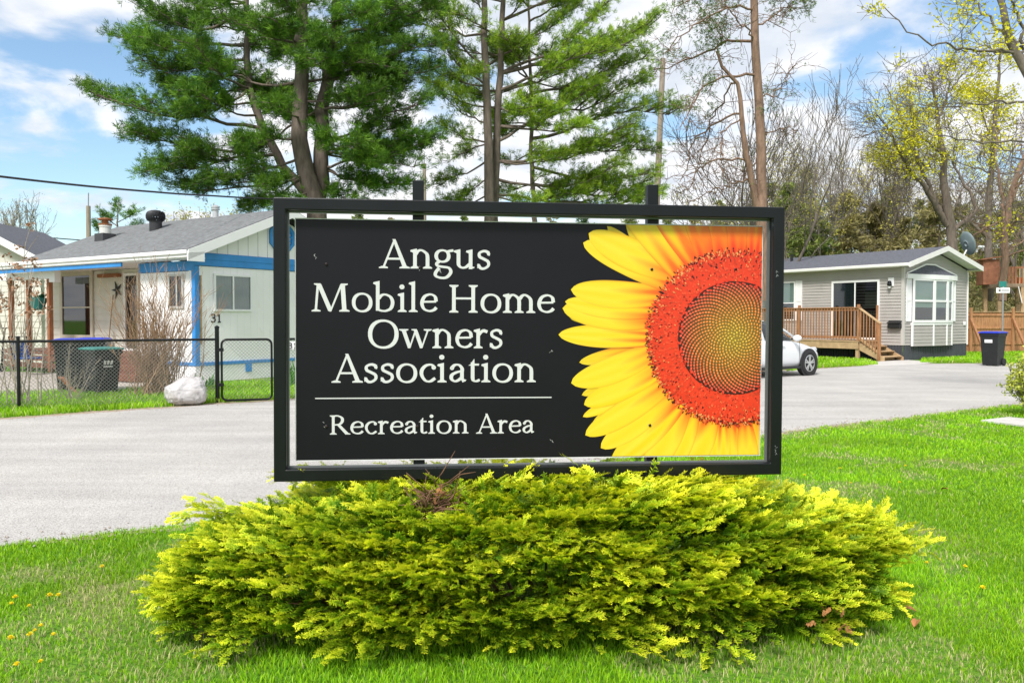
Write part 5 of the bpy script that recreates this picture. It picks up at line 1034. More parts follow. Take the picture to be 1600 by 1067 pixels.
# ---- satellite dish on the far roof slope
dp = RHW(4.0, .15, 3.66); sd_ = empty('satellite_dish', dp, R(0)); tag(sd_, 'grey satellite dish on a slanted pole above the right home roof', 'satellite dish')
MB().tube([(0, 0, -.05), (.08, 0, .20), (.24, .02, .50)], .035, 8).build('mast', M('galv_mast', (.6, .6, .58), .4, .1, 4, metal=.3), sd_)
w = MB(); vs = []; n_ = 28
nrm = Vector((.95, .17, .30)).normalized(); t1 = nrm.cross(Vector((0, 0, 1))).normalized(); t2 = t1.cross(nrm) * 1.0
cc_ = Vector((.30, .02, .76))
vs = [cc_ - nrm * .10]; fs = []
for j in range(1, 6):
    r_ = j / 5
    for k in range(n_): a = 2 * math.pi * k / n_; vs.append(cc_ + t1 * (.40 * r_ * math.cos(a)) + t2 * (.47 * r_ * math.sin(a)) + nrm * (.10 * (r_ * r_ - 1)))
for k in range(n_): fs.append((0, 1 + k, 1 + (k + 1) % n_))
for j in range(4):
    for k in range(n_): a = 1 + j * n_; fs.append((a + k, a + (k + 1) % n_, a + n_ + (k + 1) % n_, a + n_ + k))
w.add(vs, fs); o = w.build('dish', M('dish_grey', (.16, .21, .22), .55, .1, 4), sd_, smooth=True, fix=False); so = o.modifiers.new('s', 'SOLIDIFY'); so.thickness = .015
arm_e = cc_ + nrm * .52 - t2 * .30; MB().tube([cc_ - t2 * .42, arm_e], .018, 6).build('feed_arm', grey_metal, sd_); MB().tube([arm_e - nrm * .02, arm_e - nrm * .12 + t2 * .05], [.06, .045], 10).build('receiver', M('lnb', (.6, .62, .62), .5, .05, 3), sd_); MB().tube([arm_e + t1 * .12, arm_e - t1 * .12], .04, 8).build('receiver', bpy.data.materials['lnb'], sd_)
# ---- white car
CF = gnd(1259, 586.5); ch_ = R(37); hdg = Vector((math.cos(ch_), math.sin(ch_), 0)); rgt = Vector((hdg.y, -hdg.x, 0))
car_o = CF - rgt * .80 - hdg * 1.38                     # car centre: its right front wheel stands at CF
CAR = empty('parked_car', (car_o.x, car_o.y, 0), ch_); tag(CAR, 'white hatchback car parked at the road edge, mostly hidden behind the sign', 'car')
body_m = M('car_white', (.76, .78, .80), .25, .01, 2, coat=.6, spec=.5); cgl = M('car_glass', (.012, .016, .02), .04, 0, spec=.7); dkt = M('car_dark', (.02, .02, .022), .5, .1, 5)
def loft(rows, name, m, par, sub=2):
    bm = bmesh.new(); R_ = []
    for x, prof in rows:
        full = prof + [(-y, z) for y, z in reversed(prof) if y > 1e-5]; R_.append([bm.verts.new((x, y, z)) for y, z in full])
    for a, b in zip(R_[:-1], R_[1:]):
        n_ = len(a)
        for k in range(n_): bm.faces.new((a[k], a[(k + 1) % n_], b[(k + 1) % n_], b[k]))
    bm.faces.new(R_[0][::-1]); bm.faces.new(R_[-1]); bmesh.ops.recalc_face_normals(bm, faces=bm.faces); me = bpy.data.meshes.new(name); bm.to_mesh(me); bm.free()
    o = link(name, me, m, par, True); s = o.modifiers.new('s', 'SUBSURF'); s.levels = sub; s.render_levels = sub; return o
def sec(wb, wm, wt, z0, zm, zt, zc): return [(wb * .5, z0), (wb, z0 + .03), (wm, z0 + .18), (wm, zm), (wm * .985, zt - .06), (wt, zt), (wt * .5, zc)]
rows = [(-2.14, sec(.60, .66, .58, .34, .55, .82, .84)), (-2.08, sec(.74, .80, .70, .26, .55, .96, .98)), (-1.7, sec(.80, .875, .78, .22, .60, 1.02, 1.03)), (-.9, sec(.82, .89, .80, .20, .60, .98, .99)), (0, sec(.82, .895, .80, .20, .60, .95, .96)), (.75, sec(.82, .89, .79, .20, .60, .93, .97)), (1.2, sec(.82, .88, .74, .20, .58, .87, .96)), (1.75, sec(.80, .86, .66, .22, .55, .77, .86)), (2.05, sec(.72, .76, .52, .26, .50, .66, .74)), (2.17, sec(.52, .56, .40, .32, .48, .58, .62))]
cb = loft(rows, 'body', body_m, CAR)
gh = lambda wb, wt, z0, z1: [(wb * .5, z0), (wb, z0), (wb * .93, z0 + (z1 - z0) * .55), (wt, z1 - .04), (wt * .85, z1), (wt * .4, z1 + .01)]
loft([(-1.95, gh(.60, .50, .93, 1.02)), (-1.75, gh(.74, .56, .93, 1.30)), (-1.2, gh(.77, .57, .92, 1.43)), (-.3, gh(.78, .58, .90, 1.465)), (.15, gh(.78, .57, .90, 1.44)), (.75, gh(.77, .53, .91, 1.15)), (1.12, gh(.70, .48, .90, .95))], 'window_glass', cgl, CAR)
loft([(-1.72, [(.3, 1.30), (.55, 1.30), (.54, 1.335), (.3, 1.345)]), (-1.2, [(.3, 1.41), (.585, 1.40), (.57, 1.445), (.3, 1.46)]), (-.3, [(.3, 1.44), (.60, 1.43), (.585, 1.475), (.3, 1.495)]), (.12, [(.3, 1.41), (.585, 1.40), (.57, 1.45), (.3, 1.468)])], 'roof', body_m, CAR)
for s in (-1, 1):
    for P, r_ in (([(.16, s * .585, 1.425), (.60, s * .655, 1.20), (1.10, s * .735, .95)], .032), ([(-.45, s * .615, 1.42), (-.42, s * .79, .93)], .035), ([(-1.30, s * .60, 1.40), (-1.75, s * .74, .98)], .06)): MB().tube(P, r_, 6).build('pillar', body_m, CAR, smooth=True)
for s in (-1, 1):
    w = MB(); w.lathe([(.02, -.05), (.09, -.045), (.115, .0), (.08, .06), (.02, .075)], 14, (.72, s * .98, 1.00), 'x'); m_ = w.build('mirror', body_m, CAR, smooth=True); m_.data.transform(Matrix.Translation((.72, s * .98, 1.0)) @ Matrix.Diagonal((1, 1.15, .75, 1)) @ Matrix.Translation((-.72, -s * .98, -1.0)))
    MB().bar((.74, s * .80, .97), (.73, s * .93, .98), .06, .04).build('mirror_arm', dkt, CAR)
    for x in (1.38, -1.32):
        MB().lathe([(.02, -.02), (.385, -.02), (.385, .0), (.36, .004), (.02, .004)], 32, (x, s * .885, .335), 'y').build('wheel_arch', dkt, CAR)
        tw = MB().lathe([(.20, -.09), (.29, -.11), (.325, -.095), (.33, -.06), (.33, .06), (.325, .095), (.29, .11), (.21, .09)], 36, (x, s * .82, .33), 'y').build('wheel', rubber, CAR, smooth=False)
        w = MB(); w.lathe([(.215, .055), (.22, .10), (.205, .105), (.195, .06)] if s > 0 else [(.215, -.055), (.22, -.10), (.205, -.105), (.195, -.06)], 32, (x, s * .82, .33), 'y'); yo = s * (.82 + .088)
        for k in range(10):
            a = 2 * math.pi * (k // 2) / 5 + (.17 if k % 2 else -.17) + .3; w.bar((x + .03 * math.cos(a), yo, .33 + .03 * math.sin(a)), (x + .205 * math.cos(a), yo + s * .004, .33 + .205 * math.sin(a)), .034, .02, up=(0, 1, 0))
        w.lathe([(.01, -.012), (.06, -.012), (.06, .012), (.01, .014)], 16, (x, yo, .33), 'y'); w.build('rim', M('alloy', (.62, .63, .64), .3, .05, 5, metal=.7) if 'alloy' not in bpy.data.materials else bpy.data.materials['alloy'], tw)
        MB().lathe([(.01, -.004), (.205, -.004), (.205, .004), (.01, .004)], 24, (x, s * .865, .33), 'y').build('brake_disc', dkt, tw)
    MB().bar((-1.0, s * .888, .24), (1.02, s * .888, .24), .02, .07).build('sill_trim', dkt, CAR)
    MB().bar((.15, s * .90, .80), (.32, s * .90, .80), .02, .03).build('door_handle', body_m, CAR)
    MB().box((1.72, s * .60, .60), (2.02, s * .74, .74), .05).build('headlight', M('lens', (.5, .52, .55), .1, 0) if 'lens' not in bpy.data.materials else bpy.data.materials['lens'], CAR)
for s in (-1, 1):
    for x in (.98, -.38): MB().bar((x, s * .893, .30), (x - .02, s * .888, .92), .006, .010, up=(1, 0, 0)).build('door_gap', dkt, CAR)
# ---- plank fence, street sign, tree house
WF = empty('plank_fence', at(1505, 530, 37.0) * 1, 0); p0, p1 = at(1500, 535, 36.5), at(1680, 538, 37.5); WF.location = (p0.x, p0.y, 0); d_ = (p1 - p0); d_.z = 0; L_ = d_.length; WF.rotation_euler.z = math.atan2(d_.y, d_.x)
tag(WF, 'reddish plank fence with diagonal braces behind the right home', 'fence'); H_ = 1.78; rg = random.Random(3)
w = MB(); n_ = int(L_ / .145)
for k in range(n_): w.box((k * .145, .0, .04), (k * .145 + .139, .022, H_ + rg.uniform(-.01, .01)), .003)
w.build('planks', fence_wood, WF)
for z in (.35, 1.05, 1.62): MB().box((0, -.04, z), (L_, -.002, z + .09), .004).build('rail', fence_wood, WF)
MB().box((-.02, -.05, H_ + .012), (L_, .07, H_ + .045), .004).build('cap_rail', cedar_pale, WF)
for x in (.45, 2.55, 4.9):
    MB().box((x - .05, -.14, 0), (x + .05, -.042, H_ + .2), .005).build('post', fence_wood, WF); MB().bar((x - .05, -1.0, .05), (x - .02, -.10, 1.5), .09, .09).build('brace', cedar, WF)
sp_ = gnd(1566, 545.0); sp_ = at(1566, 535, 31.5); SS = empty('street_sign', (sp_.x, sp_.y, 0), R(-8)); tag(SS, 'green and white street name signs stacked on a grey post', 'street sign')
MB().tube([(0, 0, 0), (0, 0, 2.72)], .034, 8).build('post', grey_metal, SS)
gsm = M('sign_green', (.02, .22, .19), .4, .08, 5); w = MB(); w.box((-.21, -.016, 2.69), (.17, -.004, 2.91), .004); gs_ = w.build('sign_plate', gsm, SS); gs_.rotation_euler.z = R(28)
MB().box((-.26, -.050, 2.47), (.22, -.036, 2.67), .004).build('sign_plate', white_trim, SS)
w = MB(); rg = random.Random(5)
w.prism([(-.20, -.051, 2.57), (-.11, -.051, 2.51), (-.11, -.051, 2.63)], (0, -.002, 0)); w.build('arrow', num_black, SS)
for k in range(6):
    x = -.08 + .046 * k; w = MB(); w.ring([(x, -.051, 2.52), (x + .036, -.051, 2.52), (x + .036, -.051, 2.62), (x, -.051, 2.62)], [(x + .011, -.051, 2.54), (x + .025, -.051, 2.54), (x + .025, -.051, 2.60), (x + .011, -.051, 2.60)], (0, -.002, 0)); w.build('street_name_letter', M('sign_grey', (.25, .26, .28), .5, 0) if 'sign_grey' not in bpy.data.materials else bpy.data.materials['sign_grey'], SS)
th = at(1572, 440, 44); TH_ = empty('tree_house', (th.x, th.y, 0), R(-10)); tag(TH_, 'rustic wooden tree house platform with railing behind the plank fence', 'tree house')
zf = at(1572, 440, 44).z - .15; brw = M('tree_house_wood', (.30, .13, .07), .85, .3, 4)
MB().box((-.75, -1, zf - .18), (1.05, 1.2, zf), .01).build('platform', M('old_board', (.30, .22, .15), .85, .3, 4), TH_)
for x, y in ((-.65, -.9), (.45, -.9), (-.65, 1.0), (.95, 1.0)): MB().box((x - .09, y - .09, 0), (x + .09, y + .09, zf - .18), .01).build('post', cedar_pale, TH_)
w = MB()
for k in range(6): w.box((-.74 + .155 * k, -.98, zf), (-.62 + .155 * k, -.95, zf + .88), .004)
w.box((-.75, -.947, zf + .78), (1.04, -.90, zf + .88)); w.build('railing', brw, TH_)
for k in range(5): MB().box((.25 + .17 * k, -.98, zf), (.30 + .17 * k, -.94, zf + .78)).build('baluster', cedar_pale, TH_)
w = MB(); w.box((-1.05, .2, zf), (-.25, 1.2, zf + 1.35), .01); w.prism([(-1.2, .05, zf + 1.30), (-.1, .05, zf + 1.45), (-.1, .05, zf + 1.52), (-1.2, .05, zf + 1.37)], (0, 1.3, 0)); w.build('cabin', brw, TH_)
MB().box((.35, -.6, zf), (.85, -.2, zf + .34), .02).build('storage_box', M('orange_box', (.45, .10, .03), .6, .1, 4), TH_)
MB().bar((.2, -1.04, zf - .15), (.36, -1.12, zf - 1.0), .16, .03).build('plank', white_paint, TH_)
# ---- utility poles and wires
def pole(px, pyt, D, r0, r1, lean, label, name='utility_pole', arm=False):
    t_ = at(px, pyt, D); o = empty(name, (t_.x + lean * t_.z, t_.y, 0)); tag(o, label, 'pole'); MB().tube([(0, 0, -.3), (-lean * t_.z, 0, t_.z)], [r0, r1], 12).build('pole', pole_wood, o)
    MB().tube([(-lean * t_.z, 0, t_.z), (-lean * t_.z + .02, 0, t_.z + .75)], .03, 6).build('insulator_pin', grey_metal, o)
    if arm:
        for z, l_ in ((.8, .5), (1.9, .4)): MB().tube([(-lean * t_.z, 0, t_.z - z), (-lean * t_.z + l_, -.1, t_.z - z + .1)], .03, 5).build('bracket', grey_metal, o)
    return o
pole(1036, 92, 42, .20, .13, -.040, 'tall weathered utility pole between the pines and the red barked pine'); pole(663, 256, 58, .17, .12, .0, 'short utility pole top just behind the left sign post'); pole(138, 322, 48, .17, .12, -.004, 'grey utility pole with brackets above the left home chimney', arm=True)
def cable(name, pts, r, label):
    w = MB(); P = [Vector(p) for p in pts]; Q = []
    for a, b in zip(P[:-1], P[1:]):
        for k in range(12): t_ = k / 12; q = a.lerp(b, t_); q.z -= .05 * (b - a).length ** 1 * .35 * t_ * (1 - t_); Q.append(q)
    Q.append(P[-1]); o = w.tube(Q, r, 5).build(name, cable_m, smooth=True); tag(o, label, 'cable'); return o
cable('service_cable', [at(-60, 270, 14), at(0, 276, 15), at(240, 300, 19), at(330, 306, 21), at(480, 312, 26)], .022, 'thick black service cable sagging across the left sky')
cable('overhead_wire', [at(-60, 358, 40), at(0, 364, 42), at(137, 376, 48), at(330, 395, 60)], .03, 'thin wire sloping behind the roofs to the left utility pole')
cable('overhead_wire', [at(300, 290, 60), at(663, 268, 58), at(1036, 92, 42)], .012, 'faint wire rising from the short pole to the tall leaning pole')
cable('overhead_wire', [at(1040, 330, 60), at(1300, 340, 58), at(1480, 352, 55), at(1620, 345, 50)], .03, 'low wire crossing behind the trees above the right home roof')
# ================================================================ trees
def poly_tubes(PL_, RL_, sides):
    """list of polylines with radii -> vertices, quads"""
    V, Fq = [], []; nv = 0; th = np.linspace(0, 2 * np.pi, sides, endpoint=False); ct, st2 = np.cos(th), np.sin(th)
    for P, r_ in zip(PL_, RL_):
        P = np.asarray(P, float); n_ = len(P); T = np.gradient(P, axis=0); T /= np.linalg.norm(T, axis=1)[:, None] + 1e-9
        ref = np.array([0, 0, 1.]) if abs(T[:, 2]).mean() < .8 else np.array([1., 0, 0])
        A = np.cross(T, ref); A /= np.linalg.norm(A, axis=1)[:, None] + 1e-9; B = np.cross(T, A); r_ = np.asarray(r_, float)[:, None, None]
        ring_ = P[:, None, :] + r_ * (A[:, None, :] * ct[None, :, None] + B[:, None, :] * st2[None, :, None]); V.append(ring_.reshape(-1, 3))
        i, k = np.meshgrid(np.arange(n_ - 1), np.arange(sides), indexing='ij'); a = nv + i * sides + k; b = nv + i * sides + (k + 1) % sides
        Fq.append(np.stack([a, b, b + sides, a + sides], -1).reshape(-1, 4)); nv += n_ * sides
    return np.concatenate(V), np.concatenate(Fq)
def bend(p, q, n_, rg, wob, sag=0.0):
    """curved limb from p to q"""
    p, q = np.asarray(p, float), np.asarray(q, float); t_ = np.linspace(0, 1, n_)[:, None]; Ln = np.linalg.norm(q - p); o = p + (q - p) * t_
    o += np.cumsum(rg.normal(0, 1, (n_, 3)), 0) * wob * Ln / n_ * np.sin(np.pi * t_) ; o[:, 2:] += sag * Ln * np.sin(np.pi * t_); return o
def needles(P, D, S, K, wid, c0, c1, rg, spread=.9, dark=None):
    """tufts: K needle blades fanned about D at each point"""
    n_ = len(P); D = D / (np.linalg.norm(D, axis=1)[:, None] + 1e-9); d = D[:, None, :] + rg.normal(0, spread, (n_, K, 3)); d /= np.linalg.norm(d, axis=2)[..., None]
    L_ = (S[:, None] * rg.uniform(.6, 1.15, (n_, K)))[..., None]; b = P[:, None, :] + rg.normal(0, .12, (n_, K, 3)) * S[:, None, None]; sd2 = np.cross(d, rg.normal(0, 1, (n_, K, 3))); sd2 /= np.linalg.norm(sd2, axis=2)[..., None] + 1e-9; w_ = wid * S[:, None, None]
    V = np.stack([b - sd2 * w_ * .5, b + d * L_ * .55 - sd2 * w_ * .5, b + d * L_, b + d * L_ * .55 + sd2 * w_ * .5], 2).reshape(-1, 3)
    f = rg.random(n_)[:, None, None]; c = (np.array(c0) * (1 - f) + np.array(c1) * f) * rg.uniform(.75, 1.25, (n_, K, 1)); return V, np.arange(len(V)).reshape(-1, 4), np.repeat(c.reshape(-1, 3), 4, axis=0)
class Tree:
    def __init__(s, name, base, label, cat='tree', group=None, bark=None):
        s.o = empty(name, tuple(base)); tag(s.o, label, cat, group); s.b = np.array(base, float); s.P = {3: [], 5: [], 10: []}; s.R = {3: [], 5: [], 10: []}; s.tips = []; s.bark = bark or bark_grey
    def limb(s, P, r0, r1, sides=5, pw=1.0):
        P = np.asarray(P); t_ = np.linspace(0, 1, len(P)) ** pw; s.P[sides].append(P); s.R[sides].append(r0 + (r1 - r0) * t_)
    def wood(s, main='trunk'):
        for k, nm in ((10, main), ):
            pass
        Vs, Fs, n_ = [], [], 0
        for k in (3, 5, 10):
            if s.P[k]: v, f = poly_tubes(s.P[k], s.R[k], k); Vs.append(v); Fs.append(f + n_); n_ += len(v)
        return np_mesh(main, np.concatenate(Vs) - s.b, Fs, s.bark, s.o, smooth=True)
    def crown(s, V, F_, Cc, m=None, name='crown'): return np_mesh(name, V - s.b, F_, m or needle_m, s.o, Cc)
# ---------------- white pines
def pine(name, base_px, D, trunks, limbs, label, seed, extra=0, tuft=.20, c0=(.030, .105, .012), c1=(.17, .33, .022), dens=1.0, top=18.0, tr=(.42, .20), fan=.30):
    rg = np.random.default_rng(seed); b = np.array(at(base_px[0], base_px[1], D)); b[2] = 0; T = Tree(name, b, label, bark=bark_pine); pts = []
    tw = []
    for k, (path, r0, r1) in enumerate(trunks):
        P = np.array([at(x, y, D + (k - .5) * .5) for x, y in path]); P = np.concatenate([P, [P[-1] + (P[-1] - P[-2]) / np.linalg.norm(P[-1] - P[-2]) * max(.5, (top - P[-1][2]))]]); 
        s_ = np.concatenate([[0], np.cumsum(np.linalg.norm(np.diff(P, axis=0), axis=1))]); t_ = np.linspace(0, s_[-1], 26); P = np.stack([np.interp(t_, s_, P[:, i]) for i in range(3)], 1); P[1:-1] += rg.normal(0, .03, (24, 3)); T.limb(P, r0, r1 * .3, 10); tw.append(P)
    plumes = []
    for (k, y0, tx, ty, dy) in limbs:                                    # trunk index, height px, tip px, depth offset
        P = tw[k]; zz_ = at(0, y0, D)[2]; i = np.argmin(abs(P[:, 2] - zz_)); p = P[i]; q = np.array(at(tx, ty, D + dy)); plumes.append((p, q))
    for k in range(extra):                                              # limbs reaching towards and away from the road and the high crown
        P = tw[rg.integers(len(tw))]; z = rg.uniform(6.5 if k % 3 else 9, top - 1); i = np.argmin(abs(P[:, 2] - z)); p = P[i]; a = rg.uniform(0, 2 * np.pi); l_ = (1.2 + 3.6 * (1 - (z - 6) / (top - 5))) * rg.uniform(.6, 1.1)
        plumes.append((p, p + np.array([math.cos(a) * l_, math.sin(a) * l_, l_ * rg.uniform(-.05, .28)])))
    Ns, Ds = [], []
    for p, q in plumes:
        L_ = np.linalg.norm(q - p); m_ = bend(p, q, 9, rg, .22, -.05); T.limb(m_, .022 + .010 * L_, .008); d = (q - p) / L_
        for j in range(int(6 + L_ * 3.6)):
            t_ = rg.uniform(.28, 1.0); i = min(7, int(t_ * 8)); c = m_[i] + (m_[i + 1] - m_[i]) * (t_ * 8 - i); side_ = np.cross(d, [0, 0, 1.]); side_ /= np.linalg.norm(side_) + 1e-9; sg_ = rg.choice([-1, 1]); dd = d * rg.uniform(.5, 1.0) + side_ * sg_ * rg.uniform(.3, .95) + np.array([0, 0, rg.uniform(-.10, .42)]); dd /= np.linalg.norm(dd); l2 = L_ * fan * rg.uniform(.45, 1.15) * (1.15 - .55 * t_) + .18
            e = bend(c, c + dd * l2, 5, rg, .2, .04); T.limb(e, .012 + .004 * L_, .005, 3); nn = int((6 + l2 * 16) * dens); u = rg.uniform(.15, 1.05, nn); k2 = np.minimum(3, (u * 4).astype(int)); pp = e[k2] + (e[np.minimum(k2 + 1, 4)] - e[k2]) * (u * 4 - k2)[:, None]
            Ns.append(pp + rg.normal(0, .125, (nn, 3)) + np.array([0, 0, .06])); Ds.append(dd * .9 + np.array([0, 0, .35]) + rg.normal(0, .5, (nn, 3)))
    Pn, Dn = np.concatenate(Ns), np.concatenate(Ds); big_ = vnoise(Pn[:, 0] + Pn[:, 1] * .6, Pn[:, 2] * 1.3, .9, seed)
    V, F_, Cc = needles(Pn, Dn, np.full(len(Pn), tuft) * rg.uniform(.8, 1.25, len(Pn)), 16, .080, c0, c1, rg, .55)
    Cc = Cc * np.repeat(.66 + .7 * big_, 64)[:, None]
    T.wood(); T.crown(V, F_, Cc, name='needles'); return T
P1T = [([(497, 470), (496, 330), (490, 290), (478, 270), (468, 219), (470, 153), (473, 44), (474, -40)], .38, .22), ([(499, 330), (500, 290), (503, 245), (503, 175), (514, 109), (524, 44), (530, -60)], .28, .18), ([(489, 310), (462, 285), (442, 262), (431, 236), (407, 197), (389, 144), (386, 44), (388, -40)], .17, .10)]
P1L = [(2, 20, 178, -12, .5), (2, 60, 190, 62, 1.5), (2, 90, 215, 92, -1), (2, 110, 255, 128, .5), (2, 140, 290, 165, -1.5), (2, 200, 150, 150, 0), (2, 215, 205, 205, .8), (2, 235, 225, 268, -.5), (2, 262, 300, 240, -1.2), (0, 262, 280, 288, .6), (0, 240, 330, 275, -1.4), (0, 285, 378, 318, .4), (0, 225, 360, 215, -1.8), (2, 30, 285, 20, 2), (2, 0, 300, -30, -1), (0, 130, 330, 100, 1.6), (0, 290, 440, 318, -1.5), (0, 280, 410, 285, -2.2),
       (1, 245, 672, 222, .3), (1, 255, 648, 262, -.6), (1, 235, 625, 196, .8), (1, 205, 652, 165, -.5), (1, 175, 640, 130, .6), (1, 150, 668, 112, 0), (1, 120, 668, 70, -1), (1, 90, 640, 40, 1), (1, 60, 680, 10, .3), (1, 265, 590, 300, .5), (1, 280, 560, 312, -1), (1, 30, 640, -30, -.5), (1, 100, 590, 100, -2), (0, 60, 430, 30, -2), (0, 20, 450, -40, -2), (1, 40, 560, 20, -2.2), (1, 165, 570, 150, -2), (0, 180, 420, 160, -2.4), (1, 220, 560, 225, -2), (1, 240, 630, 240, 1.5), (1, 270, 640, 285, .9), (0, 110, 480, 90, -2.4), (1, 70, 520, 60, -2.5), (0, 200, 395, 240, 1.5), (1, 215, 600, 250, -1.6)]
pine('white_pine', (497, 470), 27.5, P1T, P1L, 'big multi-stemmed white pine with dense dark plumes behind the blue trimmed home', 31, extra=36, top=17, dens=1.0, fan=.34)
P2T = [([(762, 470), (764, 330), (762, 200), (757, 100), (758, -30)], .24, .17), ([(772, 470), (772, 320), (775, 250), (779, 160), (783, 80), (788, -30)], .22, .15)]
P2L = [(1, 95, 880, 15, .4), (1, 120, 945, 5, 0), (1, 100, 1012, 42, .3), (1, 130, 975, 70, -.8), (1, 150, 900, 98, .6), (0, 150, 690, 60, .4), (0, 100, 665, 5, 0), (0, 140, 668, 108, .5), (0, 185, 690, 145, -.6), (0, 215, 680, 190, .3), (0, 230, 700, 255, 0), (0, 250, 690, 290, .6), (1, 215, 930, 135, 0), (1, 190, 880, 170, -.8), (1, 250, 985, 195, .6), (1, 258, 900, 235, -.8), (1, 280, 960, 258, .5), (0, 270, 720, 308, -.5), (0, 60, 640, 20, .8), (1, 40, 850, -20, -.6), (0, 30, 720, -30, -.6), (1, 292, 930, 300, .8), (1, 70, 830, 70, -1.2), (0, 120, 730, 110, -1.2), (1, 20, 960, -30, .2), (1, 170, 850, 160, -1), (0, 300, 700, 318, .4), (1, 300, 850, 312, -.8)]
PCOL = dict(c0=(.09, .20, .014), c1=(.36, .50, .034))
pine('white_pine', (766, 470), 32, P2T, P2L, 'twin trunked white pine with open lime green tiers in the middle of the view', 33, extra=16, top=19, dens=.70, fan=.27, tuft=.20, **PCOL)
P3T = [([(836, 470), (834, 320), (831, 250), (829, 150), (827, 60), (827, -30)], .13, .085)]
P3L = [(0, 60, 905, 8, 0), (0, 110, 1012, 45, .4), (0, 118, 760, 70, -.5), (0, 150, 1005, 92, -.3), (0, 170, 955, 118, .6), (0, 195, 1000, 128, -.2), (0, 215, 1045, 180, .3), (0, 235, 990, 205, -.6), (0, 250, 1010, 235, .5), (0, 262, 1020, 262, -.5), (0, 282, 1005, 285, .4), (0, 295, 960, 308, -.6), (0, 250, 770, 250, .3), (0, 200, 770, 180, .5), (0, 20, 930, -15, .3), (0, 310, 1030, 300, 0), (0, 280, 775, 300, .4), (0, 90, 880, 95, -1), (0, 300, 890, 318, .5)]
pine('white_pine', (836, 470), 34, P3T, P3L, 'slender single white pine with layered branches just right of the twin trunks', 35, extra=12, top=17, dens=.78, fan=.27, tuft=.20, **PCOL)
# ---------------- generic bare or budding tree
def grow(T, p, d, L_, r_, lvl, rg, par):
    nseg = 6 if lvl < 2 else 4; P = [p]; dd = d / np.linalg.norm(d)
    for j in range(nseg):
        dd = dd + rg.normal(0, par['wig'], 3) + np.array([0, 0, par['up'] * (1 if lvl else .3)]); dd /= np.linalg.norm(dd); P.append(P[-1] + dd * L_ / nseg)
    P = np.array(P); r1 = max(par['rmin'], r_ * (.62 if lvl == 0 else .35)); T.limb(P, max(r_, par['rmin']), r1, 10 if lvl == 0 and r_ > .06 else (5 if lvl < 2 else 3))
    if lvl >= par['lv']: T.tips.append((P[-1], dd)); T.tips.append((P[len(P) // 2], dd)); return
    nch = par['nch'][lvl]
    for k in range(nch):
        t_ = rg.uniform(par['t0'][lvl], 1.0) if k else 1.0; i = min(nseg - 1, int(t_ * nseg)); c = P[i] + (P[i + 1] - P[i]) * (t_ * nseg - i); ang = R(rg.uniform(*par['ang'])) * (.5 if k == 0 else 1)
        ax = rg.normal(0, 1, 3); ax -= dd * ax.dot(dd); ax /= np.linalg.norm(ax) + 1e-9; nd = dd * math.cos(ang) + ax * math.sin(ang)
        grow(T, c, nd, L_ * rg.uniform(*par['len']) * (1.15 - .35 * t_), r_ * (.62 if k == 0 else .45) * rg.uniform(.8, 1.1), lvl + 1, rg, par)
BARE = dict(wig=.10, up=.05, rmin=.010, lv=4, nch=(6, 4, 4, 3), t0=(.30, .3, .25, .2), ang=(22, 55), len=(.50, .72))
def leaves(T, m_per, size, c0, c1, rg, name='leaves', spread=.25, keep=1.0, sel=None):
    tp = [t_ for t_ in T.tips if rg.random() < keep and (sel is None or sel(t_[0]))]
    if not tp: return
    P = np.array([t_[0] for t_ in tp]); n_ = len(P) * m_per; P = np.repeat(P, m_per, 0) + rg.normal(0, spread, (n_, 3)); a = rg.normal(0, 1, (n_, 3)); a /= np.linalg.norm(a, axis=1)[:, None]; b = np.cross(a, rg.normal(0, 1, (n_, 3))); b /= np.linalg.norm(b, axis=1)[:, None]
    s_ = size * rg.uniform(.6, 1.3, n_)[:, None]; V = np.stack([P - a * s_, P + b * s_ * .6, P + a * s_, P - b * s_ * .6], 1).reshape(-1, 3); f = rg.random((n_, 1)); c = np.array(c0) * (1 - f) + np.array(c1) * f
    T.crown(V, np.arange(n_ * 4).reshape(-1, 4), np.repeat(c, 4, 0), leaf_m, name)
def bare(name, px, D, H_, r_, seed, label, par=None, lean=(0, 0), stems=1, budc=None, cat='tree', group=None, bark=None, trunkf=.42):
    rg = np.random.default_rng(seed); b = np.array(at(px, 500, D)); b[2] = 0; T = Tree(name, b, label, cat, group, bark); pr_ = dict(BARE); pr_.update(par or {})
    for k in range(stems): d = np.array([lean[0] + (rg.normal(0, .22) if stems > 1 else 0), lean[1] + (rg.normal(0, .15) if stems > 1 else 0), 1.]); grow(T, b + np.array([rg.normal(0, .15 * (stems > 1)), 0, -.1]), d, H_ * trunkf, r_, 0, rg, pr_)
    T.wood()
    if budc: leaves(T, budc[0], budc[1], budc[2], budc[3], rg, 'buds' if budc[1] < .06 else 'leaves', budc[4] if len(budc) > 4 else .15)
    return T
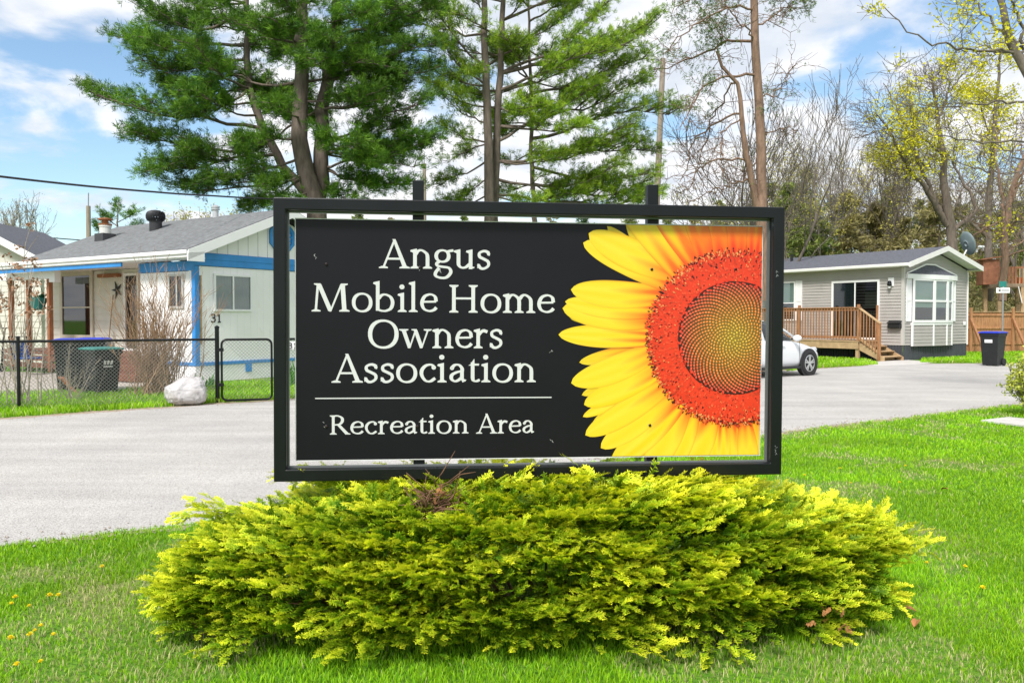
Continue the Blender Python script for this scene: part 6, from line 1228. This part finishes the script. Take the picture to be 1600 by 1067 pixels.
# ---------------- red-barked pine with bare snaking limbs
rg = np.random.default_rng(41); D = 34; b = np.array(at(1191, 470, D)); b[2] = 0; T = Tree('scots_pine', b, 'tall red barked pine with bare snaking limbs and sparse needle tufts', bark=bark_scots)
def path(pts, D, dv=0, n_=22, jit=.02):
    P = np.array([at(x, y, D + dv * k / max(1, len(pts) - 1)) for k, (x, y) in enumerate(pts)]); s_ = np.concatenate([[0], np.cumsum(np.linalg.norm(np.diff(P, axis=0), axis=1))]); t_ = np.linspace(0, s_[-1], n_); Q = np.stack([np.interp(t_, s_, P[:, i]) for i in range(3)], 1)
    K = np.array([.25, .5, .25]); Q[1:-1] = .25 * Q[:-2] + .5 * Q[1:-1] + .25 * Q[2:]; Q[1:-1] += rg.normal(0, jit, Q[1:-1].shape); return Q
T.limb(path([(1192, 470), (1190, 330), (1188, 187), (1182, 94), (1178, 0), (1172, -140)], D), .24, .12, 10)
T.limb(path([(1184, 330), (1178, 300), (1170, 260), (1162, 220), (1158, 170), (1157, 135), (1148, 122), (1134, 116), (1126, 100), (1120, 80)], D, -.6), .155, .05, 10)
SL = [([(1181, 62), (1150, 60), (1125, 72), (1095, 88), (1060, 100), (1020, 110)], .07), ([(1182, 118), (1150, 117), (1120, 122), (1098, 135), (1085, 155), (1075, 185), (1062, 200)], .06), ([(1157, 178), (1135, 182), (1110, 198), (1085, 220), (1075, 250), (1062, 285)], .05), ([(1164, 250), (1140, 248), (1110, 252), (1090, 258), (1082, 285), (1068, 305)], .05), ([(1170, 280), (1150, 282), (1125, 295), (1105, 300), (1090, 312)], .045), ([(1152, 130), (1135, 140), (1128, 165), (1110, 190), (1100, 230), (1085, 270)], .04), ([(1158, 185), (1140, 195), (1130, 205), (1125, 225), (1130, 245), (1128, 275)], .035), ([(1178, 15), (1150, 8), (1110, 22), (1080, 45), (1055, 60), (1035, 85)], .05), ([(1180, 40), (1205, 30), (1230, 10), (1245, 15)], .04), ([(1186, 150), (1205, 150), (1225, 130), (1240, 105)], .035), ([(1188, 210), (1210, 205), (1228, 200), (1245, 205)], .03), ([(1178, 60), (1165, 45), (1150, 30), (1120, -10)], .04), ([(1135, 115), (1120, 90), (1128, 60), (1122, 30)], .04), ([(1190, 250), (1170, 262), (1158, 285), (1150, 300)], .03), ([(1176, -20), (1120, -20), (1070, 0), (1050, 20)], .05), ([(1177, -10), (1215, -15), (1240, -5)], .05)]
pin = []
for pts, r_ in SL:
    P = path(pts, D, rg.uniform(-2, 2), 16, .06); T.limb(P, r_, .015)
    for j in range(22):
        i = rg.integers(4, 15); d = rg.normal(0, 1, 3) * [1, .8, .7] + (P[i] - P[i - 2]) * .9; d /= np.linalg.norm(d); l_ = rg.uniform(.35, 1.3); e = bend(P[i], P[i] + d * l_, 6, rg, .5, rg.uniform(-.15, .15)); T.limb(e, .017, .006, 3)
        for q in range(3):
            k = rg.integers(1, 5); d2 = d + rg.normal(0, .8, 3); d2 /= np.linalg.norm(d2); e2 = bend(e[k], e[k] + d2 * l_ * rg.uniform(.3, .7), 4, rg, .4); T.limb(e2, .010, .005, 3); pin.append((e2[-1], d2))
        pin.append((e[-1], d))
hot = [np.array(at(x, y, D)) for x, y in ((1115, 85), (1095, 155), (1088, 135), (1240, 8), (1225, -5), (1150, -10), (1060, 40), (1080, 20), (1120, 10), (1205, 150), (1100, 55), (1045, 75))]
Pp = []
for p, d in pin:
    dm = min(np.linalg.norm((p - h) * [1, .25, 1]) for h in hot); pr_k = math.exp(-(dm / .8) ** 2) * .9 + .10
    if rg.random() < pr_k: Pp += [(p, d)] * (4 if dm < .7 else 1)
P = np.array([p for p, d in Pp]) + rg.normal(0, .12, (len(Pp), 3)); Dd = np.array([d for p, d in Pp]); V, F_, Cc = needles(P, Dd, np.full(len(P), .16), 8, .13, (.05, .12, .02), (.16, .24, .04), rg, .7)
T.wood(); T.crown(V, F_, Cc, name='needles')
# ---------------- maples coming into yellow leaf at right
YG0, YG1 = (.46, .48, .012), (.84, .76, .02)
def traced(name, D, stems, label, seed, leafsel=None, m_per=5, par=None, keep=1.0, lsz=.075, bark=None, twl=2.2, spread=.2, rmin=.008, ntw=14):
    """stems: list of (pixel path, r0, r1, number of side limbs, depth drift)"""
    rg = np.random.default_rng(seed); b = np.array(at(*stems[0][0][0], D)); b[2] = 0; T = Tree(name, b, label, bark=bark); pr_ = dict(wig=.12, up=.03, rmin=rmin, lv=2, nch=(5, 4, 3), t0=(.2, .2, .2), ang=(25, 60), len=(.5, .75)); pr_.update(par or {})
    for pts, r0, r1, nl, dv in stems:
        P = path(pts, D, dv, 22, .03); T.limb(P, r0, r1, 10 if r0 > .07 else 5)
        for k in range(nl):
            i = rg.integers(5, 21); d = (P[i] - P[i - 1]) / np.linalg.norm(P[i] - P[i - 1]); a = rg.normal(0, 1, 3); a -= d * a.dot(d); a /= np.linalg.norm(a); nd = d * .6 + a * .8 + np.array([0, 0, .1]); grow(T, P[i], nd, twl * rg.uniform(.5, 1.1) * (1.2 - i / 30), max(rmin * 1.6, r1 * .55), 0, rg, pr_)
    T.wood()
    if leafsel is not None: leaves(T, m_per, lsz, YG0, YG1, rg, 'leaves', spread, keep, leafsel)
    return T
def inpx(boxes, D):
    def f(p):
        x = 800 + F * p[0] / p[1]; y = 498 - F * (p[2] - CAMZ) / p[1]; return any(((x - a) / w) ** 2 + ((y - b_) / h) ** 2 < 1 for a, b_, w, h in boxes)
    return f
traced('budding_maple', 38, [([(1488, 460), (1487, 356), (1480, 320), (1475, 290), (1476, 250), (1470, 215), (1462, 160), (1455, 110)], .29, .035, 22, 0), ([(1480, 352), (1460, 320), (1445, 290), (1425, 270), (1405, 235), (1385, 200), (1365, 175)], .15, .02, 24, -1.5), ([(1470, 330), (1440, 265), (1420, 215), (1400, 165), (1380, 130)], .10, .018, 22, 1.5), ([(1485, 365), (1510, 345), (1528, 328), (1515, 300), (1495, 270), (1480, 235)], .13, .025, 16, 1), ([(1476, 245), (1440, 215), (1410, 205), (1370, 205), (1345, 215)], .06, .014, 18, -1), ([(1466, 190), (1480, 150), (1500, 120)], .07, .014, 16, 1)],
       'spreading maple with clusters of yellow green new leaves behind the right home', 51, inpx([(1385, 180, 34, 26), (1420, 190, 36, 34), (1455, 250, 60, 36), (1380, 245, 34, 20), (1480, 215, 70, 60), (1540, 200, 70, 80), (1420, 160, 45, 25)], 38), m_per=13, keep=.26, lsz=.055, spread=.15, bark=bark_pine)
traced('budding_maple', 46, [([(1545, 470), (1543, 340), (1548, 270), (1555, 200), (1560, 120), (1565, 60)], .24, .05, 24, 0), ([(1545, 345), (1552, 260), (1540, 190), (1525, 140)], .10, .02, 18, 1), ([(1544, 372), (1515, 345), (1492, 330), (1500, 300), (1530, 270)], .10, .03, 6, 0)], 'straight grey maple with thin leafing twigs right of the spreading maple', 52, inpx([(1560, 150, 70, 90), (1500, 120, 40, 30)], 46), m_per=6, keep=.5)
traced('leaning_maple', 40, [([(1566, 470), (1572, 340), (1580, 300), (1596, 255), (1625, 200)], .19, .10, 12, 0), ([(1572, 350), (1565, 300), (1555, 250), (1560, 200)], .10, .03, 6, 1), ([(1573, 345), (1540, 355), (1520, 370), (1500, 375)], .06, .02, 6, -1)], 'brown barked maple leaning out of frame behind the tree house', 53, inpx([(1560, 340, 30, 30)], 40), m_per=6, keep=.4, bark=bark_scots)
# nearer maple standing off to the right whose limbs reach into the picture
traced('overhanging_maple', 15.5, [([(1740, 560), (1720, 400), (1690, 250), (1640, 160), (1600, 112), (1587, 75), (1570, 30), (1555, -20)], .20, .05, 9, 0), ([(1592, 85), (1550, 78), (1500, 75), (1460, 70), (1420, 50), (1380, 10)], .030, .008, 6, -.5), ([(1597, 82), (1565, 82), (1530, 82), (1490, 83)], .024, .008, 5, .5), ([(1645, 165), (1600, 158), (1560, 160), (1500, 165), (1445, 167), (1410, 162)], .028, .007, 5, .6), ([(1690, 245), (1600, 222), (1540, 225), (1480, 212), (1420, 205)], .028, .007, 4, -.5), ([(1690, 250), (1600, 250), (1560, 225), (1520, 205), (1500, 175)], .024, .006, 4, .4), ([(1590, 70), (1560, 40), (1530, 10), (1510, -20)], .03, .01, 5, .5), ([(1600, 100), (1598, 50), (1580, 0)], .04, .02, 4, 0), ([(1690, 270), (1600, 266), (1560, 272), (1500, 255), (1470, 245)], .022, .006, 4, 0)],
       'nearer maple whose long limbs with yellow buds reach in from the right edge', 54, inpx([(1520, 60, 110, 70), (1440, 100, 60, 30), (1560, 130, 80, 60), (1450, 60, 60, 40), (1400, 20, 50, 20)], 15), m_per=6, keep=.42, lsz=.032, twl=.9, spread=.075, rmin=.004, bark=bark_grey)
# ---------------- bare trees of the middle distance
bare('bare_tree', 1218, 37, 16.5, .08, 61, 'leafless multi-stemmed tree just right of the red barked pine', dict(rmin=.009, up=.08, ang=(14, 42), nch=(7, 4, 4, 3)), stems=3, trunkf=.40)
bare('bare_tree', 1308, 84, 32, .20, 62, 'leafless tree centred above the right home roof', dict(rmin=.013, ang=(18, 45)), stems=3, bark=bark_far, trunkf=.36)
bare('bare_tree', 1372, 88, 30, .18, 63, 'thin leafless tree left of the spreading yellow maple', dict(rmin=.014, ang=(18, 42)), stems=2, bark=bark_far, trunkf=.38)
bare('bare_tree', 1260, 92, 23, .19, 64, 'leafless tree in the distance between the sign and the right home', dict(rmin=.015), stems=2, bark=bark_far)
bare('bare_tree', 1520, 84, 26, .24, 65, 'tall leafless tree behind the spreading maple', dict(rmin=.015), bark=bark_far, stems=2)
bare('bare_tree', 1092, 44, 13, .09, 66, 'short tangled leafless tree behind the right sign post', dict(rmin=.011, ang=(25, 60), wig=.16), stems=3, budc=(1, .05, (.40, .38, .12), (.50, .44, .16)))
bare('bare_tree', 1440, 92, 24, .2, 69, 'distant leafless tree over the ridge of the right home', dict(rmin=.016), bark=bark_far, stems=2)
BUD = (2, .055, (.44, .42, .06), (.62, .56, .10), .22)
TWG = dict(rmin=.009, ang=(18, 48), nch=(7, 5, 4, 4), up=.07)
bare('bare_tree', 1252, 52, 19.5, .13, 171, 'tall fine twigged bare tree over the white shuttered window end of the right home', TWG, stems=2, bark=bark_far, trunkf=.36, budc=BUD)
bare('bare_tree', 1342, 56, 20, .13, 172, 'fine twigged bare tree above the sliding door roof edge', TWG, stems=3, bark=bark_far, trunkf=.36)
bare('bare_tree', 1405, 54, 21, .14, 173, 'tall bare tree rising behind the left limbs of the spreading maple', TWG, stems=2, bark=bark_grey, trunkf=.36, budc=BUD)
bare('bare_tree', 1598, 52, 17, .14, 174, 'bare tree at the right edge behind the leaning maple', TWG, stems=2, bark=bark_grey, trunkf=.36, budc=BUD)
bare('bare_tree', 1150, 58, 17, .11, 175, 'bare tree behind the foot of the red barked pine', TWG, stems=2, bark=bark_far, trunkf=.36, budc=BUD)
bare('bare_tree', 35, 66, 14.5, .14, 67, 'pair-stemmed leafless tree at the far left skyline', dict(rmin=.014, ang=(14, 38), up=.09), stems=3, bark=bark_far, budc=(1, .05, (.36, .35, .16), (.44, .40, .20), .2), trunkf=.42)
bare('bare_tree', 355, 47, 11.5, .12, 68, 'leafless tree with pale yellow buds behind the left home ridge', dict(rmin=.011, ang=(20, 50)), stems=4, bark=bark_far, lean=(-.25, 0), budc=(2, .07, (.40, .40, .10), (.52, .48, .16), .2), trunkf=.40)
bare('bare_tree', 690, 70, 8.5, .12, 70, 'pinkish leafless tree low behind the left sign post', dict(rmin=.015), stems=4, bark=M('bark_pink', (.36, .24, .19), .9, .2, 1), trunkf=.42)
# ---------------- distant conifers, each its own tree
def conifer(px, D, H_, wd, seed, label, c0, c1, tuft=.42, nt=1500, name='conifer', ragged=.25, lowz=.06):
    rg = np.random.default_rng(seed); b = np.array(at(px, 500, D)); b[2] = 0; T = Tree(name, b, label, bark=bark_pine); T.limb(np.array([b + [0, 0, -.2], b + [0, 0, H_ * .5], b + [0, 0, H_]]), .02 * H_, .02, 5)
    nb = int(H_ * 6); Ns, Ds = [], []
    for k in range(nb):
        f = rg.uniform(lowz, 1) ** .9; l_ = wd * (1 - f) ** .8 * rg.uniform(1 - ragged * 1.6, 1 + ragged) + .12; a = rg.uniform(0, 6.283); p = b + [0, 0, H_ * f]; d = np.array([math.cos(a), math.sin(a), rg.uniform(-.25, .15)]); q = p + d * l_; T.limb(np.array([p, (p + q) / 2 + [0, 0, .03], q]), .03, .01, 3); n_ = max(3, int(nt / nb * (.4 + l_ / wd))); u = rg.uniform(.15, 1.05, n_)[:, None]; Ns.append(p + (q - p) * u + rg.normal(0, .13 * l_ + .05, (n_, 3)) * [1, 1, .5]); Ds.append(np.repeat(d[None], n_, 0) + rg.normal(0, .4, (n_, 3)))
    P, Dd = np.concatenate(Ns), np.concatenate(Ds); V, F_, Cc = needles(P, Dd, np.full(len(P), tuft) * rg.uniform(.7, 1.2, len(P)), 6, .22, c0, c1, rg, .7); T.wood(); T.crown(V, F_, Cc, name='needles'); return T
GD = ((.035, .10, .028), (.10, .20, .05)); GO = ((.11, .17, .035), (.30, .35, .08)); GB = ((.20, .185, .075), (.40, .35, .14)); GL = ((.10, .17, .03), (.24, .28, .06))
conifer(96, 62, 6.9, 1.75, 71, 'small dark spruce with a neat pointed crown on the far left skyline', *GD, tuft=.3, nt=2200, name='spruce', ragged=.15)
pine('distant_pine', (178, 470), 50, [([(180, 470), (182, 400), (184, 345), (185, 330)], .14, .06)], [(0, 400, 150, 385, 0), (0, 390, 215, 385, .5), (0, 375, 152, 355, -.5), (0, 370, 220, 350, .3), (0, 355, 160, 335, .5), (0, 350, 212, 332, -.5), (0, 340, 182, 320, 0), (0, 395, 170, 375, -1), (0, 400, 205, 395, -1)], 'ragged pine behind the chimney on the left home roof', 72, extra=0, top=8.4, tuft=.26, dens=.42, fan=.35)
tl = [(1232, 74, 9.6, 2.1, GO, 'olive conifer directly right of the sign frame'), (1252, 82, 10.6, 2.0, GD, 'dark green conifer in the distant row right of the sign'), (1276, 76, 9.2, 2.3, GO, 'mid olive conifer second from the sign in the distant row'), (1298, 86, 10.2, 2.2, GD, 'dark conifer below the leafless tree over the roof'), (1320, 78, 8.6, 2.5, GB, 'brownish larch above the sliding door of the right home'), (1343, 84, 9.8, 2.0, GO, 'pointed olive conifer above the deck stairs'), (1366, 80, 8.9, 2.3, GB, 'rusty larch left of the spreading maple'), (1390, 86, 10.0, 2.1, GO, 'olive conifer just left of the spreading maple trunk'), (1414, 76, 8.4, 2.4, GB, 'brown larch behind the spreading maple limbs'), (1440, 82, 9.4, 2.2, GO, 'olive conifer above the apex of the right home'), (1466, 70, 8.0, 2.3, GB, 'brown larch left of the satellite dish'), (1500, 66, 8.6, 2.5, GO, 'dull green conifer behind the satellite dish'), (1530, 72, 9.0, 2.4, GB, 'brownish conifer left of the tree house'), (1562, 62, 7.8, 2.4, GB, 'brown thicket conifer behind the tree house'), (1592, 66, 9.0, 2.6, GO, 'olive conifer at the right edge behind the tree house'), (1625, 60, 8.5, 2.6, GL, 'light green conifer at the far right edge'),
      (1205, 80, 9.4, 2.1, GO, 'olive conifer between the red barked pine and the sign corner'), (1165, 84, 9.2, 2.2, GD, 'dark conifer at the foot of the red barked pine'), (1125, 78, 8.8, 2.0, GO, 'conifer peeping over the sign top left of the red barked pine'), (1085, 90, 9.8, 2.2, GB, 'brownish conifer peeping over the sign beside the right post'), (1040, 86, 9.0, 2.2, GO, 'conifer at the foot of the tall utility pole'), (985, 84, 9.0, 2.3, GO, 'conifer seen through the gap over the panel left of the right post'), (915, 88, 9.2, 2.3, GD, 'dark conifer seen through the gap over the word Home'), (860, 84, 8.6, 2.2, GB, 'brown larch seen through the gap right of the slender pine'), (725, 86, 8.4, 2.2, GO, 'conifer seen between the left sign post and twin trunks'), (610, 82, 8.0, 2.2, GB, 'brown larch seen left of the left sign post'), (560, 80, 8.2, 2.2, GO, 'conifer seen through the gap right of the big pine trunk')]
for k, (px, D_, h_, wd_, cc_, lab) in enumerate(tl): conifer(px, D_ * (.68 if 1195 < px < 1480 else 1), (1.5 + (h_ * (1.16 + .14 * math.sin(k * 2.1)) - 1.5) * .68) * 1.18 if 1195 < px < 1480 else h_ * (1.42 if px < 1195 else 1.2), wd_ * 1.5, 80 + k, lab, *cc_, nt=2100, tuft=.36, name='larch' if cc_ is GB else 'conifer', ragged=.45)
# low leafing bushes that close the view at ground level
def bush(px, D, H_, wd, seed, label, c0, c1, n_=1500, sz=.10, py=500, tw=40):
    rg = np.random.default_rng(seed); b = np.array(at(px, py, D)); b[2] = 0; T = Tree('bush', b, label, 'bush', bark=bark_grey); tips = []
    for k in range(tw):
        a = rg.uniform(0, 6.283); e = rg.random() ** .5; q = b + np.array([math.cos(a) * e * wd, math.sin(a) * e * wd, H_ * rg.uniform(.45, 1.0) * math.sqrt(max(.05, 1 - .75 * e * e))]); P = bend(b + rg.normal(0, .06, 3) * [1, 1, 0], q, 7, rg, .25, .08); T.limb(P, .016, .005, 3)
        for j in range(6): i = rg.integers(2, 7); d = rg.normal(0, .5, 3) + (q - b) / np.linalg.norm(q - b) * .5; e2 = P[i] + d * H_ * .16; T.limb(np.array([P[i], (P[i] + e2) / 2 + rg.normal(0, .02, 3), e2]), .007, .003, 3); tips.append((e2, d)); tips.append(((P[i] + e2) / 2, d))
    T.tips = tips; T.wood('stems'); leaves(T, max(1, n_ // len(tips)), sz, c0, c1, rg, 'leaves', sz * .9); return T
bush(1634, 12.8, 1.20, .46, 101, 'round shrub with fresh yellow green leaves cut by the right edge', (.34, .42, .04), (.66, .68, .12), 9000, .024, tw=120)
for k, (px, D_, h_, w_, lab) in enumerate([(30, 56, 4.6, 3.2, 'olive leafing bush above the far left shed roof'), (75, 58, 4.0, 2.6, 'yellowish bush between the shed and the small spruce'), (140, 60, 4.0, 2.6, 'pale green bush at the foot of the left utility pole'), (235, 62, 4.2, 3.0, 'pale leafing bush behind the left home roof vents')]): bush(px, D_, h_, w_, 110 + k, lab, (.20, .22, .05), (.40, .38, .10), 1500, .13)
for k, (px, D_, h_, w_) in enumerate([(1245, 64, 3.6, 3.4), (1330, 66, 3.8, 3.4), (1420, 62, 3.6, 3.4), (1520, 56, 3.4, 3.0), (1590, 50, 3.0, 2.6)]): bush(px, D_, h_, w_, 120 + k, ['straw coloured thicket behind the left part of the right home', 'pale thicket behind the middle of the right home roof', 'pale thicket behind the right home apex', 'grey brown thicket behind the plank fence', 'green and brown thicket at the right edge behind the plank fence'][k], (.22, .20, .08), (.44, .38, .16), 1500, .14)
# far woodland that reads as one mass at the horizon
rg = np.random.default_rng(140); n_ = 14000; xs = rg.uniform(-190, 190, n_); ys = rg.uniform(118, 150, n_); hh = 5 + 4 * vnoise(xs, ys * 0 + 3, .12, 4) + 2 * vnoise(xs, ys, .5, 5); zs = rg.random(n_) ** .8 * hh
V, F_, Cc = needles(np.stack([xs, ys, zs], 1), np.tile([[0, 0, 1.]], (n_, 1)) + rg.normal(0, .5, (n_, 3)), np.full(n_, 1.1), 6, .30, (.07, .09, .04), (.21, .19, .10), rg, .8)
tag(np_mesh('far_woodland', V, F_, needle_m, col=Cc), 'hazy olive brown woodland along the horizon', 'woodland', kind='stuff')
bpy.context.view_layer.update()
